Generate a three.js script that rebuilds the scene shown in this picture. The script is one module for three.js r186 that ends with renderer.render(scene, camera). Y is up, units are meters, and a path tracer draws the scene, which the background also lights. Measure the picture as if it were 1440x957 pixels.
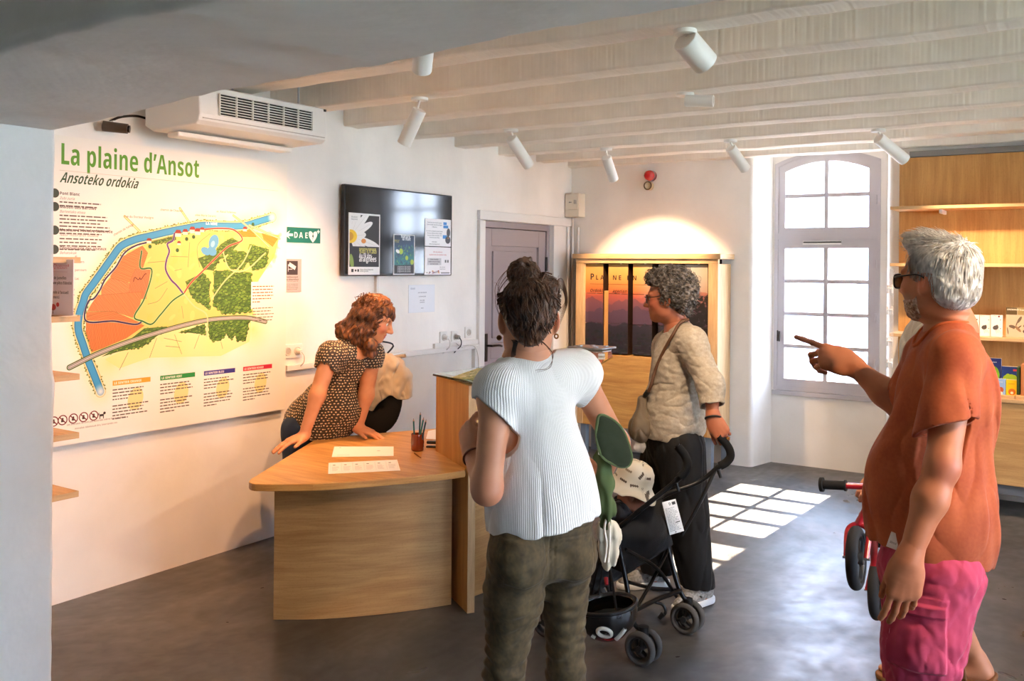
import * as THREE from 'three';
import { RoundedBoxGeometry } from 'three/addons/geometries/RoundedBoxGeometry.js';
import { mergeGeometries, mergeVertices, toCreasedNormals } from 'three/addons/utils/BufferGeometryUtils.js';
import { RectAreaLightUniformsLib } from 'three/addons/lights/RectAreaLightUniformsLib.js';
import { createNoise3D } from 'simplex-noise';

// ------------------------------------------------------------------ camera, sky, sun, exposure
RectAreaLightUniformsLib.init();
const scene = new THREE.Scene();
const FOCAL = 1301.6, YAW = 0.582909, ROLL = 0.0080368, HORIZON = 373.9;   // pixels of a 1440 x 957 frame
const EYE = new THREE.Vector3(4.157, 1.6, 7.27);
const camera = new THREE.PerspectiveCamera(2 * Math.atan(478.5 / FOCAL) * 180 / Math.PI, 1440 / 957, 0.05, 200);
camera.position.copy(EYE);
camera.rotation.set(0, YAW, ROLL, 'YXZ');
camera.setViewOffset(1440, 957, 0, 478.5 - HORIZON, 1440, 957);
scene.add(camera);

const renderer = new THREE.WebGLRenderer({ antialias: true });
renderer.toneMapping = THREE.LinearToneMapping;
renderer.toneMappingExposure = 1.95;
renderer.shadowMap.enabled = true;

const SKY = [8.8, 11.6, 16.6];                        // clear summer sky, even from the horizon to the zenith
{
  const w = 16, h = 64, d = new Float32Array(w * h * 4);
  for (let y = 0; y < h; y++) for (let x = 0; x < w; x++) {
    const up = Math.max(0, (y + 0.5) / h * 2 - 1), k = Math.pow(1 - up, 3), i = (y * w + x) * 4;
    d[i] = SKY[0] * (0.85 + 0.55 * k); d[i + 1] = SKY[1] * (0.92 + 0.3 * k); d[i + 2] = SKY[2] * (1 + 0.02 * k); d[i + 3] = 1;
  }
  const t = new THREE.DataTexture(d, w, h, THREE.RGBAFormat, THREE.FloatType);
  t.mapping = THREE.EquirectangularReflectionMapping; t.magFilter = THREE.LinearFilter; t.needsUpdate = true;
  scene.background = t;
}
const sun = new THREE.DirectionalLight(0xfff1dd, 46);
sun.position.set(2.2 + 0.065 * 12, 12, -1.26 * 12); sun.target.position.set(2.2, 0, 0);
sun.castShadow = true;
Object.assign(sun.shadow.camera, { left: -8, right: 8, top: 8, bottom: -8, near: 0.5, far: 60 });
sun.shadow.mapSize.set(2048, 2048);
scene.add(sun, sun.target);

// ------------------------------------------------------------------ helpers
const V = (x, y, z) => new THREE.Vector3(x, y, z);
const camQ = new THREE.Quaternion().setFromEuler(camera.rotation);
const rayTo = (px, py) => V((px - 720) / FOCAL, -(py - HORIZON) / FOCAL, -1).applyQuaternion(camQ);
const at = (px, py, depth) => rayTo(px, py).multiplyScalar(depth).add(EYE);             // a point at a depth in metres
const onPlane = (px, py, axis, value) => { const r = rayTo(px, py); return r.multiplyScalar((value - EYE[axis]) / r[axis]).add(EYE); };
const rng = (seed) => () => { seed = (seed + 0x6d2b79f5) | 0; let t = Math.imul(seed ^ (seed >>> 15), 1 | seed); t = (t + Math.imul(t ^ (t >>> 7), 61 | t)) ^ t; return ((t ^ (t >>> 14)) >>> 0) / 4294967296; };
const noise3 = createNoise3D(rng(7));
const fbm = (x, y, z, o = 4) => { let s = 0, a = 0.5, f = 1; for (let i = 0; i < o; i++) { s += a * noise3(x * f, y * f, z * f); a *= 0.5; f *= 2; } return s; };
const clamp = THREE.MathUtils.clamp, lerp = THREE.MathUtils.lerp, smooth = THREE.MathUtils.smoothstep;
const used = new Map();
const numbered = (n) => { const k = used.get(n) ?? 0; used.set(n, k + 1); return k ? n + '_' + String(k).padStart(3, '0') : n; };
const sh = (m) => { m.castShadow = true; m.receiveShadow = true; return m; };
function obj(name, geo, material, parent = scene, label) {
  const g = Array.isArray(geo) ? join(geo) : geo;
  const m = sh(new THREE.Mesh(g, material)); m.name = parent === scene ? numbered(name) : name; parent.add(m);
  if (label) m.userData.label = label;
  return m;
}
function tag(o, label, category, group) { o.userData.label = label; o.userData.category = category; if (group) o.userData.group = group; return o; }
function thing(name, label, category, pos = [0, 0, 0], turn = 0, group) {
  const o = new THREE.Group(); o.name = numbered(name); scene.add(o); o.position.set(...pos); o.rotation.y = turn;
  return tag(o, label, category, group);
}
function struct(name, geo, material, parent = scene) { const m = obj(name, geo, material, parent); if (parent === scene) m.userData.kind = 'structure'; return m; }
function structGroup(name) { const o = new THREE.Group(); o.name = name; o.userData.kind = 'structure'; scene.add(o); return o; }
function join(list) {
  const l = list.map((g) => { const q = g.index ? g.toNonIndexed() : g; for (const k of Object.keys(q.attributes)) if (!['position', 'normal', 'uv'].includes(k)) q.deleteAttribute(k); if (!q.attributes.uv) q.setAttribute('uv', new THREE.BufferAttribute(new Float32Array(q.attributes.position.count * 2), 2)); return q; });
  return l.length === 1 ? l[0] : mergeGeometries(l);
}
// box-projected uv in metres; turned = grain along the longest horizontal axis or vertical
function boxUV(g, grain = 'h', off = 0) {
  const q = g.index ? g.toNonIndexed() : g, p = q.attributes.position, n = new Float32Array(p.count * 2), a = V(), b = V(), c = V();
  for (let i = 0; i < p.count; i += 3) {
    a.fromBufferAttribute(p, i); b.fromBufferAttribute(p, i + 1); c.fromBufferAttribute(p, i + 2);
    const nn = b.clone().sub(a).cross(c.clone().sub(a)), ax = Math.abs(nn.x), ay = Math.abs(nn.y), az = Math.abs(nn.z);
    for (let k = 0; k < 3; k++) {
      const v = [a, b, c][k]; let u, w;
      if (ax >= ay && ax >= az) { u = v.z; w = v.y; } else if (ay >= az) { u = v.x; w = v.z; } else { u = v.x; w = v.y; }
      if (grain === 'v') [u, w] = [w, u];
      n[(i + k) * 2] = u + off; n[(i + k) * 2 + 1] = w + off * 0.7;
    }
  }
  q.setAttribute('uv', new THREE.BufferAttribute(n, 2));
  return q;
}
function box(x0, x1, y0, y1, z0, z1, r = 0.003, grain = 'h') {
  const w = x1 - x0, h = y1 - y0, d = z1 - z0, rr = Math.min(r, w / 2.1, h / 2.1, d / 2.1);
  const g = rr > 0.0005 ? new RoundedBoxGeometry(w, h, d, 1, rr) : new THREE.BoxGeometry(w, h, d);
  g.translate((x0 + x1) / 2, (y0 + y1) / 2, (z0 + z1) / 2);
  return boxUV(g, grain, x0 * 0.37 + y0 * 0.61);
}
function rod(a, b, r0, r1 = r0, seg = 12, caps = true) {
  const d = b.clone().sub(a), L = d.length(), g = new THREE.CylinderGeometry(r1, r0, L, seg, 1, !caps);
  g.translate(0, L / 2, 0); g.applyQuaternion(new THREE.Quaternion().setFromUnitVectors(V(0, 1, 0), d.normalize())); g.translate(a.x, a.y, a.z);
  return g;
}
const tube = (pts, r, seg = 32, rs = 8, closed = false) => new THREE.TubeGeometry(new THREE.CatmullRomCurve3(pts, closed, 'centripetal'), seg, r, rs, closed);
const lathe = (pts, seg = 24) => new THREE.LatheGeometry(pts.map((p) => new THREE.Vector2(p[0], p[1])), seg);
const move = (g, x, y, z) => g.translate(x, y, z);
function slab(pts, y0, y1, bevel = 0.003) {   // a horizontal outline [x, z] with thickness
  const s = new THREE.Shape(pts.map((p) => new THREE.Vector2(p[0], -p[1])));
  const g = new THREE.ExtrudeGeometry(s, { depth: y1 - y0 - 2 * bevel, bevelEnabled: bevel > 0, bevelSize: bevel, bevelOffset: -bevel, bevelThickness: bevel, bevelSegments: 2, curveSegments: 24 });
  g.rotateX(-Math.PI / 2); g.translate(0, y0 + bevel, 0);
  return boxUV(g);
}

// ------------------------------------------------------------------ procedural textures
function dataTex(size, f, srgb = true, repeat = 1) {
  const d = new Uint8Array(size * size * 4);
  for (let y = 0; y < size; y++) for (let x = 0; x < size; x++) { const c = f(x / size, y / size), i = (y * size + x) * 4; d[i] = clamp(c[0], 0, 255); d[i + 1] = clamp(c[1], 0, 255); d[i + 2] = clamp(c[2], 0, 255); d[i + 3] = 255; }
  const t = new THREE.DataTexture(d, size, size); t.wrapS = t.wrapT = THREE.RepeatWrapping; t.magFilter = THREE.LinearFilter;
  if (srgb) t.colorSpace = THREE.SRGBColorSpace;
  t.repeat.set(repeat, repeat); t.needsUpdate = true; return t;
}
// noise that repeats over the unit square
const tileNoise = (u, v, f, seed, o = 4) => { const a = u * 2 * Math.PI, b = v * 2 * Math.PI, r = f / (2 * Math.PI); let s = 0, amp = 0.5, k = 1; for (let i = 0; i < o; i++) { s += amp * (noise3(Math.cos(a) * r * k + seed, Math.sin(a) * r * k, Math.cos(b) * r * k + seed * 3) + noise3(Math.sin(b) * r * k + seed, Math.cos(a) * r * k + 9, Math.cos(b) * r * k - Math.sin(a) * r * k)) * 0.6; amp *= 0.5; k *= 2; } return s; };
const grainTex = (c0, c1, seed, size = 512) => dataTex(size, (u, v) => {
  const wav = 0.012 * tileNoise(u, v, 3, seed, 2), w = v + wav;
  const fine = noise3(Math.cos(u * 6.283) * 1.2, w * 170, seed + Math.sin(u * 6.283) * 1.2), mid = noise3(Math.cos(u * 6.283) * 0.6 + 5, w * 34, seed + Math.sin(u * 6.283) * 0.6), wide = noise3(Math.cos(u * 6.283) * 0.3 + 9, w * 8, seed);
  const pore = noise3(Math.cos(u * 6.283) * 9, w * 260, seed + Math.sin(u * 6.283) * 9) > 0.62 ? -0.18 : 0;
  const k = clamp(0.5 + 0.2 * fine + 0.24 * mid + 0.18 * wide + pore, 0, 1);
  return [0, 1, 2].map((i) => lerp(c0[i], c1[i], k));
});
const plasterBump = dataTex(512, (u, v) => { const k = 128 + 70 * tileNoise(u, v, 5, 3, 5) + 22 * tileNoise(u, v, 26, 11, 3); return [k, k, k]; }, false);
const clothBump = dataTex(256, (u, v) => { const a = Math.sin(u * 6.283 * 64) * Math.sin(v * 6.283 * 64), k = 128 + 60 * a + 30 * tileNoise(u, v, 14, 5, 3); return [k, k, k]; }, false);
const rep = (t, n) => { const c = t.clone(); c.repeat.set(n, n); c.needsUpdate = true; return c; };
const S = (o) => new THREE.MeshStandardMaterial(o);
const P = (o) => new THREE.MeshPhysicalMaterial(o);
function canvasTex(w, h, draw) {
  const c = document.createElement('canvas'); c.width = w; c.height = h; const g = c.getContext('2d'); draw(g, w, h);
  const t = new THREE.CanvasTexture(c); t.colorSpace = THREE.SRGBColorSpace; t.magFilter = THREE.LinearFilter; return t;
}
// a printed sheet facing +z (or turned), its front face carrying the print
function sheet(w, h, d, r = 0.001) {
  const g = new THREE.BoxGeometry(w, h, d); g.clearGroups(); return g;
}
function printed(name, parent, w, h, d, tex, side, opt = {}) {   // box whose +z face is printed: two materials by group
  const g = new THREE.BoxGeometry(w, h, d);
  const front = S({ map: tex, roughness: opt.rough ?? 0.6 });
  const m = sh(new THREE.Mesh(g, [side, side, side, side, front, side])); m.name = parent === scene ? numbered(name) : name; parent.add(m);
  return m;
}
// ------------------------------------------------------------------ shared materials
const uvScaleMat = (o, n) => { for (const k of ['map', 'bumpMap', 'roughnessMap']) if (o[k]) o[k] = rep(o[k], n); return S(o); };
const plasterTone = dataTex(256, (u, v) => { const k = 12 * tileNoise(u, v, 4, 21, 4); return [244 + k, 239 + k, 232 + k]; });
const plaster = uvScaleMat({ map: plasterTone, bumpMap: plasterBump, bumpScale: 0.006, roughness: 0.85 }, 0.45);
const plasterOld = uvScaleMat({ map: dataTex(256, (u, v) => { const k = 14 * tileNoise(u, v, 4, 31, 4); return [238 + k, 236 + k, 232 + k]; }), bumpMap: plasterBump, bumpScale: 0.010, roughness: 0.9 }, 0.6);
const floorTone = dataTex(1024, (u, v) => {
  const big = tileNoise(u, v, 5, 41, 5), mid = tileNoise(u, v, 22, 43, 4), swirl = tileNoise(u + 0.02 * big, v * 1 + 0.03 * mid, 60, 47, 2), k = 78 + 26 * big + 16 * mid + 13 * swirl;
  return [k * 1.0, k * 0.975, k * 0.955];
});
const floorRough = dataTex(512, (u, v) => { const k = 98 + 44 * tileNoise(u, v, 8, 51, 5) + 26 * tileNoise(u, v, 40, 53, 2); return [k, k, k]; }, false);
const floorBump = dataTex(512, (u, v) => { const k = 128 + 60 * tileNoise(u, v, 12, 57, 5); return [k, k, k]; }, false);
const floorMat = uvScaleMat({ map: floorTone, roughnessMap: floorRough, bumpMap: floorBump, bumpScale: 0.0015, roughness: 1 }, 0.25);
const beamTone = dataTex(256, (u, v) => { const k = 9 * tileNoise(u, v, 6, 61, 4); return [246 + k, 238 + k, 226 + k]; });
const sawBump = dataTex(512, (u, v) => { const k = 128 + 55 * noise3(Math.cos(u * 6.283) * 9, Math.sin(u * 6.283) * 9, Math.sin(v * 6.283) * 0.35) + 40 * tileNoise(u, v, 6, 63, 4); return [k, k, k]; }, false);
const beamMat = uvScaleMat({ map: beamTone, bumpMap: sawBump, bumpScale: 0.006, roughness: 0.75 }, 0.8);
const oak = uvScaleMat({ map: grainTex([174, 122, 62], [222, 174, 102], 3), roughness: 0.42 }, 0.8);
const oakFace = uvScaleMat({ map: grainTex([174, 128, 76], [214, 170, 112], 13), roughness: 0.45 }, 0.7);
const oakEdge = uvScaleMat({ map: grainTex([190, 150, 102], [222, 184, 136], 23), roughness: 0.5 }, 1.2);
const oakPanel = uvScaleMat({ map: grainTex([178, 126, 66], [216, 166, 100], 33), roughness: 0.5 }, 0.5);
const greyPaint = S({ color: 0xa59a9c, roughness: 0.5 });
const winPaint = S({ color: 0xc2bcbf, roughness: 0.5 });
const whitePaint = S({ color: 0xeae7e2, roughness: 0.45 });
const whitePlastic = S({ color: 0xefece6, roughness: 0.38 });
const blackPlastic = S({ color: 0x121212, roughness: 0.4 });
const blackMetal = S({ color: 0x151516, roughness: 0.32, metalness: 0.5 });
const steel = S({ color: 0xb9bec4, roughness: 0.35, metalness: 0.9 });
const darkIron = S({ color: 0x3a3634, roughness: 0.4, metalness: 0.7 });
const pane = P({ color: 0xffffff, transmission: 1, roughness: 0, thickness: 0, ior: 1.5 });

// ------------------------------------------------------------------ the room
const X1 = 7.6, FRONT = 5.353, BACKROOM = 9.6, TOP = 2.72;
struct('floor', box(-0.4, X1 + 0.4, -0.12, 0, -0.5, BACKROOM + 0.3, 0), floorMat);

function wallShape(pts, holes, depth, place, material, name) {       // outline in (along, up), holes likewise
  const s = new THREE.Shape(pts.map((p) => new THREE.Vector2(p[0], p[1])));
  for (const h of holes) s.holes.push(h instanceof THREE.Path ? h : new THREE.Path(h.map((p) => new THREE.Vector2(p[0], p[1]))));
  const g = new THREE.ExtrudeGeometry(s, { depth, bevelEnabled: false, curveSegments: 16 });
  place(g); return struct(name, boxUV(g), material);
}
const rect = (a, b, c, d) => [[a, c], [b, c], [b, d], [a, d]];
// left wall: x from -0.3 to 0, with the door opening (along = z)
wallShape(rect(-0.6, BACKROOM + 0.3, 0, 3.1), [rect(0.34, 1.384, 0.001, 1.956)], 0.3, (g) => { g.rotateY(-Math.PI / 2); }, plaster, 'wall_left');
struct('wall_left_passage', box(-0.75, -0.302, 0, 2.2, 0.2, 1.5, 0), plaster);
// right wall, with unseen windows added to light the room from the side
const addedSideWindows = [[1.55, 2.75, 0.75, 2.3], [3.75, 5.15, 0.6, 2.3], [6.3, 7.2, 0.2, 1.65]];
wallShape(rect(-0.6, BACKROOM + 0.3, 0, 3.1), addedSideWindows.map((w) => rect(w[0], w[1], w[2], w[3])), 0.35, (g) => { g.rotateY(-Math.PI / 2); g.translate(X1 + 0.35, 0, 0); }, plaster, 'wall_right');
addedSideWindows.forEach((w, i) => {
  const o = structGroup('window_' + (i + 2)), f = 0.06, x = X1 + 0.2;
  obj('window_frame', [box(x, x + 0.06, w[2], w[3], w[0], w[0] + f), box(x, x + 0.06, w[2], w[3], w[1] - f, w[1]), box(x, x + 0.06, w[2], w[2] + f, w[0], w[1]), box(x, x + 0.06, w[3] - f, w[3], w[0], w[1]), box(x, x + 0.06, w[2], w[3], (w[0] + w[1]) / 2 - 0.03, (w[0] + w[1]) / 2 + 0.03)], winPaint, o);
  obj('pane', box(x + 0.025, x + 0.031, w[2] + f, w[3] - f, w[0] + f, (w[0] + w[1]) / 2 - 0.03, 0), pane, o);
  obj('pane', box(x + 0.025, x + 0.031, w[2] + f, w[3] - f, (w[0] + w[1]) / 2 + 0.03, w[1] - f, 0), pane, o);
});
// back wall: two thick piers with splayed reveals and the thin wall that carries the window
{
  const pier = (pts) => { const s = new THREE.Shape(); pts.forEach((p, i) => (i ? s.lineTo(p[0], -p[1]) : s.moveTo(p[0], -p[1]))); const g = new THREE.ExtrudeGeometry(s, { depth: 3.1, bevelEnabled: false }); g.rotateX(-Math.PI / 2); return g; };
  const roundL = [], roundR = [];
  for (let i = 0; i <= 6; i++) { const a = i / 6 * 1.35; roundL.push([1.645 + 0.04 * Math.sin(a), -0.04 + 0.04 * Math.cos(a)]); roundR.push([2.742 - 0.04 * Math.sin(a), -0.04 + 0.04 * Math.cos(a)]); }
  const left = pier([[-0.4, 0], ...roundL, [1.742, -0.3], [-0.4, -0.3]]), right = pier([[X1 + 0.35, -0.3], [2.64, -0.3], ...roundR.reverse(), [X1 + 0.35, 0]].reverse());
  const s = new THREE.Shape(rect(-0.4, X1 + 0.35, 0, 3.1).map((p) => new THREE.Vector2(...p))), h = new THREE.Path();
  h.moveTo(1.775, 0.6); h.lineTo(1.775, 2.46); h.quadraticCurveTo(2.176, 2.58, 2.577, 2.46); h.lineTo(2.577, 0.6); h.closePath(); s.holes.push(h);
  const thin = new THREE.ExtrudeGeometry(s, { depth: 0.14, bevelEnabled: false }); thin.translate(0, 0, -0.44);
  struct('wall_back', [boxUV(left), boxUV(right), boxUV(thin)], plaster);
}
// the thick wall between the two rooms: pillar on the left and the lintel over the wide opening, in worn plaster
{
  const soffit = (x) => x < 0.888 ? 2.083 : 2.083 + 0.036 * smooth(x, 0.9, 2.1) * 1.6 + 0.028 * Math.max(0, x - 2.2) + 0.005 * noise3(x * 2.1, 3, 1) + 0.003 * noise3(x * 7, 1, 5);
  const edge = (x) => 0.012 * noise3(x * 1.7, 8, 2) + 0.006 * noise3(x * 6, 2, 9);
  const nx = 150, prof = [], F = FRONT, B = FRONT + 0.68, r = 0.028;
  const ring = (x) => { const y = soffit(x), e = edge(x), e2 = edge(x + 20) * 1.6; return [[3.1, F], [2.6, F], [y + r * 2.5, F + e * 0.5], [y + r, F + e], [y + r * 0.3, F + e + r * 0.35], [y, F + e + r], [y + 0.004 * noise3(x * 3, 4, 4), F + 0.2], [y + 0.006 * noise3(x * 2.3, 14, 4), F + 0.36], [y + 0.004 * noise3(x * 4, 24, 4), F + 0.52], [y, B + e2 - r], [y + r * 0.3, B + e2 - r * 0.35], [y + r, B + e2], [y + 0.1, B + e2 * 0.5], [2.6, B], [3.1, B]]; };
  const pos = [], idx = [], x0 = 0.86, x1 = X1 + 0.2; let m = 0;
  for (let i = 0; i <= nx; i++) { const x = lerp(x0, x1, i / nx), q = ring(x); m = q.length; q.forEach((p) => pos.push(x, p[0], p[1])); }
  for (let i = 0; i < nx; i++) for (let j = 0; j < m - 1; j++) { const a = i * m + j, b = a + m; idx.push(a, a + 1, b, b, a + 1, b + 1); }
  const g = new THREE.BufferGeometry(); g.setAttribute('position', new THREE.Float32BufferAttribute(pos, 3)); g.setIndex(idx); g.computeVertexNormals();
  // turn the faces outward if they are not
  const n = g.attributes.normal, k = 5 * m + 7; if (n.getY(k) > 0) { g.setIndex(idx.map((_, i) => idx[i - i % 3 + 2 - i % 3])); g.computeVertexNormals(); }
  const u = new Float32Array(pos.length / 3 * 2); for (let i = 0; i < pos.length / 3; i++) { u[i * 2] = pos[i * 3]; u[i * 2 + 1] = pos[i * 3 + 1] + pos[i * 3 + 2]; } g.setAttribute('uv', new THREE.BufferAttribute(u, 2));
  struct('wall_opening_lintel', g, plasterOld);
  // the pillar: its edges wander a little from floor to lintel
  const pp = [], pi = [], ny = 60; let pm = 0;
  for (let i = 0; i <= ny; i++) {
    const y = i / ny * 2.9, e = 0.006 * noise3(y * 2, 5, 7) + 0.004 * noise3(y * 7, 3, 8) - 0.012 * smooth(y, 1.2, 0.2) + 0.012, X = 0.888 + e;
    const q = [[-0.1, F], [0.4, F], [X - 0.05, F + 0.002], [X - 0.02, F + 0.003], [X - 0.006, F + 0.01], [X, F + 0.025], [X + 0.003 * noise3(y * 3, 1, 1), F + 0.3], [X, B - 0.03], [X - 0.01, B - 0.01], [X - 0.03, B], [0.4, B], [-0.1, B]];
    pm = q.length; q.forEach((p) => pp.push(p[0], y, p[1]));
  }
  for (let i = 0; i < ny; i++) for (let j = 0; j < pm - 1; j++) { const a = i * pm + j, b = a + pm; pi.push(a, b, a + 1, b, b + 1, a + 1); }
  const pg = new THREE.BufferGeometry(); pg.setAttribute('position', new THREE.Float32BufferAttribute(pp, 3)); pg.setIndex(pi); pg.computeVertexNormals();
  if (pg.attributes.normal.getX(10 * pm + 6) < 0) { pg.setIndex(pi.map((_, i) => pi[i - i % 3 + 2 - i % 3])); pg.computeVertexNormals(); }
  const pu = new Float32Array(pp.length / 3 * 2); for (let i = 0; i < pp.length / 3; i++) { pu[i * 2] = pp[i * 3] + pp[i * 3 + 2]; pu[i * 2 + 1] = pp[i * 3 + 1]; } pg.setAttribute('uv', new THREE.BufferAttribute(pu, 2));
  struct('wall_opening_pillar', pg, plasterOld);
}
struct('wall_front', box(-0.4, X1 + 0.35, 0, 3.1, BACKROOM, BACKROOM + 0.3, 0), S({ color: 0x5f5448, roughness: 0.9 }));
struct('ceiling', box(-0.3, X1 + 0.35, TOP, TOP + 0.3, -0.44, BACKROOM + 0.3, 0), beamMat);
[0.075, 0.61, 1.175, 1.76, 2.34, 2.935, 3.54, 4.14, 4.73].forEach((z, i) => {
  const nx = 60, w = 0.15, y0 = 2.485, pos = [], idx = [], wob = (x, s) => 0.006 * noise3(x * 0.9, i * 3.3, s) + 0.003 * noise3(x * 3.7, i * 2.3, s);
  const ring = (x) => { const a = wob(x, 1), b = wob(x, 5), c = wob(x, 9), r = 0.012; return [[TOP + 0.02, z + a], [y0 + 0.12 + c, z + a * 1.3], [y0 + r + b, z + a], [y0 + r * 0.3 + b, z + a - r * 0.3], [y0 + b, z - r + a], [y0 + c, z - w / 2], [y0 + b, z - w + r], [y0 + r + b, z - w + c], [TOP + 0.02, z - w]]; };
  let m = 0; for (let k = 0; k <= nx; k++) { const x = lerp(-0.02, X1 + 0.05, k / nx), q = ring(x); m = q.length; q.forEach((p) => pos.push(x, p[0], p[1])); }
  for (let k = 0; k < nx; k++) for (let j = 0; j < m - 1; j++) { const a = k * m + j, b = a + m; idx.push(a, a + 1, b, b, a + 1, b + 1); }
  const g = new THREE.BufferGeometry(); g.setAttribute('position', new THREE.Float32BufferAttribute(pos, 3)); g.setIndex(idx); g.computeVertexNormals();
  if (g.attributes.normal.getY(20 * m + 5) > 0) { g.setIndex(idx.map((_, q) => idx[q - q % 3 + 2 - q % 3])); g.computeVertexNormals(); }
  const u = new Float32Array(pos.length / 3 * 2); for (let k = 0; k < pos.length / 3; k++) { u[k * 2] = pos[k * 3] + i * 0.37; u[k * 2 + 1] = pos[k * 3 + 1] + pos[k * 3 + 2]; } g.setAttribute('uv', new THREE.BufferAttribute(u, 2));
  struct('ceiling_beam', g, beamMat);
});

// the window at the end of the room
{
  const w = structGroup('window_1'), Z = -0.29, zb = -0.36, L = 1.762, R = 2.589, cx = 2.174;
  const arch = (x, spring, rise, l, r) => spring + rise * (1 - Math.pow((x - (l + r) / 2) / ((r - l) / 2), 2));
  const archPts = (l, r, spring, rise, n = 16) => [...Array(n + 1)].map((_, i) => { const x = lerp(l, r, i / n); return [x, arch(x, spring, rise, l, r)]; });
  const ext = (outer, holes, z0, z1) => { const s = new THREE.Shape(outer.map((p) => new THREE.Vector2(...p))); holes.forEach((h) => s.holes.push(new THREE.Path(h.map((p) => new THREE.Vector2(...p))))); const g = new THREE.ExtrudeGeometry(s, { depth: z1 - z0, bevelEnabled: false }); g.translate(0, 0, z0); return boxUV(g); };
  const full = [[L, 0.605], [R, 0.605], ...archPts(L, R, 2.455, 0.09).reverse()];
  const hole1 = [[L + 0.03, 1.885], [R - 0.03, 1.885], ...archPts(L + 0.03, R - 0.03, 2.43, 0.09).reverse()], hole2 = rect(L + 0.03, R - 0.03, 0.635, 1.835);
  obj('window_frame', ext(full, [hole1, hole2], zb - 0.02, Z), winPaint, w);
  const gl = 1.847, gr = 2.501;
  const up = obj('upper_sash', ext([[L + 0.024, 1.875], [R - 0.024, 1.875], ...archPts(L + 0.024, R - 0.024, 2.44, 0.09).reverse()], [[[gl, 1.93], [gr, 1.93], ...archPts(gl, gr, 2.387, 0.075).reverse()]], zb, Z - 0.008), winPaint, w);
  obj('muntin', box(cx - 0.016, cx + 0.016, 1.925, 2.465, zb + 0.01, Z - 0.012), winPaint, up); obj('muntin', box(gl - 0.005, gr + 0.005, 2.173, 2.204, zb + 0.012, Z - 0.015), winPaint, up);
  const lo = obj('lower_sash', ext(rect(L + 0.024, R - 0.024, 0.628, 1.845), [rect(gl, gr, 0.70, 1.762)], zb, Z - 0.006), winPaint, w);
  obj('muntin', box(cx - 0.017, cx + 0.017, 0.695, 1.767, zb + 0.01, Z - 0.01), winPaint, lo);
  for (let k = 1; k < 4; k++) obj('muntin', box(gl - 0.005, gr + 0.005, 0.70 + 0.2655 * k - 0.016, 0.70 + 0.2655 * k + 0.016, zb + 0.012, Z - 0.013), winPaint, lo);
  for (const s of [0, 1]) {
    const a = s ? cx + 0.012 : gl, b = s ? gr : cx - 0.012;
    for (let k = 0; k < 4; k++) obj('pane', box(a, b, 0.711 + 0.2655 * k - 0.011, 0.70 + 0.2655 * (k + 1) - 0.011, -0.334, -0.33, 0), pane, lo);
    obj('pane', box(a, b, 1.93, 2.178, -0.334, -0.33, 0), pane, up);
    const q = ext([[a, 2.2], [b, 2.2], ...[...Array(9)].map((_, i) => { const x = lerp(b, a, i / 8); return [x, arch(x, 2.387, 0.075, gl, gr)]; })], [], -0.334, -0.33); obj('pane', q, pane, up);
  }
  const vent = obj('air_vent', [box(1.995, 2.3, 1.792, 1.806, Z - 0.01, Z + 0.014), box(1.995, 2.3, 1.816, 1.822, Z - 0.01, Z + 0.012)], whitePlastic, w);
  obj('slot', box(2.0, 2.295, 1.806, 1.816, Z - 0.008, Z + 0.004, 0.001), blackPlastic, vent);
  obj('handle', [rod(V(1.803, 1.045, Z - 0.01), V(1.803, 1.045, Z + 0.012), 0.012), box(1.788, 1.798, 1.0, 1.09, Z - 0.01, Z + 0.006), box(1.806, 1.82, 1.0, 1.085, Z + 0.01, Z + 0.024, 0.005)], darkIron, w);
  for (const y of [0.86, 1.22, 1.64, 2.14]) obj('hinge', rod(V(R - 0.03, y - 0.035, Z + 0.004), V(R - 0.03, y + 0.035, Z + 0.004), 0.008), winPaint, w);
  obj('window_sill', box(L - 0.01, R + 0.01, 0.565, 0.6, -0.36, Z + 0.012), winPaint, w);
}
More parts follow.
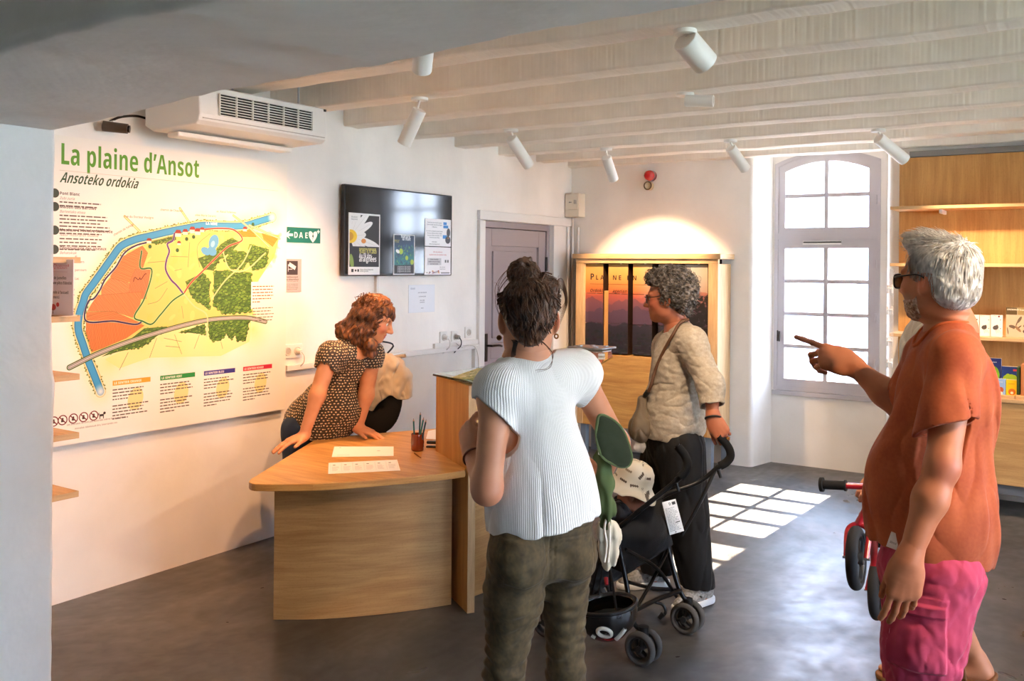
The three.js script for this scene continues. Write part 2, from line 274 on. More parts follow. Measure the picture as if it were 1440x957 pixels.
// outside: the bright courtyard and the pale house across it
{
  const gravel = uvScaleMat({ map: dataTex(256, (u, v) => { const k = 150 + 26 * tileNoise(u, v, 20, 71, 4); return [k, k * 0.97, k * 0.91]; }), roughness: 0.95 }, 0.3);
  struct('ground_courtyard', box(-14, 18, -0.4, -0.14, -24, -0.46, 0), gravel);
  struct('ground_side', box(X1 + 0.36, 22, -0.4, -0.14, -0.46, 18, 0), S({ color: 0x9aa58a, roughness: 0.95 }));
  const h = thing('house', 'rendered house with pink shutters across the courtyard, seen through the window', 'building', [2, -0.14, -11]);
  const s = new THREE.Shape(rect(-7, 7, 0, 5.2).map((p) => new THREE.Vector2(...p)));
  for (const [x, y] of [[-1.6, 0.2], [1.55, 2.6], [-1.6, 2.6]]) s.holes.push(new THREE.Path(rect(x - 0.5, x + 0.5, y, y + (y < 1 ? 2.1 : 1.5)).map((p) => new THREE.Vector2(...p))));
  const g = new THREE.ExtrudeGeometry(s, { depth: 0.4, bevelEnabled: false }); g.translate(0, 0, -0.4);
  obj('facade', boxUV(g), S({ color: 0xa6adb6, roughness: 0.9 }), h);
  const roof = new THREE.CylinderGeometry(0.01, 2.4, 1.2, 4, 1); roof.rotateY(Math.PI / 4); roof.scale(4.4, 1, 0.55); roof.translate(0, 5.7, -0.9);
  obj('roof', boxUV(roof), S({ color: 0xb56a4a, roughness: 0.8 }), h);
  for (const [x, y] of [[-1.6, 0.2], [1.55, 2.6], [-1.6, 2.6]]) {
    const t = y < 1 ? 2.1 : 1.5; obj('window', box(x - 0.5, x + 0.5, y, y + t, -0.3, -0.25), S({ color: 0x8c98a6, roughness: 0.2 }), h);
    for (const d of [-1, 1]) obj('shutter', [box(x + d * 0.78 - 0.25, x + d * 0.78 + 0.25, y, y + t, 0.0, 0.035), ...[0.3, 0.5, 0.7].map((k) => box(x + d * 0.78 - 0.22, x + d * 0.78 + 0.22, y + t * k - 0.03, y + t * k + 0.03, 0.035, 0.055))], S({ color: 0xd98a94, roughness: 0.7 }), h);
  }
}
// the grey door in the left wall
{
  const d = structGroup('door_1'), z0 = 0.34, z1 = 1.384, xs = -0.02;
  obj('door_frame', [box(-0.1, xs, 0, 1.956, z1 - 0.05, z1 - 0.001), box(-0.1, xs, 0, 1.956, z0 + 0.001, z0 + 0.045), box(-0.1, xs, 1.905, 1.955, z0 + 0.045, z1 - 0.05)], greyPaint, d);
  const leaf = obj('door_leaf', [box(-0.07, xs - 0.012, 0.01, 1.9, z1 - 0.17, z1 - 0.055, 0.004), box(-0.07, xs - 0.012, 0.01, 1.9, z0 + 0.05, z0 + 0.16, 0.004), box(-0.07, xs - 0.012, 1.76, 1.9, z0 + 0.16, z1 - 0.17, 0.004), box(-0.07, xs - 0.012, 0.01, 0.2, z0 + 0.16, z1 - 0.17, 0.004), box(-0.07, xs - 0.012, 0.86, 0.98, z0 + 0.16, z1 - 0.17, 0.004), box(-0.075, -0.055, 0.01, 1.9, z0 + 0.1, z1 - 0.1, 0)], greyPaint, d);
  obj('panel', box(-0.06, -0.04, 1.02, 1.72, z0 + 0.2, z1 - 0.21, 0.008), greyPaint, leaf); obj('panel', box(-0.06, -0.04, 0.24, 0.82, z0 + 0.2, z1 - 0.21, 0.008), greyPaint, leaf);
  const h = obj('door_handle', [box(xs - 0.014, xs - 0.004, 0.845, 1.065, 1.265, 1.3, 0.004), rod(V(-0.02, 0.972, 1.283), V(0.035, 0.972, 1.283), 0.009), tube([V(0.033, 0.972, 1.285), V(0.037, 0.973, 1.25), V(0.036, 0.97, 1.19), V(0.03, 0.962, 1.15)], 0.009, 16)], darkIron, d);
  for (const y of [0.3, 1.0, 1.62]) obj('hinge', rod(V(xs, y - 0.06, z0 + 0.052), V(xs, y + 0.06, z0 + 0.052), 0.011), darkIron, d);
  struct('trim_1', [box(-0.005, 0.03, 0, 1.956, z1, z1 + 0.075, 0.006), box(-0.005, 0.03, 1.957, 2.03, -0.0, z1 + 0.075, 0.006), box(-0.005, 0.025, 0, 1.957, 0.06, z0, 0.006)], whitePaint);
}
// trunking and pipes
struct('trim_2', [box(0, 0.03, 0.965, 1.0, 1.46, 3.42, 0.004), box(0, 0.022, 1.0, 1.035, 1.46, 2.0, 0.003)], whitePaint);
struct('trim_3', box(0, 0.022, 1.0, 1.53, 2.605, 2.63, 0.004), whitePaint);
struct('trim_4', box(0, 0.035, 0, 0.99, 1.462, 1.52, 0.004), whitePaint);
struct('trim_5', [rod(V(0.035, 0, 0.035), V(0.035, 2.03, 0.035), 0.013), rod(V(0.09, 0, 0.03), V(0.09, 1.95, 0.03), 0.01), rod(V(0.04, 0, 0.12), V(0.04, 1.95, 0.12), 0.011)], whitePaint);
// ------------------------------------------------------------------ ceiling spotlights: plate, stem, tube, glowing lens and the lamp itself
function spotlight(label, top, tip, opt = {}) {
  const t = thing('spotlight', label, 'spotlight', [top.x, 0, top.z], 0, 'white tube spotlights on the beams'), o = V(top.x, 0, top.z), a = top.clone().sub(o), b = tip.clone().sub(o);
  const R = opt.r ?? 0.038, dir = b.clone().sub(a).normalize(), stem = V(a.x, 2.484, a.z);
  obj('mount_plate', rod(V(a.x, 2.468, a.z), V(a.x, 2.486, a.z), 0.045, 0.045, 20), whitePlastic, t);
  const piv = a.clone().add(dir.clone().multiplyScalar(0.03));
  obj('stem', [rod(V(a.x, 2.47, a.z), piv.clone().add(V(0, 0.03, 0)), 0.007)], whitePlastic, t);
  const L = a.distanceTo(b), g = lathe([[0.0001, 0], [R * 0.9, 0], [R, 0.004], [R, L - 0.002], [R - 0.003, L], [R - 0.005, L - 0.002], [R - 0.006, L - 0.025], [0.0001, L - 0.025]], 28);
  g.applyQuaternion(new THREE.Quaternion().setFromUnitVectors(V(0, 1, 0), dir)); g.translate(a.x, a.y, a.z);
  obj('lamp_tube', g, whitePlastic, t);
  const lens = new THREE.CylinderGeometry(R - 0.008, R - 0.008, 0.004, 24); lens.translate(0, L - 0.02, 0); lens.applyQuaternion(new THREE.Quaternion().setFromUnitVectors(V(0, 1, 0), dir)); lens.translate(a.x, a.y, a.z);
  const glow = opt.power ? 3 : 0.3;
  obj('lens', lens, S({ color: 0xfff2dc, roughness: 0.3, emissive: opt.color ?? 0xffdcb4, emissiveIntensity: glow }), t);
  if (opt.power) {
    const l = new THREE.SpotLight(opt.color ?? 0xffd3a6, opt.power, 0, opt.angle ?? 0.6, opt.soft ?? 0.6);
    const p = a.clone().add(dir.clone().multiplyScalar(L + 0.012)), q = opt.aim ? opt.aim.clone().sub(o) : b.clone().add(dir);
    l.position.copy(p); l.target.position.copy(q); l.castShadow = true; l.shadow.radius = 1.4; l.name = 'lamp'; t.add(l, l.target);
  }
  return t;
}
spotlight('lit white tube spotlight tilted to the left, nearest the air conditioner', V(1.06, 2.42, 3.47), V(0.955, 2.245, 3.47), { power: 5, color: 0xffbd84, angle: 0.95, soft: 0.75, aim: V(0.05, 0.9, 3.9) });
spotlight('white tube spotlight half hidden behind the edge of the lintel', V(2.03, 2.445, 4.63), V(1.945, 2.335, 4.545), { power: 5.4, color: 0xffbd84, angle: 0.8, soft: 0.7, aim: V(0.2, 0.9, 4.3) });
spotlight('white tube spotlight pointing down to the right, above and right of the wall television', V(0.845, 2.43, 2.27), V(0.87, 2.265, 2.09), { power: 0 });
spotlight('short white tube spotlight that lights the wall above the picture cabinet', V(0.93, 2.42, 1.11), V(0.93, 2.26, 0.98), { power: 7, angle: 0.66, soft: 0.25, aim: V(0.87, 1.16, 0.02) });
spotlight('white tube spotlight to the left of the window, pointing down to the right', V(1.89, 2.43, 1.1), V(1.95, 2.29, 0.96), { power: 0 });
spotlight('white tube spotlight at the left end of the wooden shelving panel', V(2.86, 2.43, 1.1), V(2.99, 2.3, 0.93), { power: 8, angle: 0.75, soft: 0.7, aim: V(3.7, 0.9, 0.1) });
spotlight('white spotlight seen from below in the middle of the ceiling, lying almost level', V(2.3, 2.445, 2.87), V(2.44, 2.435, 2.84), { power: 0, r: 0.03 });
spotlight('short white cup spotlight at the top edge of the picture', V(2.79, 2.45, 4.04), V(2.83, 2.375, 3.93), { power: 5, r: 0.05, angle: 0.8, soft: 0.8, color: 0xffe2c0, aim: V(3.1, 0.3, 2.6) });
spotlight('white tube spotlight over the right side of the room, outside the edge of the picture', V(5.0, 2.42, 4.68), V(4.86, 2.27, 4.62), { power: 6, angle: 0.75, soft: 0.8, color: 0xffdab0, aim: V(3.75, 1.2, 4.2) });

// ------------------------------------------------------------------ air conditioner under the ceiling
{
  const t = thing('air_conditioner', 'white ceiling air conditioner with a black slotted grille, hung above the map board', 'air conditioner', [0.1, 2.25, 3.6]);
  const W = 0.42, L = 0.84, prof = [[0, 0.03], [0.06, 0.0], [W - 0.03, 0.012], [W - 0.008, 0.03], [W, 0.06], [W - 0.01, 0.195], [W - 0.03, 0.205], [0.0, 0.21]];
  const s = new THREE.Shape(prof.map((p) => new THREE.Vector2(...p))), g = new THREE.ExtrudeGeometry(s, { depth: L - 0.02, bevelEnabled: true, bevelSize: 0.006, bevelOffset: -0.006, bevelThickness: 0.01, bevelSegments: 2 });
  g.translate(0, 0, 0.01); obj('body', boxUV(g), whitePlastic, t);
  const z0 = 0.12, z1 = 0.73, y0 = 0.065, y1 = 0.168, x = W - 0.0015, rec = obj('grille', box(x - 0.004, x + 0.0035, y0, y1, z0, z1, 0.001), S({ color: 0x0b0b0b, roughness: 0.9 }), t);
  for (let k = 0; k <= 8; k++) obj('slat', box(x, x + 0.011, y0 + (y1 - y0) * k / 8 - 0.0022, y0 + (y1 - y0) * k / 8 + 0.0022, z0, z1, 0.001), whitePlastic, rec);
  for (let k = 0; k <= 6; k++) obj('slat', box(x + 0.002, x + 0.013, y0, y1, z0 + (z1 - z0) * k / 6 - 0.003, z0 + (z1 - z0) * k / 6 + 0.003, 0.001), whitePlastic, rec);
  obj('seam', box(x - 0.002, x + 0.0035, 0.04, 0.043, 0.02, L - 0.02, 0.0005), S({ color: 0xb8b0a6 }), t);
  obj('air_flap', box(0.12, 0.21, -0.03, -0.004, 0.06, 0.8, 0.008), whitePlastic, t);
  obj('label_mark', box(W - 0.018, W - 0.004, 0.185, 0.197, 0.005, 0.02, 0.001), S({ color: 0x555555 }), t);
  for (const z of [0.1, 0.55]) obj('hanger', rod(V(0.3, 0.2, z), V(0.3, 0.46, z), 0.006), steel, t);
}
{
  const p = onPlane(165, 178, 'x', 0.09), t = thing('security_camera', 'small dark security camera under the ceiling at the top left of the map board', 'camera', [0, p.y, p.z]);
  obj('bracket', [rod(V(0.005, 0.02, 0), V(0.07, 0.02, 0), 0.012), rod(V(0.002, 0.02, 0), V(0.01, 0.02, 0), 0.03)], whitePlastic, t);
  obj('camera_body', [rod(V(0.05, 0, 0.05), V(0.13, -0.01, -0.03), 0.026, 0.024, 16)], S({ color: 0x4a3b30, roughness: 0.4 }), t);
  obj('lens', rod(V(0.128, -0.01, -0.028), V(0.137, -0.011, -0.037), 0.018, 0.018, 16), S({ color: 0x080808, roughness: 0.1 }), t);
  obj('cable', tube([V(0.03, 0.03, 0.0), V(0.02, 0.06, -0.06), V(0.012, 0.08, -0.16), V(0.01, 0.075, -0.22)], 0.006, 20), S({ color: 0x2a2622 }), t);
}

// ------------------------------------------------------------------ the map board
{
  const zL = 4.96, zR = 3.44, y0 = 0.746, y1 = 2.19, x = 0.036, w = zL - zR, h = y1 - y0, K = 1080;
  const bp = (px, py) => { const q = onPlane(px, py, 'x', x); return [(zL - q.z) * K, (y1 - q.y) * K]; };
  const A = (X, Y) => bp(60 + X / 3.989, 180 + Y / 3.989), Bq = (X, Y) => bp(60 + X / 3.989, 400 + Y / 3.989);
  const tex = canvasTex(Math.round(w * K), Math.round(h * K), (g, cw, ch) => {
    const R = rng(5);
    g.fillStyle = '#f4efe4'; g.fillRect(0, 0, cw, ch);
    const path = (pts, close) => { g.beginPath(); pts.forEach((p, i) => (i ? g.lineTo(...p) : g.moveTo(...p))); if (close) g.closePath(); };
    const curve = (pts) => { const c = new THREE.CatmullRomCurve3(pts.map((p) => V(p[0], p[1], 0)), false, 'centripetal').getPoints(pts.length * 10); path(c.map((p) => [p.x, p.y])); return c; };
    const glow = (x0, yy, r, c) => { const gr = g.createRadialGradient(x0, yy, 0, x0, yy, r); gr.addColorStop(0, c); gr.addColorStop(1, 'rgba(244,239,228,0)'); g.fillStyle = gr; g.fillRect(x0 - r, yy - r, 2 * r, 2 * r); };
    const river = [...[[1290, 500], [1200, 527], [1130, 547], [1000, 549], [900, 545], [800, 562], [700, 582], [600, 606], [520, 625], [440, 662], [390, 725], [340, 795], [290, 865], [240, 935]].map((p) => A(...p)), ...[[230, 90], [205, 170], [200, 250], [228, 340], [258, 430], [290, 510], [325, 600]].map((p) => Bq(...p))];
    for (const p of river) glow(p[0], p[1], 120, 'rgba(240,214,120,0.5)');
    for (const p of [[700, 800], [900, 700], [1150, 620]].map((q) => A(...q)).concat([[560, 350], [760, 360], [950, 330], [1180, 250], [380, 430]].map((q) => Bq(...q)))) glow(p[0], p[1], 200, 'rgba(240,220,120,0.75)');
    // the plain: yellow meadows, orange fields, green woods
    const meadow = [...[[480, 690], [600, 640], [740, 605], [940, 575], [1080, 572], [1330, 600], [1300, 720], [1180, 900]].map((p) => A(...p)), ...[[1180, 170], [1000, 180], [700, 240], [480, 330], [250, 400], [240, 180], [300, 60]].map((p) => Bq(...p))];
    path(meadow, true); g.fillStyle = '#d9cb70'; g.fill();
    for (let i = 0; i < 260; i++) { const p = meadow[Math.floor(R() * meadow.length)], q = meadow[Math.floor(R() * meadow.length)], k = R(); g.fillStyle = ['rgba(214,198,90,0.25)', 'rgba(244,236,140,0.3)', 'rgba(214,206,90,0.2)'][i % 3]; g.beginPath(); g.ellipse(lerp(p[0], q[0], k), lerp(p[1], q[1], k), 10 + R() * 26, 6 + R() * 14, R() * 3, 0, 7); g.fill(); }
    const south = [[640, 290], [920, 190], [960, 190], [1170, 210], [1160, 320], [1000, 400], [600, 410], [430, 470], [350, 420], [480, 350]].map((p) => Bq(...p));
    path(south, true); g.fillStyle = 'rgba(240,226,140,0.75)'; g.fill();
    const lines = (poly, ang, step, col, wd) => { g.save(); path(poly, true); g.clip(); g.strokeStyle = col; g.lineWidth = wd; const cx = poly.reduce((s, p) => s + p[0], 0) / poly.length, cy = poly.reduce((s, p) => s + p[1], 0) / poly.length; g.translate(cx, cy); g.rotate(ang); for (let k = -400; k < 400; k += step) { g.beginPath(); g.moveTo(-400, k); for (let q = -400; q <= 400; q += 40) g.lineTo(q, k + (R() - 0.5) * 3); g.stroke(); } g.restore(); };
    const field = (poly, fill, ang) => { path(poly, true); g.fillStyle = fill; g.fill(); lines(poly, ang, 5.5, 'rgba(140,70,25,0.6)', 1.9); path(poly, true); g.strokeStyle = 'rgba(120,80,40,0.7)'; g.lineWidth = 1.5; g.stroke(); };
    field([...[[450, 720], [560, 660], [590, 700], [560, 790], [520, 860], [400, 870], [380, 830]].map((p) => A(...p))], '#d98a4e', 0.3);
    field([...[[520, 790], [605, 795], [580, 957], [480, 957], [490, 860]].map((p) => A(...p))], '#d58252', 1.2);
    field([...[[380, 840], [490, 870], [480, 957], [330, 957], [330, 900]].map((p) => A(...p))], '#dc9058', 0.6);
    field([[310, 60], [560, 40], [540, 140], [505, 185], [400, 150], [250, 150], [280, 100]].map((p) => Bq(...p)), '#d98a50', 0.9);
    field([[245, 155], [400, 150], [560, 220], [440, 210], [245, 200]].map((p) => Bq(...p)), '#d58448', -0.2);
    field([[245, 205], [550, 222], [570, 230], [470, 300], [340, 355], [270, 380], [240, 300]].map((p) => Bq(...p)), '#d9803e', 1.4);
    field([...[[1090, 580], [1170, 570], [1200, 610], [1120, 610]].map((p) => A(...p))], '#d99a2e', 0.2);
    field([...[[1230, 590], [1320, 620], [1290, 665], [1240, 625]].map((p) => A(...p))], '#e0a030', 0.5);
    const wood = (poly, n, r) => {
      path(poly, true); g.fillStyle = '#47691f'; g.fill(); g.save();
      const xs = poly.map((p) => p[0]), ys = poly.map((p) => p[1]), inside = (x0, yy) => { let c = false; for (let i = 0, j = poly.length - 1; i < poly.length; j = i++) if ((poly[i][1] > yy) !== (poly[j][1] > yy) && x0 < (poly[j][0] - poly[i][0]) * (yy - poly[i][1]) / (poly[j][1] - poly[i][1]) + poly[i][0]) c = !c; return c; };
      for (let i = 0; i < n; i++) { const x0 = lerp(Math.min(...xs), Math.max(...xs), R()), yy = lerp(Math.min(...ys), Math.max(...ys), R()); if (!inside(x0, yy)) continue; const rr = r * (0.6 + R() * 0.8); g.fillStyle = '#263d12'; g.beginPath(); g.ellipse(x0 + 1.5, yy + 2.5, rr, rr * 0.75, 0, 0, 7); g.fill(); g.fillStyle = ['#688f2c', '#587f26', '#7a9c3a', '#4b7020'][i % 4]; g.beginPath(); g.ellipse(x0, yy, rr, rr * 0.7, 0, 0, 7); g.fill(); }
      g.restore();
    };
    wood([[1000, 650], [1060, 615], [1110, 640], [1060, 690], [990, 740], [960, 800], [900, 790], [870, 730], [960, 700]].map((p) => A(...p)), 260, 9);
    wood([[1160, 650], [1270, 680], [1250, 780], [1180, 800], [1150, 740]].map((p) => A(...p)), 240, 9);
    wood([[1060, 690], [1130, 690], [1170, 720], [1120, 790], [1050, 790], [1020, 740]].map((p) => A(...p)), 220, 9);
    wood([...[[960, 800], [1050, 800], [1170, 810], [1170, 930]].map((p) => A(...p)), ...[[1170, 150], [1020, 165], [960, 120], [960, 30]].map((p) => Bq(...p))], 420, 10);
    wood([...[[800, 860], [900, 810], [940, 870], [930, 957]].map((p) => A(...p)), ...[[940, 140], [850, 80], [820, 30]].map((p) => Bq(...p))], 300, 10);
    wood([[760, 270], [910, 220], [915, 280], [820, 270]].map((p) => Bq(...p)), 90, 8);
    wood([[930, 210], [1160, 195], [1140, 315], [1090, 315], [1080, 280], [1060, 315], [1030, 265], [1000, 315], [950, 315], [935, 290]].map((p) => Bq(...p)), 300, 9);
    wood([[570, 245], [700, 235], [640, 290], [560, 350], [430, 375], [330, 405], [480, 315]].map((p) => Bq(...p)), 220, 8);
    wood([[560, 640], [640, 605], [740, 590], [750, 625], [690, 640], [640, 650]].map((p) => A(...p)), 120, 6);
    // small streams and field limits
    g.strokeStyle = 'rgba(110,120,80,0.8)'; g.lineWidth = 3;
    for (const l of [[[590, 755], [700, 745]], [[720, 720], [815, 722]], [[825, 640], [815, 780]], [[940, 590], [870, 660], [880, 780]], [[630, 900], [700, 860]], [[740, 800], [780, 790]]]) { curve(l.map((p) => A(...p))); g.stroke(); }
    for (const l of [[[700, 20], [650, 90], [590, 110]], [[780, 120], [790, 190]], [[680, 300], [780, 320]], [[690, 345], [770, 352]], [[740, 280], [780, 390]], [[640, 300], [600, 410]], [[880, 280], [850, 360]], [[480, 380], [430, 480]], [[1000, 320], [1010, 360]]]) { curve(l.map((p) => Bq(...p))); g.stroke(); }
    // river with its banks
    g.lineCap = 'round'; g.lineJoin = 'round';
    curve(river); g.strokeStyle = '#c8b263'; g.lineWidth = 62; g.stroke(); curve(river); g.strokeStyle = '#efe0a0'; g.lineWidth = 54; g.stroke(); curve(river); g.strokeStyle = '#2f7fae'; g.lineWidth = 42; g.stroke(); curve(river); g.strokeStyle = '#3d9bcf'; g.lineWidth = 30; g.stroke();
    const rc = new THREE.CatmullRomCurve3(river.map((p) => V(p[0], p[1], 0)), false, 'centripetal').getPoints(300);
    for (let i = 1; i < rc.length; i++) { const d = rc[i].clone().sub(rc[i - 1]).normalize(); for (const s of [-1, 1]) { if (R() < 0.55) continue; const k = 27 + R() * 9; g.fillStyle = R() < 0.5 ? '#4d6b22' : '#7a8a2e'; g.beginPath(); g.ellipse(rc[i].x - d.y * k * s, rc[i].y + d.x * k * s, 4.5, 3.5, 0, 0, 7); g.fill(); } }
    for (const e of [river[0], river[river.length - 1]]) glow(e[0], e[1], 44, 'rgba(244,239,228,0.95)');
    // lake
    g.fillStyle = '#5aa2d2'; for (const [X, Y, a, b] of [[960, 640, 34, 46], [915, 690, 34, 22], [950, 690, 34, 26]]) { const p = A(X, Y); g.beginPath(); g.ellipse(p[0], p[1], a, b, 0.4, 0, 7); g.fill(); }
    g.fillStyle = '#8cc3e2'; { const p = A(955, 650); g.beginPath(); g.ellipse(p[0], p[1], 14, 20, 0.4, 0, 7); g.fill(); }
    // motorway
    const road = [[150, 465], [300, 392], [480, 322], [650, 268], [800, 226], [920, 200], [1040, 188], [1160, 188], [1250, 208]].map((p) => Bq(...p));
    curve(road); g.strokeStyle = '#3c5a22'; g.lineWidth = 30; g.stroke(); curve(road); g.strokeStyle = '#cfc6bd'; g.lineWidth = 19; g.stroke(); curve(road); g.strokeStyle = '#8c8580'; g.lineWidth = 14; g.stroke(); curve(road); g.strokeStyle = '#e9e4da'; g.lineWidth = 3; g.stroke();
    // bridges and country roads
    for (const l of [[[1070, 490], [1160, 560], [1270, 665]], [[770, 450], [820, 525]], [[460, 495], [545, 580]], [[1160, 545], [1330, 620]]]) { curve(l.map((p) => A(...p))); g.strokeStyle = '#a58b3c'; g.lineWidth = 13; g.stroke(); curve(l.map((p) => A(...p))); g.strokeStyle = '#f0e3a4'; g.lineWidth = 8; g.stroke(); }
    g.strokeStyle = 'rgba(214,208,150,0.9)'; g.lineWidth = 9; for (const l of [[[1170, 660], [1120, 760], [1020, 860], [950, 957]], [[1010, 690], [1050, 790], [1130, 800], [1250, 700]]]) { curve(l.map((p) => A(...p))); g.stroke(); }
    curve([[790, 50], [850, 120], [920, 170], [920, 290]].map((p) => Bq(...p))); g.stroke();
    // trails
    const trail = (pts, col, wd = 7) => { curve(pts); g.strokeStyle = 'rgba(255,255,255,0.5)'; g.lineWidth = wd + 4; g.stroke(); curve(pts); g.strokeStyle = col; g.lineWidth = wd; g.stroke(); };
    trail([[740, 590], [730, 630], [700, 650], [710, 690], [695, 740], [690, 790], [720, 850], [750, 880], [790, 930]].map((p) => A(...p)), '#5b3a7a', 11);
    trail([[890, 570], [1000, 562], [1080, 575], [1120, 625], [1040, 665], [980, 720], [900, 800], [830, 870], [790, 930]].map((p) => A(...p)), '#d8412a', 9);
    trail([...[[590, 640], [520, 660], [460, 700], [410, 780], [350, 850], [320, 910], [285, 957]].map((p) => A(...p)), ...[[260, 90], [240, 200], [400, 205], [530, 222], [560, 205]].map((p) => Bq(...p))], '#2c2350', 9);
    trail([...[[555, 690], [550, 785], [610, 790], [570, 957]].map((p) => A(...p)), ...[[515, 185], [560, 205], [610, 222], [660, 170], [730, 90], [790, 50]].map((p) => Bq(...p))], '#256f30', 9);
    // village and lookouts
    for (const [X, Y, s] of [[760, 590, 1.2], [800, 582, 1], [840, 570, 1.1], [870, 580, 1.2], [895, 570, 0.9], [597, 632, 0.9], [765, 645, 0.7], [1135, 566, 0.9]]) { const p = A(X, Y); g.fillStyle = '#f0e6d0'; g.fillRect(p[0] - 16 * s, p[1] - 2, 32 * s, 18 * s); g.fillStyle = '#8c2c22'; g.beginPath(); g.moveTo(p[0] - 20 * s, p[1]); g.lineTo(p[0] - 10 * s, p[1] - 16 * s); g.lineTo(p[0] + 12 * s, p[1] - 16 * s); g.lineTo(p[0] + 20 * s, p[1]); g.fill(); }
    g.fillStyle = '#2c5a2a'; for (const [X, Y] of [[602, 664], [756, 685], [808, 622], [847, 610], [1180, 540]]) { const p = A(X, Y); g.beginPath(); g.arc(p[0], p[1], 11, 0, 7); g.fill(); }
    { const p = A(545, 845); g.strokeStyle = '#4a1c10'; g.lineWidth = 4; g.beginPath(); g.moveTo(p[0] - 38, p[1] + 14); g.bezierCurveTo(p[0] - 30, p[1] - 40, p[0] - 12, p[1] + 30, p[0], p[1] - 6); g.bezierCurveTo(p[0] + 10, p[1] + 26, p[0] + 24, p[1] - 36, p[0] + 40, p[1] - 26); g.stroke(); }
    // lettering
    const text = (p, s, size, col, o = '') => { g.font = o + ' ' + size + 'px sans-serif'; g.fillStyle = col; g.fillText(s, ...p); };
    g.save(); { const p = A(95, 200), q = A(880, 270); g.font = 'bold 132px sans-serif'; const k = (q[0] - p[0]) / g.measureText('La plaine d’Ansot').width; g.translate(p[0], p[1]); g.scale(k, 1.12); g.fillStyle = '#5a9a22'; g.fillText('La plaine d’Ansot', 0, 0); } g.restore();
    g.save(); { const p = A(95, 303), q = A(532, 333); g.font = 'italic bold 66px sans-serif'; const k = (q[0] - p[0]) / g.measureText('Ansoteko ordokia').width; g.translate(p[0], p[1]); g.transform(1, 0, -0.2, 1, 0, 0); g.scale(k, 1.1); g.fillStyle = '#2b4d2c'; g.fillText('Ansoteko ordokia', 0, 0); } g.restore();
    g.strokeStyle = '#cfc3ae'; g.lineWidth = 2; { const p = A(95, 236), q = A(1320, 345); g.beginPath(); g.moveTo(p[0], p[1]); g.lineTo(q[0], p[1]); g.stroke(); }
    const block = (p, head, sub, n, wd) => { text(p, head, 21, '#4c3b36', 'bold'); text([p[0], p[1] + 23], sub, 18, '#a08a80', 'italic'); g.fillStyle = '#5a4b44'; for (let k = 0; k < n; k++) { let x0 = p[0]; const lim = wd * (0.8 + R() * 0.25); while (x0 < p[0] + lim) { const l = 10 + R() * 34; g.fillRect(x0, p[1] + 34 + k * 18, Math.min(l, p[0] + lim - x0), 6); x0 += l + 6; } } };
    block(A(95, 372), 'Pont Blanc', 'Zubi zuria', 2, 250); block(A(95, 447), 'Maison des Barthes', 'Barteetako etxea', 6, 270); block(A(95, 578), 'Muséum d’Histoire Naturelle', 'Natur Historiaren Museoa', 4, 220); block(A(95, 680), 'Observatoire des oiseaux', 'Behatokiak', 0, 200);
    g.fillStyle = '#2f3a2b'; for (const [X, Y] of [[68, 364], [68, 440], [68, 572], [66, 680]]) { const p = A(X, Y); g.beginPath(); g.arc(p[0], p[1], 23, 0, 7); g.fill(); }
    for (const [X, Y, s] of [[180, 725, 'ai'], [175, 755, 'sentiers'], [180, 802, 'parcours'], [180, 850, 'Lac'], [170, 910, 'o'], [170, 940, 'x']]) text(A(X, Y), s, 16, '#6b5a50');
    for (const [X, Y, s, a] of [[458, 500, 'rue du Docteur Voulgre', 0], [660, 462, 'chemin de Chauvin', 0], [855, 492, 'allée Marie Darantz', 0], [975, 472, 'av. Raoul Follereau', 0], [400, 606, 'chemin de halage', -0.5]]) { g.save(); g.translate(...A(X, Y)); g.rotate(a); text([0, 0], s, 17, '#6b5236'); g.restore(); }
    g.save(); g.translate(...A(915, 542)); text([0, 0], 'LA NIVE', 22, '#e8f3fa', 'bold'); g.restore();
    { const p = A(1170, 862), q = Bq(1305, 130); g.fillStyle = '#f4efe4'; g.fillRect(p[0], p[1], q[0] - p[0], q[1] - p[1]); for (let k = 0; k < 11; k++) { g.fillStyle = k < 6 ? '#b9502e' : '#7d6f62'; let x0 = p[0] + 12; const lim = p[0] + (k === 5 ? 70 : (q[0] - p[0]) * (0.8 + R() * 0.14)); while (x0 < lim) { const l = 8 + R() * 26; g.fillRect(x0, p[1] + 26 + k * 19 + (k > 5 ? 20 : 0), Math.min(l, lim - x0), 6); x0 += l + 5; } } }
    const heads = [[393, 540, 605, 518, '#e8a22c', 'LE SENTIER ORANGE'], [660, 512, 855, 490, '#1f8a3c', 'LE SENTIER VERT'], [905, 486, 1080, 464, '#35318c', 'LE SENTIER BLEU'], [1125, 462, 1287, 440, '#c8203c', 'LE SENTIER ROUGE']];
    for (const [a, b, c, d, col, s] of heads) { const p = Bq(a, b), q = Bq(c, d), H = 26; g.fillStyle = 'rgba(232,214,120,0.7)'; g.beginPath(); g.ellipse(p[0] + (q[0] - p[0]) * 0.6, p[1] + 110, 46, 62, 0.3, 0, 7); g.fill(); g.fillStyle = col; g.fillRect(p[0], p[1], q[0] - p[0], H); text([p[0] + 8, p[1] + 20], s, 17, '#fff8e8', 'bold'); g.fillStyle = '#4c4236'; for (let k = 0; k < 10; k++) { if (k === 4) continue; let x0 = p[0]; const lim = p[0] + (q[0] - p[0]) * (k === 3 || k === 9 ? 0.4 : 0.75 + R() * 0.2); while (x0 < lim) { const l = 8 + R() * 26; g.fillRect(x0, p[1] + 46 + k * 17, Math.min(l, lim - x0), 5.5); x0 += l + 5; } } }
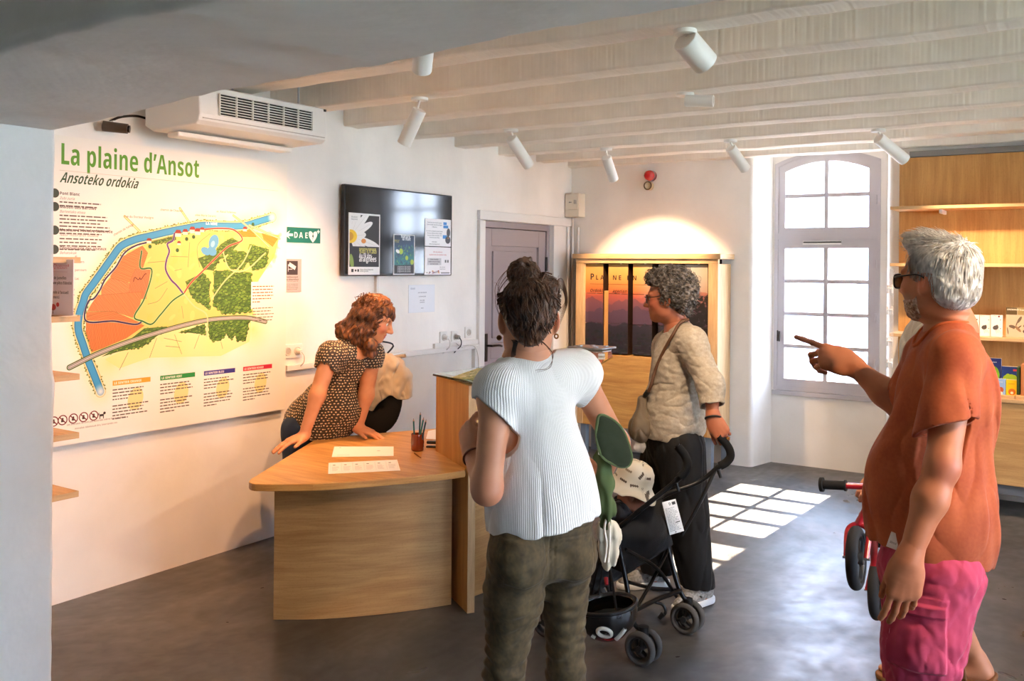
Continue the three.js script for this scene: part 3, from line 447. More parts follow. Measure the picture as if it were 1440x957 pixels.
    for (let k = 0; k < 5; k++) { const p = Bq([62, 112, 172, 230, 287][k], [768, 760, 751, 743, 735][k]); g.fillStyle = '#fbf6ec'; g.beginPath(); g.arc(p[0], p[1], 23, 0, 7); g.fill(); g.strokeStyle = '#6b1c18'; g.lineWidth = 5; g.stroke(); g.fillStyle = '#2d2522'; g.beginPath(); g.arc(p[0], p[1] - 6, 5, 0, 7); g.fill(); g.fillRect(p[0] - 8, p[1] - 1, 14, 11); g.beginPath(); g.moveTo(p[0] - 15, p[1] - 15); g.lineTo(p[0] + 15, p[1] + 15); g.stroke(); }
    { const p = Bq(335, 730); g.fillStyle = '#2d2522'; g.fillRect(p[0] - 16, p[1] - 4, 24, 11); g.fillRect(p[0] - 16, p[1] + 4, 4, 16); g.fillRect(p[0] + 4, p[1] + 4, 4, 16); g.beginPath(); g.arc(p[0] + 12, p[1] - 8, 7, 0, 7); g.fill(); g.fillRect(p[0] - 22, p[1] - 12, 4, 12); }
    text(Bq(135, 792), 'Les animaux ne sont pas autorisés même tenus en laisse', 13, '#6b5a50'); text(Bq(180, 800).map((v, i) => v + i * 12), 'Animaliak debekatuak dira, lokarriarekin ere', 12, '#8a7a70');
  });
  const t = thing('map_board', 'big white wall panel with a painted map of a river plain and a green title', 'map', [0, 0, 0]);
  const g = new THREE.BoxGeometry(w, h, 0.016), side = S({ color: 0xe6dfd2, roughness: 0.6 }), m = sh(new THREE.Mesh(g, [side, side, side, side, S({ map: tex, roughness: 0.55 }), side]));
  m.name = 'panel'; m.rotation.y = Math.PI / 2; m.position.set(x - 0.008, (y0 + y1) / 2, (zL + zR) / 2); t.add(m);
  for (const [a, b] of [[y0 + 0.04, y0 + 0.09], [y1 - 0.1, y1 - 0.05]]) obj('bracket', box(0.001, x - 0.016, a, b, zR + 0.03, zL - 0.03), S({ color: 0xa8a39a, roughness: 0.5 }), t);
}

// ------------------------------------------------------------------ signs, television and posters on the left wall
function wallPrint(name, label, category, a, b, depth, draw, K = 1400, x0 = 0.002, group) {   // a = [z, y] top left, b = [z, y] bottom right
  const w = a[0] - b[0], h = a[1] - b[1], tex = canvasTex(Math.max(8, Math.round(w * K)), Math.max(8, Math.round(h * K)), draw);
  const side = S({ color: 0xe8e4dc, roughness: 0.6 }), m = sh(new THREE.Mesh(new THREE.BoxGeometry(w, h, depth), [side, side, side, side, S({ map: tex, roughness: 0.5 }), side]));
  m.name = numbered(name); m.rotation.y = Math.PI / 2; m.position.set(x0 + depth / 2, (a[1] + b[1]) / 2, (a[0] + b[0]) / 2); scene.add(m);
  return tag(m, label, category, group);
}
wallPrint('direction_sign', 'green sign with a white arrow, the letters DAE and a heart', 'sign', [3.442, 1.825], [3.133, 1.728], 0.004, (g, w, h) => {
  g.fillStyle = '#e9f2ee'; g.fillRect(0, 0, w, h); g.fillStyle = '#0d7663'; g.fillRect(3, 3, w - 6, h - 6); g.fillStyle = '#f2f7f4';
  g.beginPath(); g.moveTo(w * 0.04, h * 0.5); g.lineTo(w * 0.19, h * 0.22); g.lineTo(w * 0.14, h * 0.42); g.lineTo(w * 0.26, h * 0.42); g.lineTo(w * 0.26, h * 0.58); g.lineTo(w * 0.14, h * 0.58); g.lineTo(w * 0.19, h * 0.78); g.fill();
  g.font = 'bold ' + Math.round(h * 0.5) + 'px sans-serif'; g.fillText('D', w * 0.28, h * 0.68); g.fillText('A', w * 0.42, h * 0.68); g.fillText('E', w * 0.57, h * 0.68);
  const cx = w * 0.79, cy = h * 0.52, s = h * 0.4; g.beginPath(); g.moveTo(cx, cy + s * 1.05); g.bezierCurveTo(cx - s * 1.7, cy - s * 0.3, cx - s * 0.7, cy - s * 1.3, cx, cy - s * 0.4); g.bezierCurveTo(cx + s * 0.7, cy - s * 1.3, cx + s * 1.7, cy - s * 0.3, cx, cy + s * 1.05); g.fill();
  g.fillStyle = '#0d5c4e'; g.beginPath(); g.moveTo(cx + 4, cy - s * 0.6); g.lineTo(cx - 10, cy + s * 0.15); g.lineTo(cx - 1, cy + s * 0.15); g.lineTo(cx - 6, cy + s * 0.7); g.lineTo(cx + 12, cy - s * 0.1); g.lineTo(cx + 3, cy - s * 0.1); g.fill();
  g.fillStyle = '#f2f7f4'; g.fillRect(w * 0.925, h * 0.1, w * 0.022, h * 0.26); g.fillRect(w * 0.897, h * 0.185, w * 0.077, h * 0.09);
});
wallPrint('notice_plate', 'grey notice plate with a surveillance camera pictogram below the green sign', 'sign', [3.443, 1.632], [3.291, 1.434], 0.004, (g, w, h) => {
  g.fillStyle = '#b5a9a2'; g.fillRect(0, 0, w, h); g.fillStyle = '#3e2f2a'; g.fillRect(w * 0.22, h * 0.06, w * 0.58, h * 0.42); g.fillStyle = '#e6dfd8';
  g.save(); g.translate(w * 0.52, h * 0.22); g.rotate(0.45); g.fillRect(-w * 0.2, -h * 0.06, w * 0.38, h * 0.12); g.restore(); g.fillRect(w * 0.3, h * 0.3, w * 0.22, h * 0.02); g.fillRect(w * 0.29, h * 0.16, w * 0.02, h * 0.22);
  g.fillStyle = '#4a3d38'; g.font = 'bold ' + Math.round(w * 0.092) + 'px sans-serif'; g.textAlign = 'center'; g.fillText('Établissement', w / 2, h * 0.57); g.fillText('sous vidéosurveillance', w / 2, h * 0.64, w * 0.7); g.font = Math.round(w * 0.06) + 'px sans-serif';
  for (const [k, s] of ['Loi n° 95-73 du 21 janvier 1995', 'Pour tout renseignement', 's’adresser à la direction', 'droit d’accès aux images', 'téléphone à l’accueil'].entries()) g.fillText(s, w / 2, h * (0.69 + k * 0.055 + (k ? 0.03 : 0)), w * 0.66);
});
{
  const t = thing('television', 'large black wall television, switched off, with posters stuck along its lower edge', 'television', [0, 1.528, 2.416]), W = 1.125, H = 0.583;
  obj('casing', box(0.025, 0.058, 0, H, -W / 2, W / 2, 0.006), blackPlastic, t);
  obj('screen', box(0.058, 0.0605, 0.016, H - 0.01, -W / 2 + 0.01, W / 2 - 0.01, 0.001), P({ color: 0x0b0d0e, roughness: 0.1, ior: 1.45 }), t);
  obj('wall_bracket', box(0.002, 0.026, 0.18, 0.42, -0.25, 0.25), darkIron, t);
}
const onTv = 0.0612;
wallPrint('poster', 'poster of a white daisy on black, on the left of the television screen', 'poster', [2.945, 1.932], [2.648, 1.536], 0.0025, (g, w, h) => {
  g.fillStyle = '#ecebe8'; g.fillRect(0, 0, w, h); g.fillStyle = '#1d1d1b'; g.fillRect(w * 0.03, h * 0.03, w * 0.94, h * 0.84);
  g.save(); g.beginPath(); g.rect(w * 0.03, h * 0.03, w * 0.94, h * 0.84); g.clip();
  g.fillStyle = '#f0eeea'; const cx = w * 0.06, cy = h * 0.38; for (let k = 0; k < 9; k++) { const a = -1.75 + k * 0.33, L = w * (0.62 + 0.22 * Math.sin(k * 2.3)); g.save(); g.translate(cx, cy); g.rotate(a); g.beginPath(); g.ellipse(L * 0.62, 0, L * 0.52, w * 0.085, 0, 0, 7); g.fill(); g.strokeStyle = '#c6c3bd'; g.lineWidth = 2; g.beginPath(); g.moveTo(L * 0.2, 0); g.lineTo(L, 0); g.stroke(); g.restore(); }
  g.fillStyle = '#1d1d1b'; g.fillRect(0, h * 0.54, w, h * 0.4); g.fillStyle = '#eec61e'; g.beginPath(); g.ellipse(cx, cy, w * 0.2, h * 0.11, 0, 0, 7); g.fill(); g.fillStyle = '#c99412'; g.beginPath(); g.ellipse(cx - w * 0.03, cy, w * 0.12, h * 0.07, 0, 0, 7); g.fill();
  g.fillStyle = '#e0924a'; g.beginPath(); g.ellipse(w * 0.47, h * 0.45, w * 0.075, h * 0.038, 0, 0, 7); g.fill(); g.fillStyle = '#7d9a45'; g.beginPath(); g.ellipse(w * 0.1, h * 0.78, w * 0.06, h * 0.12, -0.2, 0, 7); g.fill(); g.restore();
  g.fillStyle = '#f0eeea'; g.fillRect(w * 0.03, h * 0.02, w * 0.34, h * 0.12); g.fillStyle = '#777'; g.font = Math.round(w * 0.05) + 'px sans-serif'; g.fillText('Muséum', w * 0.08, h * 0.08); g.fillText('Bayonne', w * 0.08, h * 0.115);
  g.fillStyle = '#e8dc6a'; g.font = 'bold ' + Math.round(w * 0.062) + 'px sans-serif'; g.fillText('EXPOSITION TEMPORAIRE', w * 0.33, h * 0.6, w * 0.55); g.font = 'bold ' + Math.round(w * 0.1) + 'px sans-serif'; g.fillText('15.03 > 5.11.2023', w * 0.33, h * 0.65, w * 0.56);
  g.fillStyle = '#f5f3ee'; g.font = 'bold ' + Math.round(w * 0.13) + 'px sans-serif'; g.fillText('Au fil des', w * 0.33, h * 0.72, w * 0.4); g.font = 'bold ' + Math.round(w * 0.17) + 'px sans-serif'; g.fillText('araignées', w * 0.33, h * 0.785, w * 0.56);
  g.fillStyle = '#222'; g.fillRect(w * 0.09, h * 0.905, w * 0.07, h * 0.05); g.fillRect(w * 0.2, h * 0.915, w * 0.05, h * 0.03); g.fillRect(w * 0.28, h * 0.91, w * 0.05, h * 0.04); g.font = Math.round(w * 0.04) + 'px sans-serif'; g.fillText('Plaine d’Ansot Bayonne', w * 0.36, h * 0.925); g.fillText('entrée gratuite', w * 0.36, h * 0.95);
}, 1500, onTv, 'posters on the television screen');
wallPrint('poster', 'narrow dark blue and green poster in the middle of the television screen', 'poster', [2.512, 1.809], [2.287, 1.534], 0.0025, (g, w, h) => {
  g.fillStyle = '#dfe3e2'; g.fillRect(0, 0, w, h); const gr = g.createLinearGradient(0, 0, w * 0.4, h); gr.addColorStop(0, '#0e2230'); gr.addColorStop(0.4, '#1d4c6c'); gr.addColorStop(0.75, '#1f7f7a'); gr.addColorStop(1, '#17303a'); g.fillStyle = gr; g.fillRect(w * 0.04, h * 0.02, w * 0.92, h * 0.95);
  const R = rng(3); for (let k = 0; k < 120; k++) { g.fillStyle = ['rgba(60,150,150,.5)', 'rgba(20,60,90,.6)', 'rgba(130,190,90,.5)', 'rgba(40,100,140,.5)'][k % 4]; g.beginPath(); g.ellipse(w * (0.08 + R() * 0.84), h * (0.25 + R() * 0.48), R() * 16 + 3, R() * 9 + 2, R() * 3, 0, 7); g.fill(); }
  g.fillStyle = '#a9c84c'; for (const [X, Y, r] of [[0.35, 0.42, 0.09], [0.62, 0.58, 0.07], [0.87, 0.68, 0.08]]) { g.beginPath(); g.arc(w * X, h * Y, w * r, 0, 7); g.fill(); } g.fillStyle = '#eef4f4'; g.beginPath(); g.ellipse(w * 0.2, h * 0.42, w * 0.09, h * 0.045, 0.4, 0, 7); g.fill();
  g.fillStyle = '#101c22'; g.fillRect(w * 0.04, h * 0.76, w * 0.92, h * 0.2); g.fillStyle = '#e9eef0'; g.font = 'bold ' + Math.round(w * 0.13) + 'px sans-serif'; g.textAlign = 'center'; g.fillText('Nature', w * 0.56, h * 0.085); g.fillText('la nuit', w * 0.6, h * 0.145); g.font = Math.round(w * 0.06) + 'px sans-serif'; for (let k = 0; k < 4; k++) g.fillText('programme des sorties', w * 0.5, h * (0.81 + k * 0.04)); g.fillStyle = '#d8c23c'; g.fillText('GRATUIT', w * 0.16, h * 0.17); g.fillText('12 mai', w * 0.16, h * 0.205);
}, 1500, onTv, 'posters on the television screen');
wallPrint('poster', 'white information sheet with blue marks, upper right of the television screen', 'poster', [2.176, 1.932], [1.876, 1.737], 0.0025, (g, w, h) => {
  g.fillStyle = '#eef0f3'; g.fillRect(0, 0, w, h); g.fillStyle = '#3c4a58'; g.font = Math.round(h * 0.06) + 'px sans-serif'; g.textAlign = 'center';
  ['Ouvertures du site de la plaine', 'Zone humide naturelle protégée', 'à Bayonne', '', 'Du mardi au dimanche toute l’année', 'Horaires d’été de 9h30 à 19h00', 'Horaires d’hiver de 9h30 à 17h', 'Fermé les jours fériés', '', 'Accès libre', 'www.ansot.bayonne.fr'].forEach((s, k) => g.fillText(s, w * 0.36, h * (0.16 + k * 0.078), w * 0.62));
  g.fillStyle = '#2f86cf'; g.fillRect(w * 0.7, h * 0.1, w * 0.13, h * 0.1); g.fillRect(w * 0.7, h * 0.22, w * 0.19, h * 0.1); g.fillRect(w * 0.68, h * 0.58, w * 0.16, h * 0.13); g.fillStyle = '#3a3f48'; g.beginPath(); g.ellipse(w * 0.9, h * 0.48, w * 0.07, h * 0.16, 0.1, 0, 7); g.ellipse(w * 0.88, h * 0.75, w * 0.1, h * 0.14, 0, 0, 7); g.fill(); g.fillStyle = '#c77a2c'; g.fillRect(w * 0.88, h * 0.66, w * 0.03, h * 0.05);
  g.fillStyle = '#222'; g.font = 'bold ' + Math.round(h * 0.06) + 'px sans-serif'; g.fillText('→ ✕ ❋', w * 0.86, h * 0.95);
}, 1500, onTv, 'posters on the television screen');
wallPrint('poster', 'white sheet with red headings and a grey box, lower right of the television screen', 'poster', [2.178, 1.731], [1.876, 1.534], 0.0025, (g, w, h) => {
  g.fillStyle = '#f0edee'; g.fillRect(0, 0, w, h); g.textAlign = 'center'; g.fillStyle = '#b8403c'; g.font = Math.round(h * 0.07) + 'px sans-serif'; g.fillText('Afin de préserver', w * 0.5, h * 0.2); g.fillText('la plaine merci de respecter le site', w * 0.5, h * 0.3, w * 0.66);
  g.fillStyle = '#c8c6c9'; g.fillRect(w * 0.1, h * 0.4, w * 0.53, h * 0.25); g.fillStyle = '#3b3b40'; g.font = 'bold ' + Math.round(h * 0.065) + 'px sans-serif'; ['chiens interdits', 'même tenus en laisse', 'sur tout le site'].forEach((s, k) => g.fillText(s, w * 0.36, h * (0.47 + k * 0.08), w * 0.46)); g.font = Math.round(h * 0.05) + 'px sans-serif'; g.fillText('Merci de votre', w * 0.68, h * 0.74); g.fillText('compréhension', w * 0.68, h * 0.81);
  const R = rng(9); for (let k = 0; k < 26; k++) { g.fillStyle = ['#a5462f', '#4a3a30', '#c98c4e', '#7a5a8a'][k % 4]; g.beginPath(); g.arc(w * (0.04 + R() * 0.52), h * (0.86 + R() * 0.1), 3 + R() * 6, 0, 7); g.fill(); } g.fillStyle = '#666'; g.fillRect(w * 0.62, h * 0.92, w * 0.34, h * 0.035); g.fillRect(w * 0.77, h * 0.46, w * 0.06, h * 0.1); g.fillRect(w * 0.86, h * 0.46, w * 0.06, h * 0.1);
}, 1500, onTv, 'posters on the television screen');
wallPrint('paper_notice', 'white paper notice taped to the wall under the television', 'notice', [2.278, 1.462], [1.985, 1.266], 0.002, (g, w, h) => {
  g.fillStyle = '#eceef2'; g.fillRect(0, 0, w, h); g.strokeStyle = '#c9ccd6'; g.strokeRect(2, 2, w - 4, h - 4); g.fillStyle = '#8a90a0'; g.font = 'italic ' + Math.round(h * 0.1) + 'px serif'; g.fillText('Ansot', w * 0.06, h * 0.16); g.fillStyle = '#333a48'; g.textAlign = 'center'; g.font = Math.round(h * 0.058) + 'px sans-serif'; ['pour votre sécurité', '', 'ce site est placé', '', 'sous vidéo', 'protection', '', '', 'merci'].forEach((s, k) => g.fillText(s, w * 0.52, h * (0.3 + k * 0.07)));
});
// sockets, one by one
function socket(label, px, py, plug) {
  const p = onPlane(px, py, 'x', 0.01), t = thing('wall_socket', label, 'socket', [0, p.y, p.z], 0, 'wall sockets');
  obj('plate', box(0, 0.012, -0.042, 0.042, -0.042, 0.042, 0.004), whitePlastic, t);
  const ring = lathe([[0.02, 0], [0.026, 0], [0.026, 0.005], [0.02, 0.005], [0.02, 0]], 24); ring.rotateZ(-Math.PI / 2); ring.translate(0.011, 0, 0); obj('ring', ring, S({ color: 0xd8d3ca, roughness: 0.5 }), t);
  if (plug) { const g = obj('plug', [rod(V(0.012, 0, 0), V(0.05, -0.004, 0), 0.018, 0.014, 14)], plug === 'dark' ? S({ color: 0x9a948c }) : whitePlastic, t); obj('cord', tube([V(0.05, -0.005, 0), V(0.06, -0.03, -0.01), V(0.05, -0.07, -0.015), V(0.02, -0.1, -0.004), V(0.012, -0.12, 0.012)], 0.004, 20), plug === 'dark' ? blackPlastic : whitePlastic, g); }
  else obj('recess', (() => { const g = new THREE.CylinderGeometry(0.019, 0.019, 0.002, 20); g.rotateZ(Math.PI / 2); g.translate(0.012, 0, 0); return g; })(), S({ color: 0xbab4aa }), t);
  return t;
}
socket('empty white socket on the wall just right of the map board', 404.5, 494);
socket('white socket with a plug, between the map board and the bending woman', 418, 493, 'white');
socket('white socket with a plug, leftmost of the three left of the grey door', 624, 474, 'white');
socket('white socket with a dark plug, middle one of the three left of the grey door', 640, 473, 'dark');
socket('white double socket nearest the frame of the grey door', 659, 467);
// wires along the trunking
tag(obj('wire', tube([V(0.015, 1.03, 1.75), V(0.05, 0.99, 1.7), V(0.04, 1.0, 1.6), V(0.035, 0.98, 1.52), V(0.045, 0.9, 1.49), V(0.04, 0.6, 1.485)], 0.005, 40), whitePlastic), 'thin cable that runs from the sockets down beside the grey door', 'cable');
tag(obj('wire', tube([V(0.05, 1.1, 2.64), V(0.06, 1.06, 2.5), V(0.05, 1.0, 2.56), V(0.06, 0.94, 2.62), V(0.06, 0.8, 2.6), V(0.08, 0.5, 2.58)], 0.006, 40), blackPlastic), 'black cable that hangs on the wall behind the bending woman', 'cable');
// electrical box over the door and the fire alarm
{
  const t = thing('electrical_box', 'cream electrical box on the wall corner above the grey door', 'electrical box', [0, 2.03, 0.0]);
  obj('casing', box(0.002, 0.145, 0.01, 0.22, 0.002, 0.12, 0.006), S({ color: 0xe6dcc8, roughness: 0.5 }), t);
  obj('cover', box(0.01, 0.137, 0.075, 0.21, 0.12, 0.128, 0.003), S({ color: 0xeee4d2, roughness: 0.5 }), t);
  obj('button', box(0.1, 0.125, 0.125, 0.16, 0.128, 0.138, 0.003), S({ color: 0xb9b2a4, roughness: 0.5 }), t);
  obj('lock', [rod(V(0.055, 0.14, 0.127), V(0.055, 0.14, 0.132), 0.005), rod(V(0.07, 0.14, 0.127), V(0.07, 0.14, 0.132), 0.004)], blackPlastic, t);
}
{
  const t = thing('fire_alarm', 'red alarm flasher above a round siren on the back wall', 'alarm', [0.785, 2.33, 0.0]);
  const bulb = lathe([[0.0001, 0.075], [0.02, 0.072], [0.038, 0.058], [0.046, 0.03], [0.046, 0.0], [0.0001, 0]], 24); bulb.rotateX(Math.PI / 2); bulb.translate(0.005, 0.05, 0.02); obj('red_lamp', bulb, P({ color: 0xd0101c, roughness: 0.15, clearcoat: 1 }), t, 'red dome lamp');
  obj('lamp_base', (() => { const g = new THREE.CylinderGeometry(0.043, 0.046, 0.022, 24); g.rotateX(Math.PI / 2); g.translate(0.005, 0.05, 0.011); return g; })(), S({ color: 0x8d1218, roughness: 0.4 }), t);
  const horn = lathe([[0.0001, 0.02], [0.012, 0.022], [0.022, 0.034], [0.034, 0.05], [0.038, 0.048], [0.038, 0.0], [0.0001, 0]], 28); horn.rotateX(Math.PI / 2); horn.translate(-0.01, -0.035, 0.002); obj('siren', horn, S({ color: 0xe8d6b4, roughness: 0.45 }), t);
  const rim = new THREE.TorusGeometry(0.033, 0.006, 10, 28); rim.translate(-0.01, -0.035, 0.05); obj('rim', rim, S({ color: 0x6a5430, roughness: 0.4 }), t);
}
// ------------------------------------------------------------------ shelves between the pillar and the left wall
[[1.622, 'topmost'], [1.386, 'second from the top'], [1.15, 'middle one'], [0.913, 'second from the bottom'], [0.676, 'lowest']].forEach(([y, which]) => {
  const t = thing('wall_shelf', `oak shelf end beside the pillar, ${which} of the five`, 'shelf', [0, y, 5.1], 0, 'oak shelves behind the pillar');
  obj('board', box(0.0, 0.63, -0.024, 0, 0, 0.253, 0.002), oak, t);
  obj('edge_band', box(0.63, 0.632, -0.024, 0, 0, 0.253, 0.0008), oakEdge, t);
  for (const x of [0.1, 0.45]) obj('bracket', box(x, x + 0.03, -0.06, -0.024, 0.2, 0.253), whitePaint, t);
});
{
  const p0 = onPlane(66, 362, 'z', 5.16), p1 = onPlane(103, 428, 'z', 5.16), w = 0.2, h = 0.222, x1 = p1.x;
  const tex = canvasTex(400, 444, (g, W, H) => { g.fillStyle = '#e9e3ee'; g.fillRect(0, 0, W, H); g.fillStyle = '#c4587c'; g.font = '52px sans-serif'; g.textAlign = 'right'; g.fillText('Chasson*', W * 0.86, H * 0.17); g.fillStyle = '#c9b6c6'; g.fillRect(W * 0.3, H * 0.22, W * 0.5, 3); g.fillStyle = '#2e2630'; g.font = 'bold 32px sans-serif'; g.fillText('Prêt de jumelles', W * 0.76, H * 0.36); g.fillText('contre une pièce d’identité', W * 0.95, H * 0.45, W * 0.9); g.fillText('demande à l’accueil', W * 0.84, H * 0.62, W * 0.8); g.fillText('merci', W * 0.52, H * 0.71); g.fillStyle = '#b8232f'; g.beginPath(); g.ellipse(W * 0.3, H * 0.87, 40, 26, 0, 0, 7); g.fill(); g.beginPath(); g.ellipse(W * 0.46, H * 0.82, 22, 18, 0, 0, 7); g.fill(); g.fillStyle = '#3a2a2e'; g.fillRect(W * 0.28, H * 0.9, 10, 40); });
  const t = thing('sign_holder', 'white notice in a clear stand on the oak shelf beside the pillar', 'notice', [x1 - w, 1.386, 5.16]);
  const side = S({ color: 0xe9e3ee }), m = sh(new THREE.Mesh(new THREE.BoxGeometry(w, h, 0.002), [side, side, side, side, S({ map: tex, roughness: 0.35 }), side])); m.name = 'paper'; m.position.set(w / 2, h / 2 + 0.004, 0); t.add(m);
  obj('clear_stand', [box(0, w, 0, 0.004, -0.04, 0.03, 0.001), box(-0.002, w + 0.002, 0.003, h + 0.006, -0.006, -0.003, 0.0005)], P({ color: 0xffffff, transmission: 1, roughness: 0.05, thickness: 0, ior: 1.49 }), t);
}

// ------------------------------------------------------------------ reception desk
const DESK = 0.66;
{
  const t = thing('reception_desk', 'low oak reception desk with a curved front and a rounded worktop', 'desk', [0, 0, 0]);
  const front = [[1.066, 4.565], [1.122, 4.533], [1.264, 4.42], [1.364, 4.306], [1.454, 4.176], [1.544, 4.035], [1.605, 3.93], [1.64, 3.83]];
  const fc = new THREE.CatmullRomCurve3(front.map((p) => V(p[0], 0, p[1]))).getPoints(28).map((p) => [p.x, p.z]);
  const corner = []; for (let k = 0; k <= 6; k++) { const a = k / 6; corner.push([lerp(lerp(0.955, 1.005, a), lerp(1.005, 1.066, a), a), lerp(lerp(4.47, 4.58, a), lerp(4.58, 4.565, a), a)]); }
  const out = [...corner, ...fc.slice(1), [1.585, 3.745], [1.264, 3.562], [0.858, 3.044], [0.521, 3.66]];
  obj('worktop', slab(out.slice().reverse(), DESK - 0.032, DESK, 0.004), oak, t);
  const arc = [[0.968, 4.361], [1.131, 4.239], [1.287, 4.079], [1.408, 3.92], [1.506, 3.764]], ac = new THREE.CatmullRomCurve3(arc.map((p) => V(p[0], 0, p[1]))).getPoints(36);
  const pos = [], uv = [], idx = []; let s = 0, prev = null;
  ac.forEach((p, i) => { const q = ac[Math.min(i + 1, ac.length - 1)], r = ac[Math.max(i - 1, 0)], n = V(-(q.z - r.z), 0, q.x - r.x).normalize().multiplyScalar(-1); if (prev) s += p.distanceTo(prev); prev = p; for (const [y, o] of [[0.002, 0], [DESK - 0.033, 0], [DESK - 0.033, 0.022], [0.002, 0.022]]) { pos.push(p.x - n.x * o * -1 * -1, y, p.z - n.z * o * -1 * -1); uv.push(s, y + o); } });
  for (let i = 0; i < ac.length - 1; i++) for (let j = 0; j < 4; j++) { const a = i * 4 + j, b = i * 4 + (j + 1) % 4, c = a + 4, d = b + 4; idx.push(a, c, b, b, c, d); }
  const last = (ac.length - 1) * 4; idx.push(0, 1, 2, 0, 2, 3, last, last + 2, last + 1, last, last + 3, last + 2);
  const g = new THREE.BufferGeometry(); g.setAttribute('position', new THREE.Float32BufferAttribute(pos, 3)); g.setAttribute('uv', new THREE.Float32BufferAttribute(uv, 2)); g.setIndex(idx);
  const cg = toCreasedNormals(g, 0.6); obj('front_panel', cg, oakFace, t, 'curved oak front panel');
  const wallp = (a, b, y0, y1, th, mat, name, par = t, label) => { const d = V(b[0] - a[0], 0, b[1] - a[1]), L = d.length(), bx = box(0, L, y0, y1, -th, 0, 0.002); bx.rotateY(-Math.atan2(d.z, d.x)); bx.translate(a[0], 0, a[1]); return obj(name, bx, mat, par, label); };
  wallp([0.6, 3.75], [0.972, 4.352], 0.002, DESK - 0.033, 0.022, oakFace, 'side_panel');
}
{
  const t = thing('high_counter', 'tall oak counter with an upright end panel, behind the low desk', 'counter', [0, 0, 0]);
  // end panel: stands on the floor and rises past the worktop
  const a = [1.25, 3.553], b = [1.652, 3.824], dx = b[0] - a[0], dz = b[1] - a[1], L = Math.hypot(dx, dz);
  const ep = box(0, L, 0.002, 1.048, -0.036, 0, 0.002, 'v'); ep.rotateY(-Math.atan2(dz, dx)); ep.translate(a[0], 0, a[1]); obj('end_panel', ep, oakPanel, t, 'upright orange oak end panel');
  const eb = box(L, L + 0.003, 0.002, 1.048, -0.036, 0, 0.001, 'v'); eb.rotateY(-Math.atan2(dz, dx)); eb.translate(a[0], 0, a[1]); obj('edge_band', eb, oakEdge, t);
  const pts = new THREE.CatmullRomCurve3([[1.545, 3.7], [1.572, 3.45], [1.57, 3.1], [1.5, 2.7], [1.37, 2.32], [1.2, 2.0]].map((p) => V(p[0], 0, p[1]))).getPoints(24), out = pts.map((p) => [p.x, p.z]), inn = pts.map((p) => [p.x - 0.025, p.z]);
  obj('front_panel', slab([...out, ...inn.reverse()], 0.004, 1.03, 0), oakFace, t);
  obj('inner_shelf', slab([...out.map((p) => [p[0] - 0.026, p[1]]), [0.95, 2.1], [1.25, 2.8], [1.3, 3.5]], 0.7, 0.72, 0.002), oak, t);
  for (const [x, z] of [[1.5, 3.55], [1.48, 2.7], [1.2, 2.1]]) obj('glass_stud', rod(V(x - 0.04, 1.03, z), V(x - 0.04, 1.056, z), 0.012), steel, t);
}
{
  const e = [[1.32, 3.67], [1.7, 3.838], [1.775, 3.81], [1.82, 3.6], [1.83, 3.25], [1.76, 2.75], [1.62, 2.32], [1.455, 2.02], [1.36, 1.83], [1.24, 1.72], [1.12, 1.74], [1.06, 1.83], [1.1, 2.05], [1.22, 2.5], [1.31, 3.0], [1.325, 3.4]];
  const glass = slab(e.slice().reverse(), 1.056, 1.066, 0.002);
  const t = thing('glass_top', 'clear glass top with green edges lying on the tall counter', 'glass top', [0, 0, 0]);
  obj('glass_sheet', glass, P({ color: 0xe9f7f0, transmission: 1, roughness: 0.01, thickness: 0.01, ior: 1.5, attenuationColor: new THREE.Color(0x5cc09c), attenuationDistance: 0.3 }), t);
}
// what lies on the desk and on the glass
function flatSheet(name, label, cat, corners, y, draw, W = 512, H = 360, th = 0.0012, group) {
  const q = corners.map((c) => Array.isArray(c) ? onPlane(c[0], c[1], 'y', y) : c), tex = canvasTex(W, H, draw), c = q[0].clone().add(q[2]).multiplyScalar(0.5); c.y = y;
  const p = q.map((v) => V(v.x - c.x, 0, v.z - c.z)), pos = [], uv = [], idx = [0, 3, 1, 1, 3, 2];   // corners: back left, back right, front right, front left
  p.forEach((v, i) => { pos.push(v.x, th, v.z); uv.push(...[[0, 1], [1, 1], [1, 0], [0, 0]][i]); });
  p.forEach((v) => { pos.push(v.x, 0, v.z); uv.push(0.5, 0.99); });
  for (let i = 0; i < 4; i++) { const j = (i + 1) % 4; idx.push(i, j, i + 4, j, j + 4, i + 4); }
  idx.push(4, 5, 7, 5, 6, 7);
  let g = new THREE.BufferGeometry(); g.setAttribute('position', new THREE.Float32BufferAttribute(pos, 3)); g.setAttribute('uv', new THREE.Float32BufferAttribute(uv, 2)); g.setIndex(idx); g = g.toNonIndexed(); g.computeVertexNormals();
  const m = obj(name, g, S({ map: tex, roughness: 0.55 })); m.position.copy(c); m.position.y += 0.0008; return tag(m, label, cat, group);
}
flatSheet('paper_sheet', 'blank-looking white sheet farther back on the desk worktop', 'paper', [[470, 628], [553.5, 628], [553.5, 641], [466.5, 642.5]], DESK, (g, W, H) => { g.fillStyle = '#f4f4f1'; g.fillRect(0, 0, W, H); g.fillStyle = '#55606a'; g.fillRect(W * 0.09, H * 0.1, 16, 10); g.fillStyle = '#b8bec4'; g.beginPath(); g.arc(W * 0.75, H * 0.45, 16, 0, 7); g.fill(); for (let k = 0; k < 4; k++) g.fillRect(W * 0.08, H * (0.9 - k * 0.04), W * 0.2, 3); });
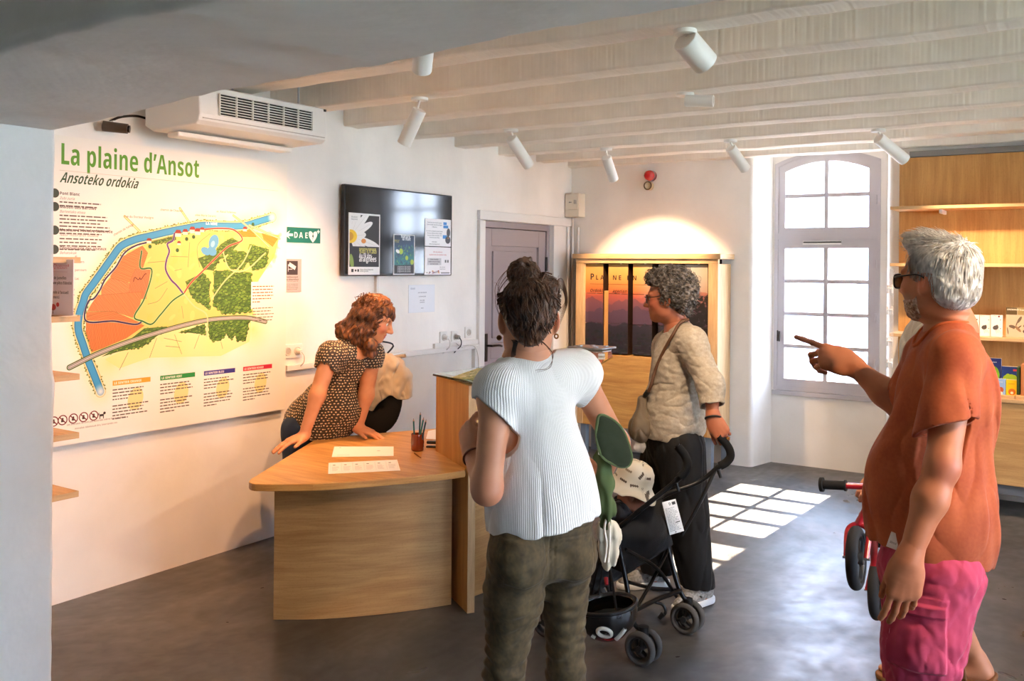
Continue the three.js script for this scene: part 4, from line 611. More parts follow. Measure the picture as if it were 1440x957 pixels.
flatSheet('paper_sheet', 'white sheet printed with a row of small drawings, at the front of the worktop', 'paper', [[462, 651], [558.5, 646.5], [563, 661.5], [461.5, 666.5]], DESK, (g, W, H) => { g.fillStyle = '#efeff0'; g.fillRect(0, 0, W, H); const R = rng(31); for (let k = 0; k < 6; k++) { g.strokeStyle = '#b9bdc4'; g.strokeRect(W * (0.03 + k * 0.16), H * 0.1, W * 0.15, H * 0.75); g.fillStyle = '#4a4f5a'; g.beginPath(); g.arc(W * (0.08 + k * 0.16), H * 0.25, 11, 0, 7); g.fill(); g.fillStyle = '#8e93a0'; for (let q = 0; q < 7; q++) g.fillRect(W * (0.05 + k * 0.16), H * (0.4 + q * 0.06), W * (0.06 + R() * 0.05), 5); } });
flatSheet('paper_sheet', 'white papers on the worktop against the upright oak panel', 'paper', [[602, 606], [622, 602], [622, 618], [599, 617]], DESK, (g, W, H) => { g.fillStyle = '#f2f0ee'; g.fillRect(0, 0, W, H); });
flatSheet('map_leaflet', 'unfolded green and yellow map leaflet lying on the glass counter top', 'leaflet', [[672, 518], [718, 518], [690, 537], [634, 531]], 1.068, (g, W, H) => { g.fillStyle = '#b9b36c'; g.fillRect(0, 0, W, H); const R = rng(12); for (let k = 0; k < 160; k++) { g.fillStyle = ['#8d9a4a', '#d2c98a', '#a8a45c', '#6f8040', '#e4dcae'][k % 5]; g.beginPath(); g.ellipse(R() * W, R() * H, 6 + R() * 34, 4 + R() * 14, R() * 3, 0, 7); g.fill(); } g.strokeStyle = '#f0ead0'; g.lineWidth = 4; for (let k = 0; k < 5; k++) { g.beginPath(); g.moveTo(0, R() * H); g.bezierCurveTo(W * 0.3, R() * H, W * 0.6, R() * H, W, R() * H); g.stroke(); } g.strokeStyle = '#7d8a3e'; g.beginPath(); g.moveTo(W * 0.33, 0); g.lineTo(W * 0.33, H); g.moveTo(W * 0.66, 0); g.lineTo(W * 0.66, H); g.stroke(); }, 512, 360, 0.002);
{
  const p = onPlane(587, 633, 'y', DESK), t = thing('pencil_pot', 'reddish brown glazed pot full of pencils on the desk', 'pot', [p.x, DESK + 0.001, p.z]);
  obj('pot', lathe([[0.0001, 0], [0.029, 0], [0.032, 0.004], [0.0335, 0.04], [0.0325, 0.075], [0.033, 0.083], [0.031, 0.085], [0.0295, 0.082], [0.0295, 0.01], [0.0001, 0.008]], 32), P({ color: 0x7c2f12, roughness: 0.22, clearcoat: 0.8, clearcoatRoughness: 0.15 }), t);
  const cols = [0x1d6b62, 0x145a58, 0x23796a, 0x1a4f50];
  [[-0.012, 0.006, -0.25, 'leftmost'], [0.002, -0.008, 0.2, 'tallest'], [0.01, 0.01, 0.42, 'second from the right'], [0.016, -0.002, 0.62, 'rightmost']].forEach(([x, z, tilt, which], i) => {
    const q = thing('pencil', `green pencil standing in the brown pot, ${which}`, 'pencil', [p.x + x, DESK + 0.012, p.z + z], 0, 'green pencils in the pot'), L = [0.135, 0.172, 0.15, 0.145][i];
    q.rotation.z = -tilt * 0.45; q.rotation.x = (i % 2 ? 1 : -1) * 0.05;
    const bodyG = new THREE.CylinderGeometry(0.0042, 0.0042, L, 6); bodyG.translate(0, L / 2, 0); obj('shaft', bodyG, S({ color: cols[i], roughness: 0.35 }), q);
    const tip = new THREE.ConeGeometry(0.0042, 0.014, 6); tip.translate(0, L + 0.007, 0); obj('tip', tip, S({ color: 0xc9a37a, roughness: 0.7 }), q);
    const lead = new THREE.ConeGeometry(0.0014, 0.005, 6); lead.translate(0, L + 0.0125, 0); obj('lead', lead, blackPlastic, q);
  });
  const a = onPlane(583, 638, 'y', DESK), b = onPlane(592, 645, 'y', DESK); a.y = b.y = DESK + 0.005;
  tag(obj('pencil', rod(a, b, 0.004, 0.002, 6), S({ color: 0x8a5a34, roughness: 0.5 })), 'short brown pencil lying on the desk in front of the pot', 'pencil');
  const s = onPlane(613, 629, 'y', DESK), st = thing('stapler', 'small black stapler on the worktop by the upright oak panel', 'stapler', [s.x, DESK + 0.001, s.z], 0.5);
  obj('base', box(-0.05, 0.03, 0, 0.008, -0.014, 0.014), blackPlastic, st); obj('arm', box(-0.048, 0.03, 0.018, 0.034, -0.012, 0.012, 0.005), blackPlastic, st);
}
{
  const p = onPlane(838, 490, 'y', 1.066), t = thing('keyring_tray', 'small clear tray of badges and coins at the far end of the glass counter top', 'tray', [p.x, 1.0675, p.z]);
  obj('tray', box(-0.16, 0.1, 0, 0.012, -0.1, 0.1, 0.004), S({ color: 0x8d8680, roughness: 0.3 }), t);
  for (const [x, z] of [[-0.1, 0.03], [-0.04, -0.03], [0.02, 0.04], [0.05, -0.04]]) obj('badge', rod(V(x, 0.012, z), V(x, 0.018, z), 0.018, 0.018, 14), steel, t);
  const q = onPlane(846, 501, 'y', 1.066); const w = thing('eraser', 'little white block on the rounded end of the glass counter top', 'eraser', [q.x, 1.0675, q.z], 0.4); obj('block', box(-0.02, 0.02, 0, 0.016, -0.01, 0.01, 0.003), whitePlastic, w);
}

// ------------------------------------------------------------------ the picture cabinet of turning blocks against the back wall
{
  const t = thing('picture_cabinet', 'oak cabinet with a sunset picture on turning blocks, on the back wall', 'cabinet', [0, 0, 0]);
  const x0 = 0.225, x1 = 1.505, zf = 0.305, yb = 0.255;
  obj('top', box(0.2, 1.53, 1.668, 1.71, 0.004, 0.325, 0.004), oakEdge, t);
  obj('header', box(x0, x1, 1.63, 1.668, 0.27, zf), oakEdge, t);
  obj('stile', box(x0, 0.302, yb, 1.63, 0.02, zf, 0.003, 'v'), oakEdge, t); obj('stile', box(1.424, x1, yb, 1.63, 0.02, zf, 0.003, 'v'), oakEdge, t);
  obj('back_panel', box(0.3, 1.426, 0.8, 1.668, 0.004, 0.02), S({ color: 0x2a1a10, roughness: 0.8 }), t);
  const yo = 0.86; obj('lower_panel', box(0.302, 1.424, yb, yo, 0.28, zf - 0.002, 0.003), oak, t); obj('ledge', box(0.302, 1.424, yo - 0.02, yo, 0.02, 0.3), oak, t);
  const img = canvasTex(1120, 770, (g, W, H) => {
    const gr = g.createLinearGradient(0, 0, 0, H); [[0, '#f6c874'], [0.16, '#f7b660'], [0.3, '#ee8348'], [0.37, '#d3695a'], [0.44, '#9c6470'], [0.56, '#6b5a72'], [0.66, '#4a4456'], [0.74, '#35343c'], [1, '#26282c']].forEach(([k, c]) => gr.addColorStop(k, c)); g.fillStyle = gr; g.fillRect(0, 0, W, H);
    const gl = g.createRadialGradient(W * 0.78, H * 0.1, 10, W * 0.85, H * 0.2, W * 0.45); gl.addColorStop(0, 'rgba(214,222,226,0.95)'); gl.addColorStop(0.5, 'rgba(190,200,208,0.6)'); gl.addColorStop(1, 'rgba(190,200,208,0)'); g.fillStyle = gl; g.fillRect(0, 0, W, H * 0.45);
    const R = rng(77); const ridge = (y, a, f, c, s) => { g.fillStyle = c; g.beginPath(); g.moveTo(0, H); for (let x = 0; x <= W; x += 6) g.lineTo(x, H * y - a * (fbm(x * f, s, 0.3, 4) + 0.3)); g.lineTo(W, H); g.fill(); };
    ridge(0.36, 60, 0.004, 'rgba(190,96,84,0.55)', 1); ridge(0.43, 70, 0.005, 'rgba(120,84,104,0.6)', 4); ridge(0.52, 60, 0.006, 'rgba(86,72,98,0.6)', 8); ridge(0.68, 40, 0.008, 'rgba(44,44,54,0.75)', 12);
    for (let k = 0; k < 420; k++) { g.fillStyle = `rgba(${20 + R() * 40},${26 + R() * 34},${26 + R() * 30},0.6)`; g.beginPath(); g.ellipse(R() * W, H * (0.74 + R() * 0.26), 4 + R() * 22, 3 + R() * 12, 0, 0, 7); g.fill(); }
    for (let k = 0; k < 520; k++) { const x = W * (0.8 + 0.2 * R()), y = H * (0.32 + 0.5 * Math.pow(R(), 0.8)); g.fillStyle = 'rgba(30,30,32,0.75)'; g.beginPath(); g.arc(x, y, 4 + R() * 14, 0, 7); g.fill(); }
    for (let k = 0; k < 40; k++) { g.fillStyle = 'rgba(150,160,170,0.35)'; g.beginPath(); g.ellipse(R() * W, H * (0.86 + 0.12 * R()), 8 + R() * 30, 3, 0, 0, 7); g.fill(); }
    g.fillStyle = '#2a160c'; g.font = 'bold 74px sans-serif'; g.fillText('P', W * 0.03, H * 0.175); g.font = 'bold 54px sans-serif'; let x = W * 0.08; for (const c of 'LAI') { g.fillText(c, x, H * 0.175); x += c === 'I' ? 26 : 46; } g.fillText('N', W * 0.225, H * 0.175); g.fillText('E', W * 0.275, H * 0.175); g.fillText('E', W * 0.345, H * 0.175); g.fillText('N', W * 0.392, H * 0.175); g.fillText('V', W * 0.5, H * 0.175); g.fillText('U', W * 0.542, H * 0.175); g.fillText('E', W * 0.588, H * 0.175);
    g.fillStyle = 'rgba(70,36,16,0.8)'; g.fillRect(W * 0.03, H * 0.222, W * 0.585, 3); g.fillStyle = '#4a2412'; g.save(); g.translate(W * 0.03, H * 0.315); g.transform(1, 0, -0.2, 1, 0, 0); g.font = 'bold 38px sans-serif'; g.fillText('Ordokia', 0, 0); g.fillText('agerian', W * 0.195, 0); g.restore();
  });
  const cols = [[822, 848], [855.5, 883], [890, 917], [926, 957], [963, 995]].map(([a, b]) => [onPlane(a, 420, 'z', 0.27).x, onPlane(b, 420, 'z', 0.27).x]), X0 = 0.31, X1c = 1.42, yTop = 1.624, hh = (yTop - yo - 0.006) / 3;
  const wood = S({ color: 0x3c2414, roughness: 0.6 }), frontMat = S({ map: img, color: 0xc8c4c0, roughness: 0.4 });  // block sides coloured darker to carry the shade in the gaps
  cols.forEach(([a, b], c) => {
    for (let r = 0; r < 3; r++) {
      const yA = yTop - hh * (r + 1) + 0.004, yB = yTop - hh * r, w = b - a, h = yB - yA, g = new THREE.BoxGeometry(w, h, 0.1), u = g.attributes.uv;
      for (let k = 16; k < 20; k++) u.setXY(k, lerp((a - X0) / (X1c - X0), (b - X0) / (X1c - X0), u.getX(k)), lerp((yA - yo) / (yTop - yo), (yB - yo) / (yTop - yo), u.getY(k)));
      const m = sh(new THREE.Mesh(g, [wood, wood, wood, wood, frontMat, wood])); m.name = 'picture_block'; m.position.set((a + b) / 2, (yA + yB) / 2, 0.22); t.add(m);
    }
    if (c) obj('post', box((cols[c - 1][1] + a) / 2 - 0.012, (cols[c - 1][1] + a) / 2 + 0.012, yo, 1.63, 0.06, 0.1, 0.002, 'v'), S({ color: 0x4a2c14, roughness: 0.6 }), t);
    obj('axle', rod(V((a + b) / 2, yo - 0.005, 0.22), V((a + b) / 2, 1.64, 0.22), 0.008), steel, t);
  });
  const ga = cols[0][1], gb = cols[1][0]; obj('turned_block', box(ga + 0.006, gb - 0.003, yo + 0.002, yTop - hh * 0.9, 0.165, 0.262, 0.002, 'v'), oakPanel, t, 'block turned so that its wooden side shows');
  for (const [x, z] of [[0.27, 0.25], [1.4, 0.25], [0.27, 0.06], [1.46, 0.06]]) obj('leg', box(x, x + 0.05, 0.001, yb, z - 0.03, z + 0.03, 0.002), S({ color: 0x8e9aa6, roughness: 0.4, metalness: 0.5 }), t);
  obj('plinth', box(0.33, 1.38, 0.06, yb, 0.12, 0.135, 0.002), S({ color: 0xb9bcbc, roughness: 0.6 }), t);
}

// ------------------------------------------------------------------ oak shelving on the right of the window
{
  const xr = 5.6, t = thing('shelf_panel', 'tall oak wall panel to the right of the window that carries the shelves', 'panel', [0, 0, 0]);
  obj('panel', box(2.792, 4.2, 0.2, 2.41, 0.045, 0.065, 0.002, 'v'), oakPanel, t); obj('panel', box(4.203, xr, 0.2, 2.41, 0.045, 0.065, 0.002, 'v'), oakPanel, t);
  obj('shade_strip', box(2.86, xr, 2.412, 2.455, 0.01, 0.07), S({ color: 0x86827e, roughness: 0.6 }), t);  // grey strip added to draw the shade on the wall above the panel
  for (const x of [2.85, 4.1, 5.4]) obj('batten', box(x, x + 0.05, 0.3, 2.4, 0.002, 0.045), oak, t);
  [[2.04, 'uppermost'], [1.642, 'middle'], [1.15, 'lowest, carrying card games']].forEach(([y, which]) => {
    const s = thing('display_shelf', `long oak display shelf on the panel right of the window, ${which}`, 'shelf', [2.79, y, 0.0655], 0, 'long oak shelves on the panel');
    obj('board', box(0, xr - 2.79, -0.022, 0, 0, 0.3, 0.002), oakEdge, s);
    for (const x of [0.3, 1.5]) obj('bracket', box(x, x + 0.02, -0.05, -0.022, 0, 0.2), whitePaint, s);
  });
  const c = thing('base_cabinet', 'low oak cabinet with a plain front under the display shelves', 'cabinet', [3.05, 0, 0.067]);
  obj('carcass', box(0, 2.55, 0.2, 0.74, 0, 0.4, 0.003), oak, c); obj('worktop', box(-0.01, 2.56, 0.74, 0.765, 0, 0.43, 0.003), oakEdge, c);
  obj('door', box(0.005, 0.84, 0.205, 0.735, 0.4, 0.418, 0.002), oakFace, c); obj('door', box(0.845, 1.69, 0.205, 0.735, 0.4, 0.418, 0.002), oakFace, c); obj('door', box(1.695, 2.545, 0.205, 0.735, 0.4, 0.418, 0.002), oakFace, c);
  obj('plinth', box(0.03, 2.52, 0.13, 0.2, 0.02, 0.36, 0.002), S({ color: 0x77777a, roughness: 0.5 }), c);
  for (const [x, z] of [[0.1, 0.05], [1.2, 0.05], [2.4, 0.05], [0.1, 0.34], [1.2, 0.34], [2.4, 0.34]]) obj('leg', rod(V(x, 0.001, z), V(x, 0.131, z), 0.018), darkIron, c);
}
{
  // clear strip with white hooks at the left end of the panel
  const t = thing('brochure_strip', 'clear plastic strip with small white hooks at the left edge of the oak panel', 'display strip', [2.775, 0.84, 0.37]);
  obj('strip', box(-0.004, 0.045, 0, 0.76, 0, 0.003, 0.001), P({ color: 0xffffff, transmission: 0.9, roughness: 0.1, thickness: 0, ior: 1.49 }), t);
  for (const y of [0.62, 0.47, 0.25, 0.1]) obj('hook', [box(0.0, 0.04, y, y + 0.008, 0.003, 0.02), box(0.0, 0.012, y - 0.03, y + 0.03, 0.003, 0.009), box(0.028, 0.04, y - 0.03, y + 0.03, 0.003, 0.009)], whitePlastic, t);
}
// goods on the shelves: boxes with printed fronts
function goods(name, label, cat, px0, py0, px1, py1, z, depth, draw, group) {
  const a = onPlane(px0, py0, 'z', z), b = onPlane(px1, py1, 'z', z), w = b.x - a.x, h = a.y - b.y, tex = canvasTex(256, Math.max(64, Math.round(256 * h / w)), draw), edge = S({ color: 0xd8d2c6, roughness: 0.6 });
  const m = sh(new THREE.Mesh(new THREE.BoxGeometry(w, h, depth), [edge, edge, edge, edge, S({ map: tex, roughness: 0.4 }), edge])); m.name = numbered(name); m.position.set(a.x + w / 2, 0, z - depth / 2); m.userData.h = h; scene.add(m);
  return tag(m, label, cat, group);
}
const rest = (m, y) => { m.position.y = y + m.userData.h / 2 + 0.0008; delete m.userData.h; };
const creature = (seed, ink) => (g, W, H) => { const R = rng(seed); g.fillStyle = '#e9e2da'; g.fillRect(0, 0, W, H); g.fillStyle = ink; g.font = 'bold 26px sans-serif'; g.fillText(['Oiseaux', 'Insectes', 'Papillons'][seed % 3], 14, 30); g.save(); g.translate(W * 0.42, H * 0.58); g.rotate(-0.9 + R()); g.beginPath(); g.ellipse(0, 0, W * 0.26, H * 0.1, 0, 0, 7); g.fill(); g.beginPath(); g.ellipse(W * 0.2, -H * 0.04, W * 0.08, H * 0.06, 0, 0, 7); g.fill(); for (let k = 0; k < 4; k++) { g.beginPath(); g.moveTo(-20 + k * 14, 0); g.lineTo(-40 + k * 30, H * 0.26); g.lineWidth = 5; g.strokeStyle = ink; g.stroke(); } g.restore(); for (let k = 0; k < 4; k++) { g.beginPath(); g.arc(W * 0.84, H * (0.22 + k * 0.2), 13, 0, 7); k % 2 ? g.stroke() : g.fill(); } };
rest(goods('card_game', 'pale card game box with a bird drawing on the lowest display shelf, left of three', 'game box', 1357, 436, 1377, 466, 0.26, 0.03, creature(12, '#3a3a3c'), 'pale card games'), 1.15);
rest(goods('card_game', 'pale card game box with an insect drawing, middle of three on the shelf', 'game box', 1378, 436, 1392.5, 466, 0.265, 0.03, creature(13, '#4a4644'), 'pale card games'), 1.15);
rest(goods('card_game', 'pale card game box with a red dot, right of three on the shelf', 'game box', 1393.5, 435, 1409.5, 466, 0.27, 0.03, (g, W, H) => { creature(14, '#5a5654')(g, W, H); g.fillStyle = '#7a2a22'; g.beginPath(); g.arc(W * 0.7, 34, 22, 0, 7); g.fill(); }, 'pale card games'), 1.15);
rest(goods('field_guide', 'brown and beige field guide leaning on the shelf at the right edge', 'book', 1415, 424, 1452, 467, 0.25, 0.012, (g, W, H) => { const R = rng(4); g.fillStyle = '#c9b394'; g.fillRect(0, 0, W, H); g.fillStyle = '#5c4a2c'; g.fillRect(0, 0, W * 0.42, H * 0.24); g.fillStyle = '#a08858'; g.fillRect(W * 0.44, 0, W, H * 0.24); g.fillStyle = '#efe6d2'; g.font = 'bold 24px sans-serif'; g.fillText('ANIMAUX', 10, 30); g.fillText('Traces', W * 0.5, 32); for (let k = 0; k < 16; k++) { g.fillStyle = ['#4c3a2a', '#6a5844', '#8a6a48'][k % 3]; g.beginPath(); g.ellipse(W * R(), H * (0.36 + 0.56 * R()), 8 + R() * 34, 5 + R() * 14, R() * 3, 0, 7); g.fill(); } }), 1.15);
rest(goods('activity_box', 'dark blue game box with a green creature, back left behind the man', 'game box', 1385, 513, 1407.5, 566, 0.33, 0.03, (g, W, H) => { g.fillStyle = '#1e2a66'; g.fillRect(0, 0, W, H); g.fillStyle = '#7cae2a'; g.beginPath(); g.ellipse(W * 0.5, H * 0.45, W * 0.4, H * 0.24, 0, 0, 7); g.fill(); g.fillStyle = '#e8efe0'; g.beginPath(); g.arc(W * 0.6, H * 0.36, 20, 0, 7); g.fill(); g.font = 'bold 26px sans-serif'; g.fillText('nature', W * 0.4, H * 0.12); g.fillStyle = '#6b86a6'; g.fillRect(0, H * 0.72, W, H * 0.28); }, 'activity boxes'), 0.765);
rest(goods('activity_box', 'blue box with a light green cloud shape, back right on the cabinet', 'game box', 1408.5, 523, 1432, 566, 0.33, 0.03, (g, W, H) => { g.fillStyle = '#27408c'; g.fillRect(0, 0, W, H); g.fillStyle = '#a5c832'; for (let k = 0; k < 9; k++) { g.beginPath(); g.ellipse(W * (0.25 + 0.5 * (k / 8)), H * (0.5 + 0.08 * Math.sin(k * 2)), W * 0.2, H * 0.2, 0, 0, 7); g.fill(); } g.fillStyle = '#f4f4e6'; g.font = 'bold 34px sans-serif'; g.fillText('(insecta)', W * 0.16, H * 0.52); g.fillStyle = '#d2485a'; g.fillRect(W * 0.68, H * 0.08, W * 0.22, H * 0.07); }, 'activity boxes'), 0.765);
rest(goods('activity_box', 'pale blue box with a fox picture, front row of the cabinet top', 'game box', 1400, 541.5, 1414, 567, 0.38, 0.025, (g, W, H) => { g.fillStyle = '#8fb2dc'; g.fillRect(0, 0, W, H); g.fillStyle = '#b0562a'; g.beginPath(); g.ellipse(W * 0.5, H * 0.62, W * 0.3, H * 0.16, 0, 0, 7); g.fill(); g.beginPath(); g.moveTo(W * 0.28, H * 0.5); g.lineTo(W * 0.34, H * 0.34); g.lineTo(W * 0.46, H * 0.5); g.fill(); g.fillStyle = '#f2ead8'; g.beginPath(); g.ellipse(W * 0.5, H * 0.82, W * 0.2, H * 0.1, 0, 0, 7); g.fill(); g.font = 'bold 30px sans-serif'; g.fillText('la forêt', W * 0.3, H * 0.2); }, 'activity boxes'), 0.765);
rest(goods('activity_box', 'bright yellow box with an orange creature, front row of the cabinet top', 'game box', 1415, 541.5, 1431, 567, 0.38, 0.025, (g, W, H) => { g.fillStyle = '#f0c818'; g.fillRect(0, 0, W, H); g.fillStyle = '#d8761e'; g.beginPath(); g.arc(W * 0.5, H * 0.7, W * 0.32, 0, 7); g.fill(); g.fillStyle = '#f7e8c0'; g.beginPath(); g.arc(W * 0.5, H * 0.76, W * 0.13, 0, 7); g.fill(); g.fillStyle = '#b0561a'; g.font = 'bold 30px sans-serif'; g.fillText('la savane', W * 0.2, H * 0.26); }, 'activity boxes'), 0.765);
{
  const p = onPlane(1440, 560, 'z', 0.36), t = thing('book_stand', 'open green and orange books leaning in a wooden stand at the right edge', 'book stand', [p.x + 0.03, 0.766, 0.36]);
  obj('stand', box(-0.08, 0.12, 0, 0.02, -0.06, 0.05), oak, t);
  const bk = box(-0.07, -0.05, 0.02, 0.2, -0.08, 0.04); obj('book', bk, S({ color: 0x2f4a26, roughness: 0.5 }), t); obj('book', box(-0.045, -0.025, 0.02, 0.22, -0.08, 0.05), S({ color: 0xc07a48, roughness: 0.5 }), t);
  const c = thing('wooden_tray', 'low wooden display tray along the top of the oak cabinet', 'tray', [3.46, 0.766, 0.43]);
  obj('tray', box(0, 0.12, 0, 0.018, 0, 0.045, 0.003), oakEdge, c); obj('tray', box(0.125, 0.4, 0, 0.02, 0, 0.045, 0.003), oakEdge, c);
}
// ------------------------------------------------------------------ people: distance fields meshed into single surfaces
const smin = (a, b, k) => { const h = Math.max(k - Math.abs(a - b), 0) / k; return Math.min(a, b) - h * h * k * 0.25; };
const smax = (a, b, k) => -smin(-a, -b, k);
// tapered capsule; flat = { n, s } squeezes the section along n to s of its radius
function cap(a, b, ra, rb = ra, k = 0.03, flat) {
  const ax = a.x, ay = a.y, az = a.z, dx = b.x - ax, dy = b.y - ay, dz = b.z - az, L2 = dx * dx + dy * dy + dz * dz + 1e-12;
  const n = flat?.n, s = flat?.s ?? 1, q = 1 / s - 1, m = Math.min(1, s);
  return { k, f: (x, y, z) => {
    const px = x - ax, py = y - ay, pz = z - az; let t = (px * dx + py * dy + pz * dz) / L2; t = t < 0 ? 0 : t > 1 ? 1 : t;
    let ux = px - dx * t, uy = py - dy * t, uz = pz - dz * t;
    if (n) { const w = (ux * n.x + uy * n.y + uz * n.z) * q; ux += n.x * w; uy += n.y * w; uz += n.z * w; }
    return (Math.sqrt(ux * ux + uy * uy + uz * uz) - (ra + (rb - ra) * t)) * m;
  } };
}
// ellipsoid; axes = [X, Y, Z] unit vectors
function ell(c, r, k = 0.03, axes) {
  const [rx, ry, rz] = r, X = axes?.[0] ?? V(1, 0, 0), Y = axes?.[1] ?? V(0, 1, 0), Z = axes?.[2] ?? V(0, 0, 1), m = Math.min(rx, ry, rz);
  return { k, f: (x, y, z) => {
    const px = x - c.x, py = y - c.y, pz = z - c.z, a = (px * X.x + py * X.y + pz * X.z) / rx, b = (px * Y.x + py * Y.y + pz * Y.z) / ry, d = (px * Z.x + py * Z.y + pz * Z.z) / rz;
    const k0 = Math.sqrt(a * a + b * b + d * d), a2 = a / rx, b2 = b / ry, d2 = d / rz, k1 = Math.sqrt(a2 * a2 + b2 * b2 + d2 * d2);
    return k1 < 1e-9 ? -m : k0 * (k0 - 1) / k1;
  } };
}
const chain = (pts, rs, k = 0.03, flat) => pts.slice(1).map((p, i) => cap(pts[i], p, rs[i], rs[i + 1], k, flat));
const union = (...l) => { const a = l.flat(Infinity); return (x, y, z) => { let d = a[0].f(x, y, z); for (let i = 1; i < a.length; i++) d = smin(d, a[i].f(x, y, z), a[i].k); return d; }; };
const cut = (f, o, n, k = 0.004) => { const u = n.clone().normalize(), w = u.dot(o); return (x, y, z) => smax(f(x, y, z), u.x * x + u.y * y + u.z * z - w, k); };   // keeps the side away from n
const minus = (f, g, k = 0.004) => (x, y, z) => smax(f(x, y, z), -g(x, y, z), k);
function bounds(list, pad) { const b = new THREE.Box3(); list.forEach((p) => b.expandByPoint(p)); return b.expandByScalar(pad); }
// surface nets on a grid that is only sampled near the surface
function meshField(f, box, cell, o = {}) {
  const B = 6, n = ['x', 'y', 'z'].map((k) => Math.ceil((box.max[k] - box.min[k]) / cell / B) * B + 1), [nx, ny, nz] = n, x0 = box.min.x, y0 = box.min.y, z0 = box.min.z;
  const val = new Float32Array(nx * ny * nz).fill(1e3), I = (i, j, k) => i + nx * (j + ny * k), live = [], reach = B * cell * 0.87 * 1.6 + 0.012;
  for (let k = 0; k < nz - 1; k += B) for (let j = 0; j < ny - 1; j += B) for (let i = 0; i < nx - 1; i += B) {
    if (Math.abs(f(x0 + (i + B / 2) * cell, y0 + (j + B / 2) * cell, z0 + (k + B / 2) * cell)) > reach) continue;
    live.push([i, j, k]);
    for (let c = k; c <= k + B; c++) for (let b = j; b <= j + B; b++) for (let a = i; a <= i + B; a++) { const q = I(a, b, c); if (val[q] === 1e3) val[q] = f(x0 + a * cell, y0 + b * cell, z0 + c * cell); }
  }
  const id = new Int32Array(nx * ny * nz).fill(-1), pos = [], idx = [], corner = [[0, 0, 0], [1, 0, 0], [0, 1, 0], [1, 1, 0], [0, 0, 1], [1, 0, 1], [0, 1, 1], [1, 1, 1]], edges = [[0, 1], [2, 3], [4, 5], [6, 7], [0, 2], [1, 3], [4, 6], [5, 7], [0, 4], [1, 5], [2, 6], [3, 7]];
  for (const [bi, bj, bk] of live) for (let k = bk; k < bk + B; k++) for (let j = bj; j < bj + B; j++) for (let i = bi; i < bi + B; i++) {
    const v = corner.map((c) => val[I(i + c[0], j + c[1], k + c[2])]); let s = 0; for (const q of v) if (q < 0) s++;
    if (s === 0 || s === 8) continue;
    let X = 0, Y = 0, Z = 0, m = 0;
    for (const [a, b] of edges) { if ((v[a] < 0) === (v[b] < 0)) continue; const t = v[a] / (v[a] - v[b]), p = corner[a], q = corner[b]; X += p[0] + (q[0] - p[0]) * t; Y += p[1] + (q[1] - p[1]) * t; Z += p[2] + (q[2] - p[2]) * t; m++; }
    id[I(i, j, k)] = pos.length / 3; pos.push(x0 + (i + X / m) * cell, y0 + (j + Y / m) * cell, z0 + (k + Z / m) * cell);
  }
  const quad = (a, b, c, d, flip) => { if (a < 0 || b < 0 || c < 0 || d < 0) return; flip ? idx.push(a, c, b, b, c, d) : idx.push(a, b, c, b, d, c); };
  for (const [bi, bj, bk] of live) for (let k = bk; k < bk + B; k++) for (let j = bj; j < bj + B; j++) for (let i = bi; i < bi + B; i++) {
    const s = val[I(i, j, k)] < 0;
    if (j && k && s !== val[I(i + 1, j, k)] < 0) quad(id[I(i, j - 1, k - 1)], id[I(i, j, k - 1)], id[I(i, j - 1, k)], id[I(i, j, k)], !s);
    if (i && k && s !== val[I(i, j + 1, k)] < 0) quad(id[I(i - 1, j, k - 1)], id[I(i, j, k - 1)], id[I(i - 1, j, k)], id[I(i, j, k)], s);
    if (i && j && s !== val[I(i, j, k + 1)] < 0) quad(id[I(i - 1, j - 1, k)], id[I(i, j - 1, k)], id[I(i - 1, j, k)], id[I(i, j, k)], !s);
  }
  const N = pos.length / 3, nor = new Float32Array(N * 3), e = cell * 0.35, uv = new Float32Array(N * 2), col = o.color ? new Float32Array(N * 3) : null;
  for (let i = 0; i < N; i++) {
    const x = pos[i * 3], y = pos[i * 3 + 1], z = pos[i * 3 + 2]; let a = f(x + e, y, z) - f(x - e, y, z), b = f(x, y + e, z) - f(x, y - e, z), c = f(x, y, z + e) - f(x, y, z - e); const l = Math.hypot(a, b, c) || 1;
    a /= l; b /= l; c /= l; nor[i * 3] = a; nor[i * 3 + 1] = b; nor[i * 3 + 2] = c;
    if (o.uv) { const t = o.uv(x, y, z, a, b, c); uv[i * 2] = t[0]; uv[i * 2 + 1] = t[1]; }
    if (col) { const t = o.color(x, y, z, a, b, c); col[i * 3] = t[0]; col[i * 3 + 1] = t[1]; col[i * 3 + 2] = t[2]; }
  }
  const g = new THREE.BufferGeometry(); g.setAttribute('position', new THREE.Float32BufferAttribute(pos, 3)); g.setAttribute('normal', new THREE.BufferAttribute(nor, 3)); g.setAttribute('uv', new THREE.BufferAttribute(uv, 2)); if (col) g.setAttribute('color', new THREE.BufferAttribute(col, 3));
  g.setIndex(idx); return g;
}
function joinSkin(list) { return mergeGeometries(list); }
const lin = (h) => { const c = new THREE.Color(h); return [c.r, c.g, c.b]; };
const mixc = (a, b, k) => [0, 1, 2].map((i) => lerp(a[i], b[i], k));
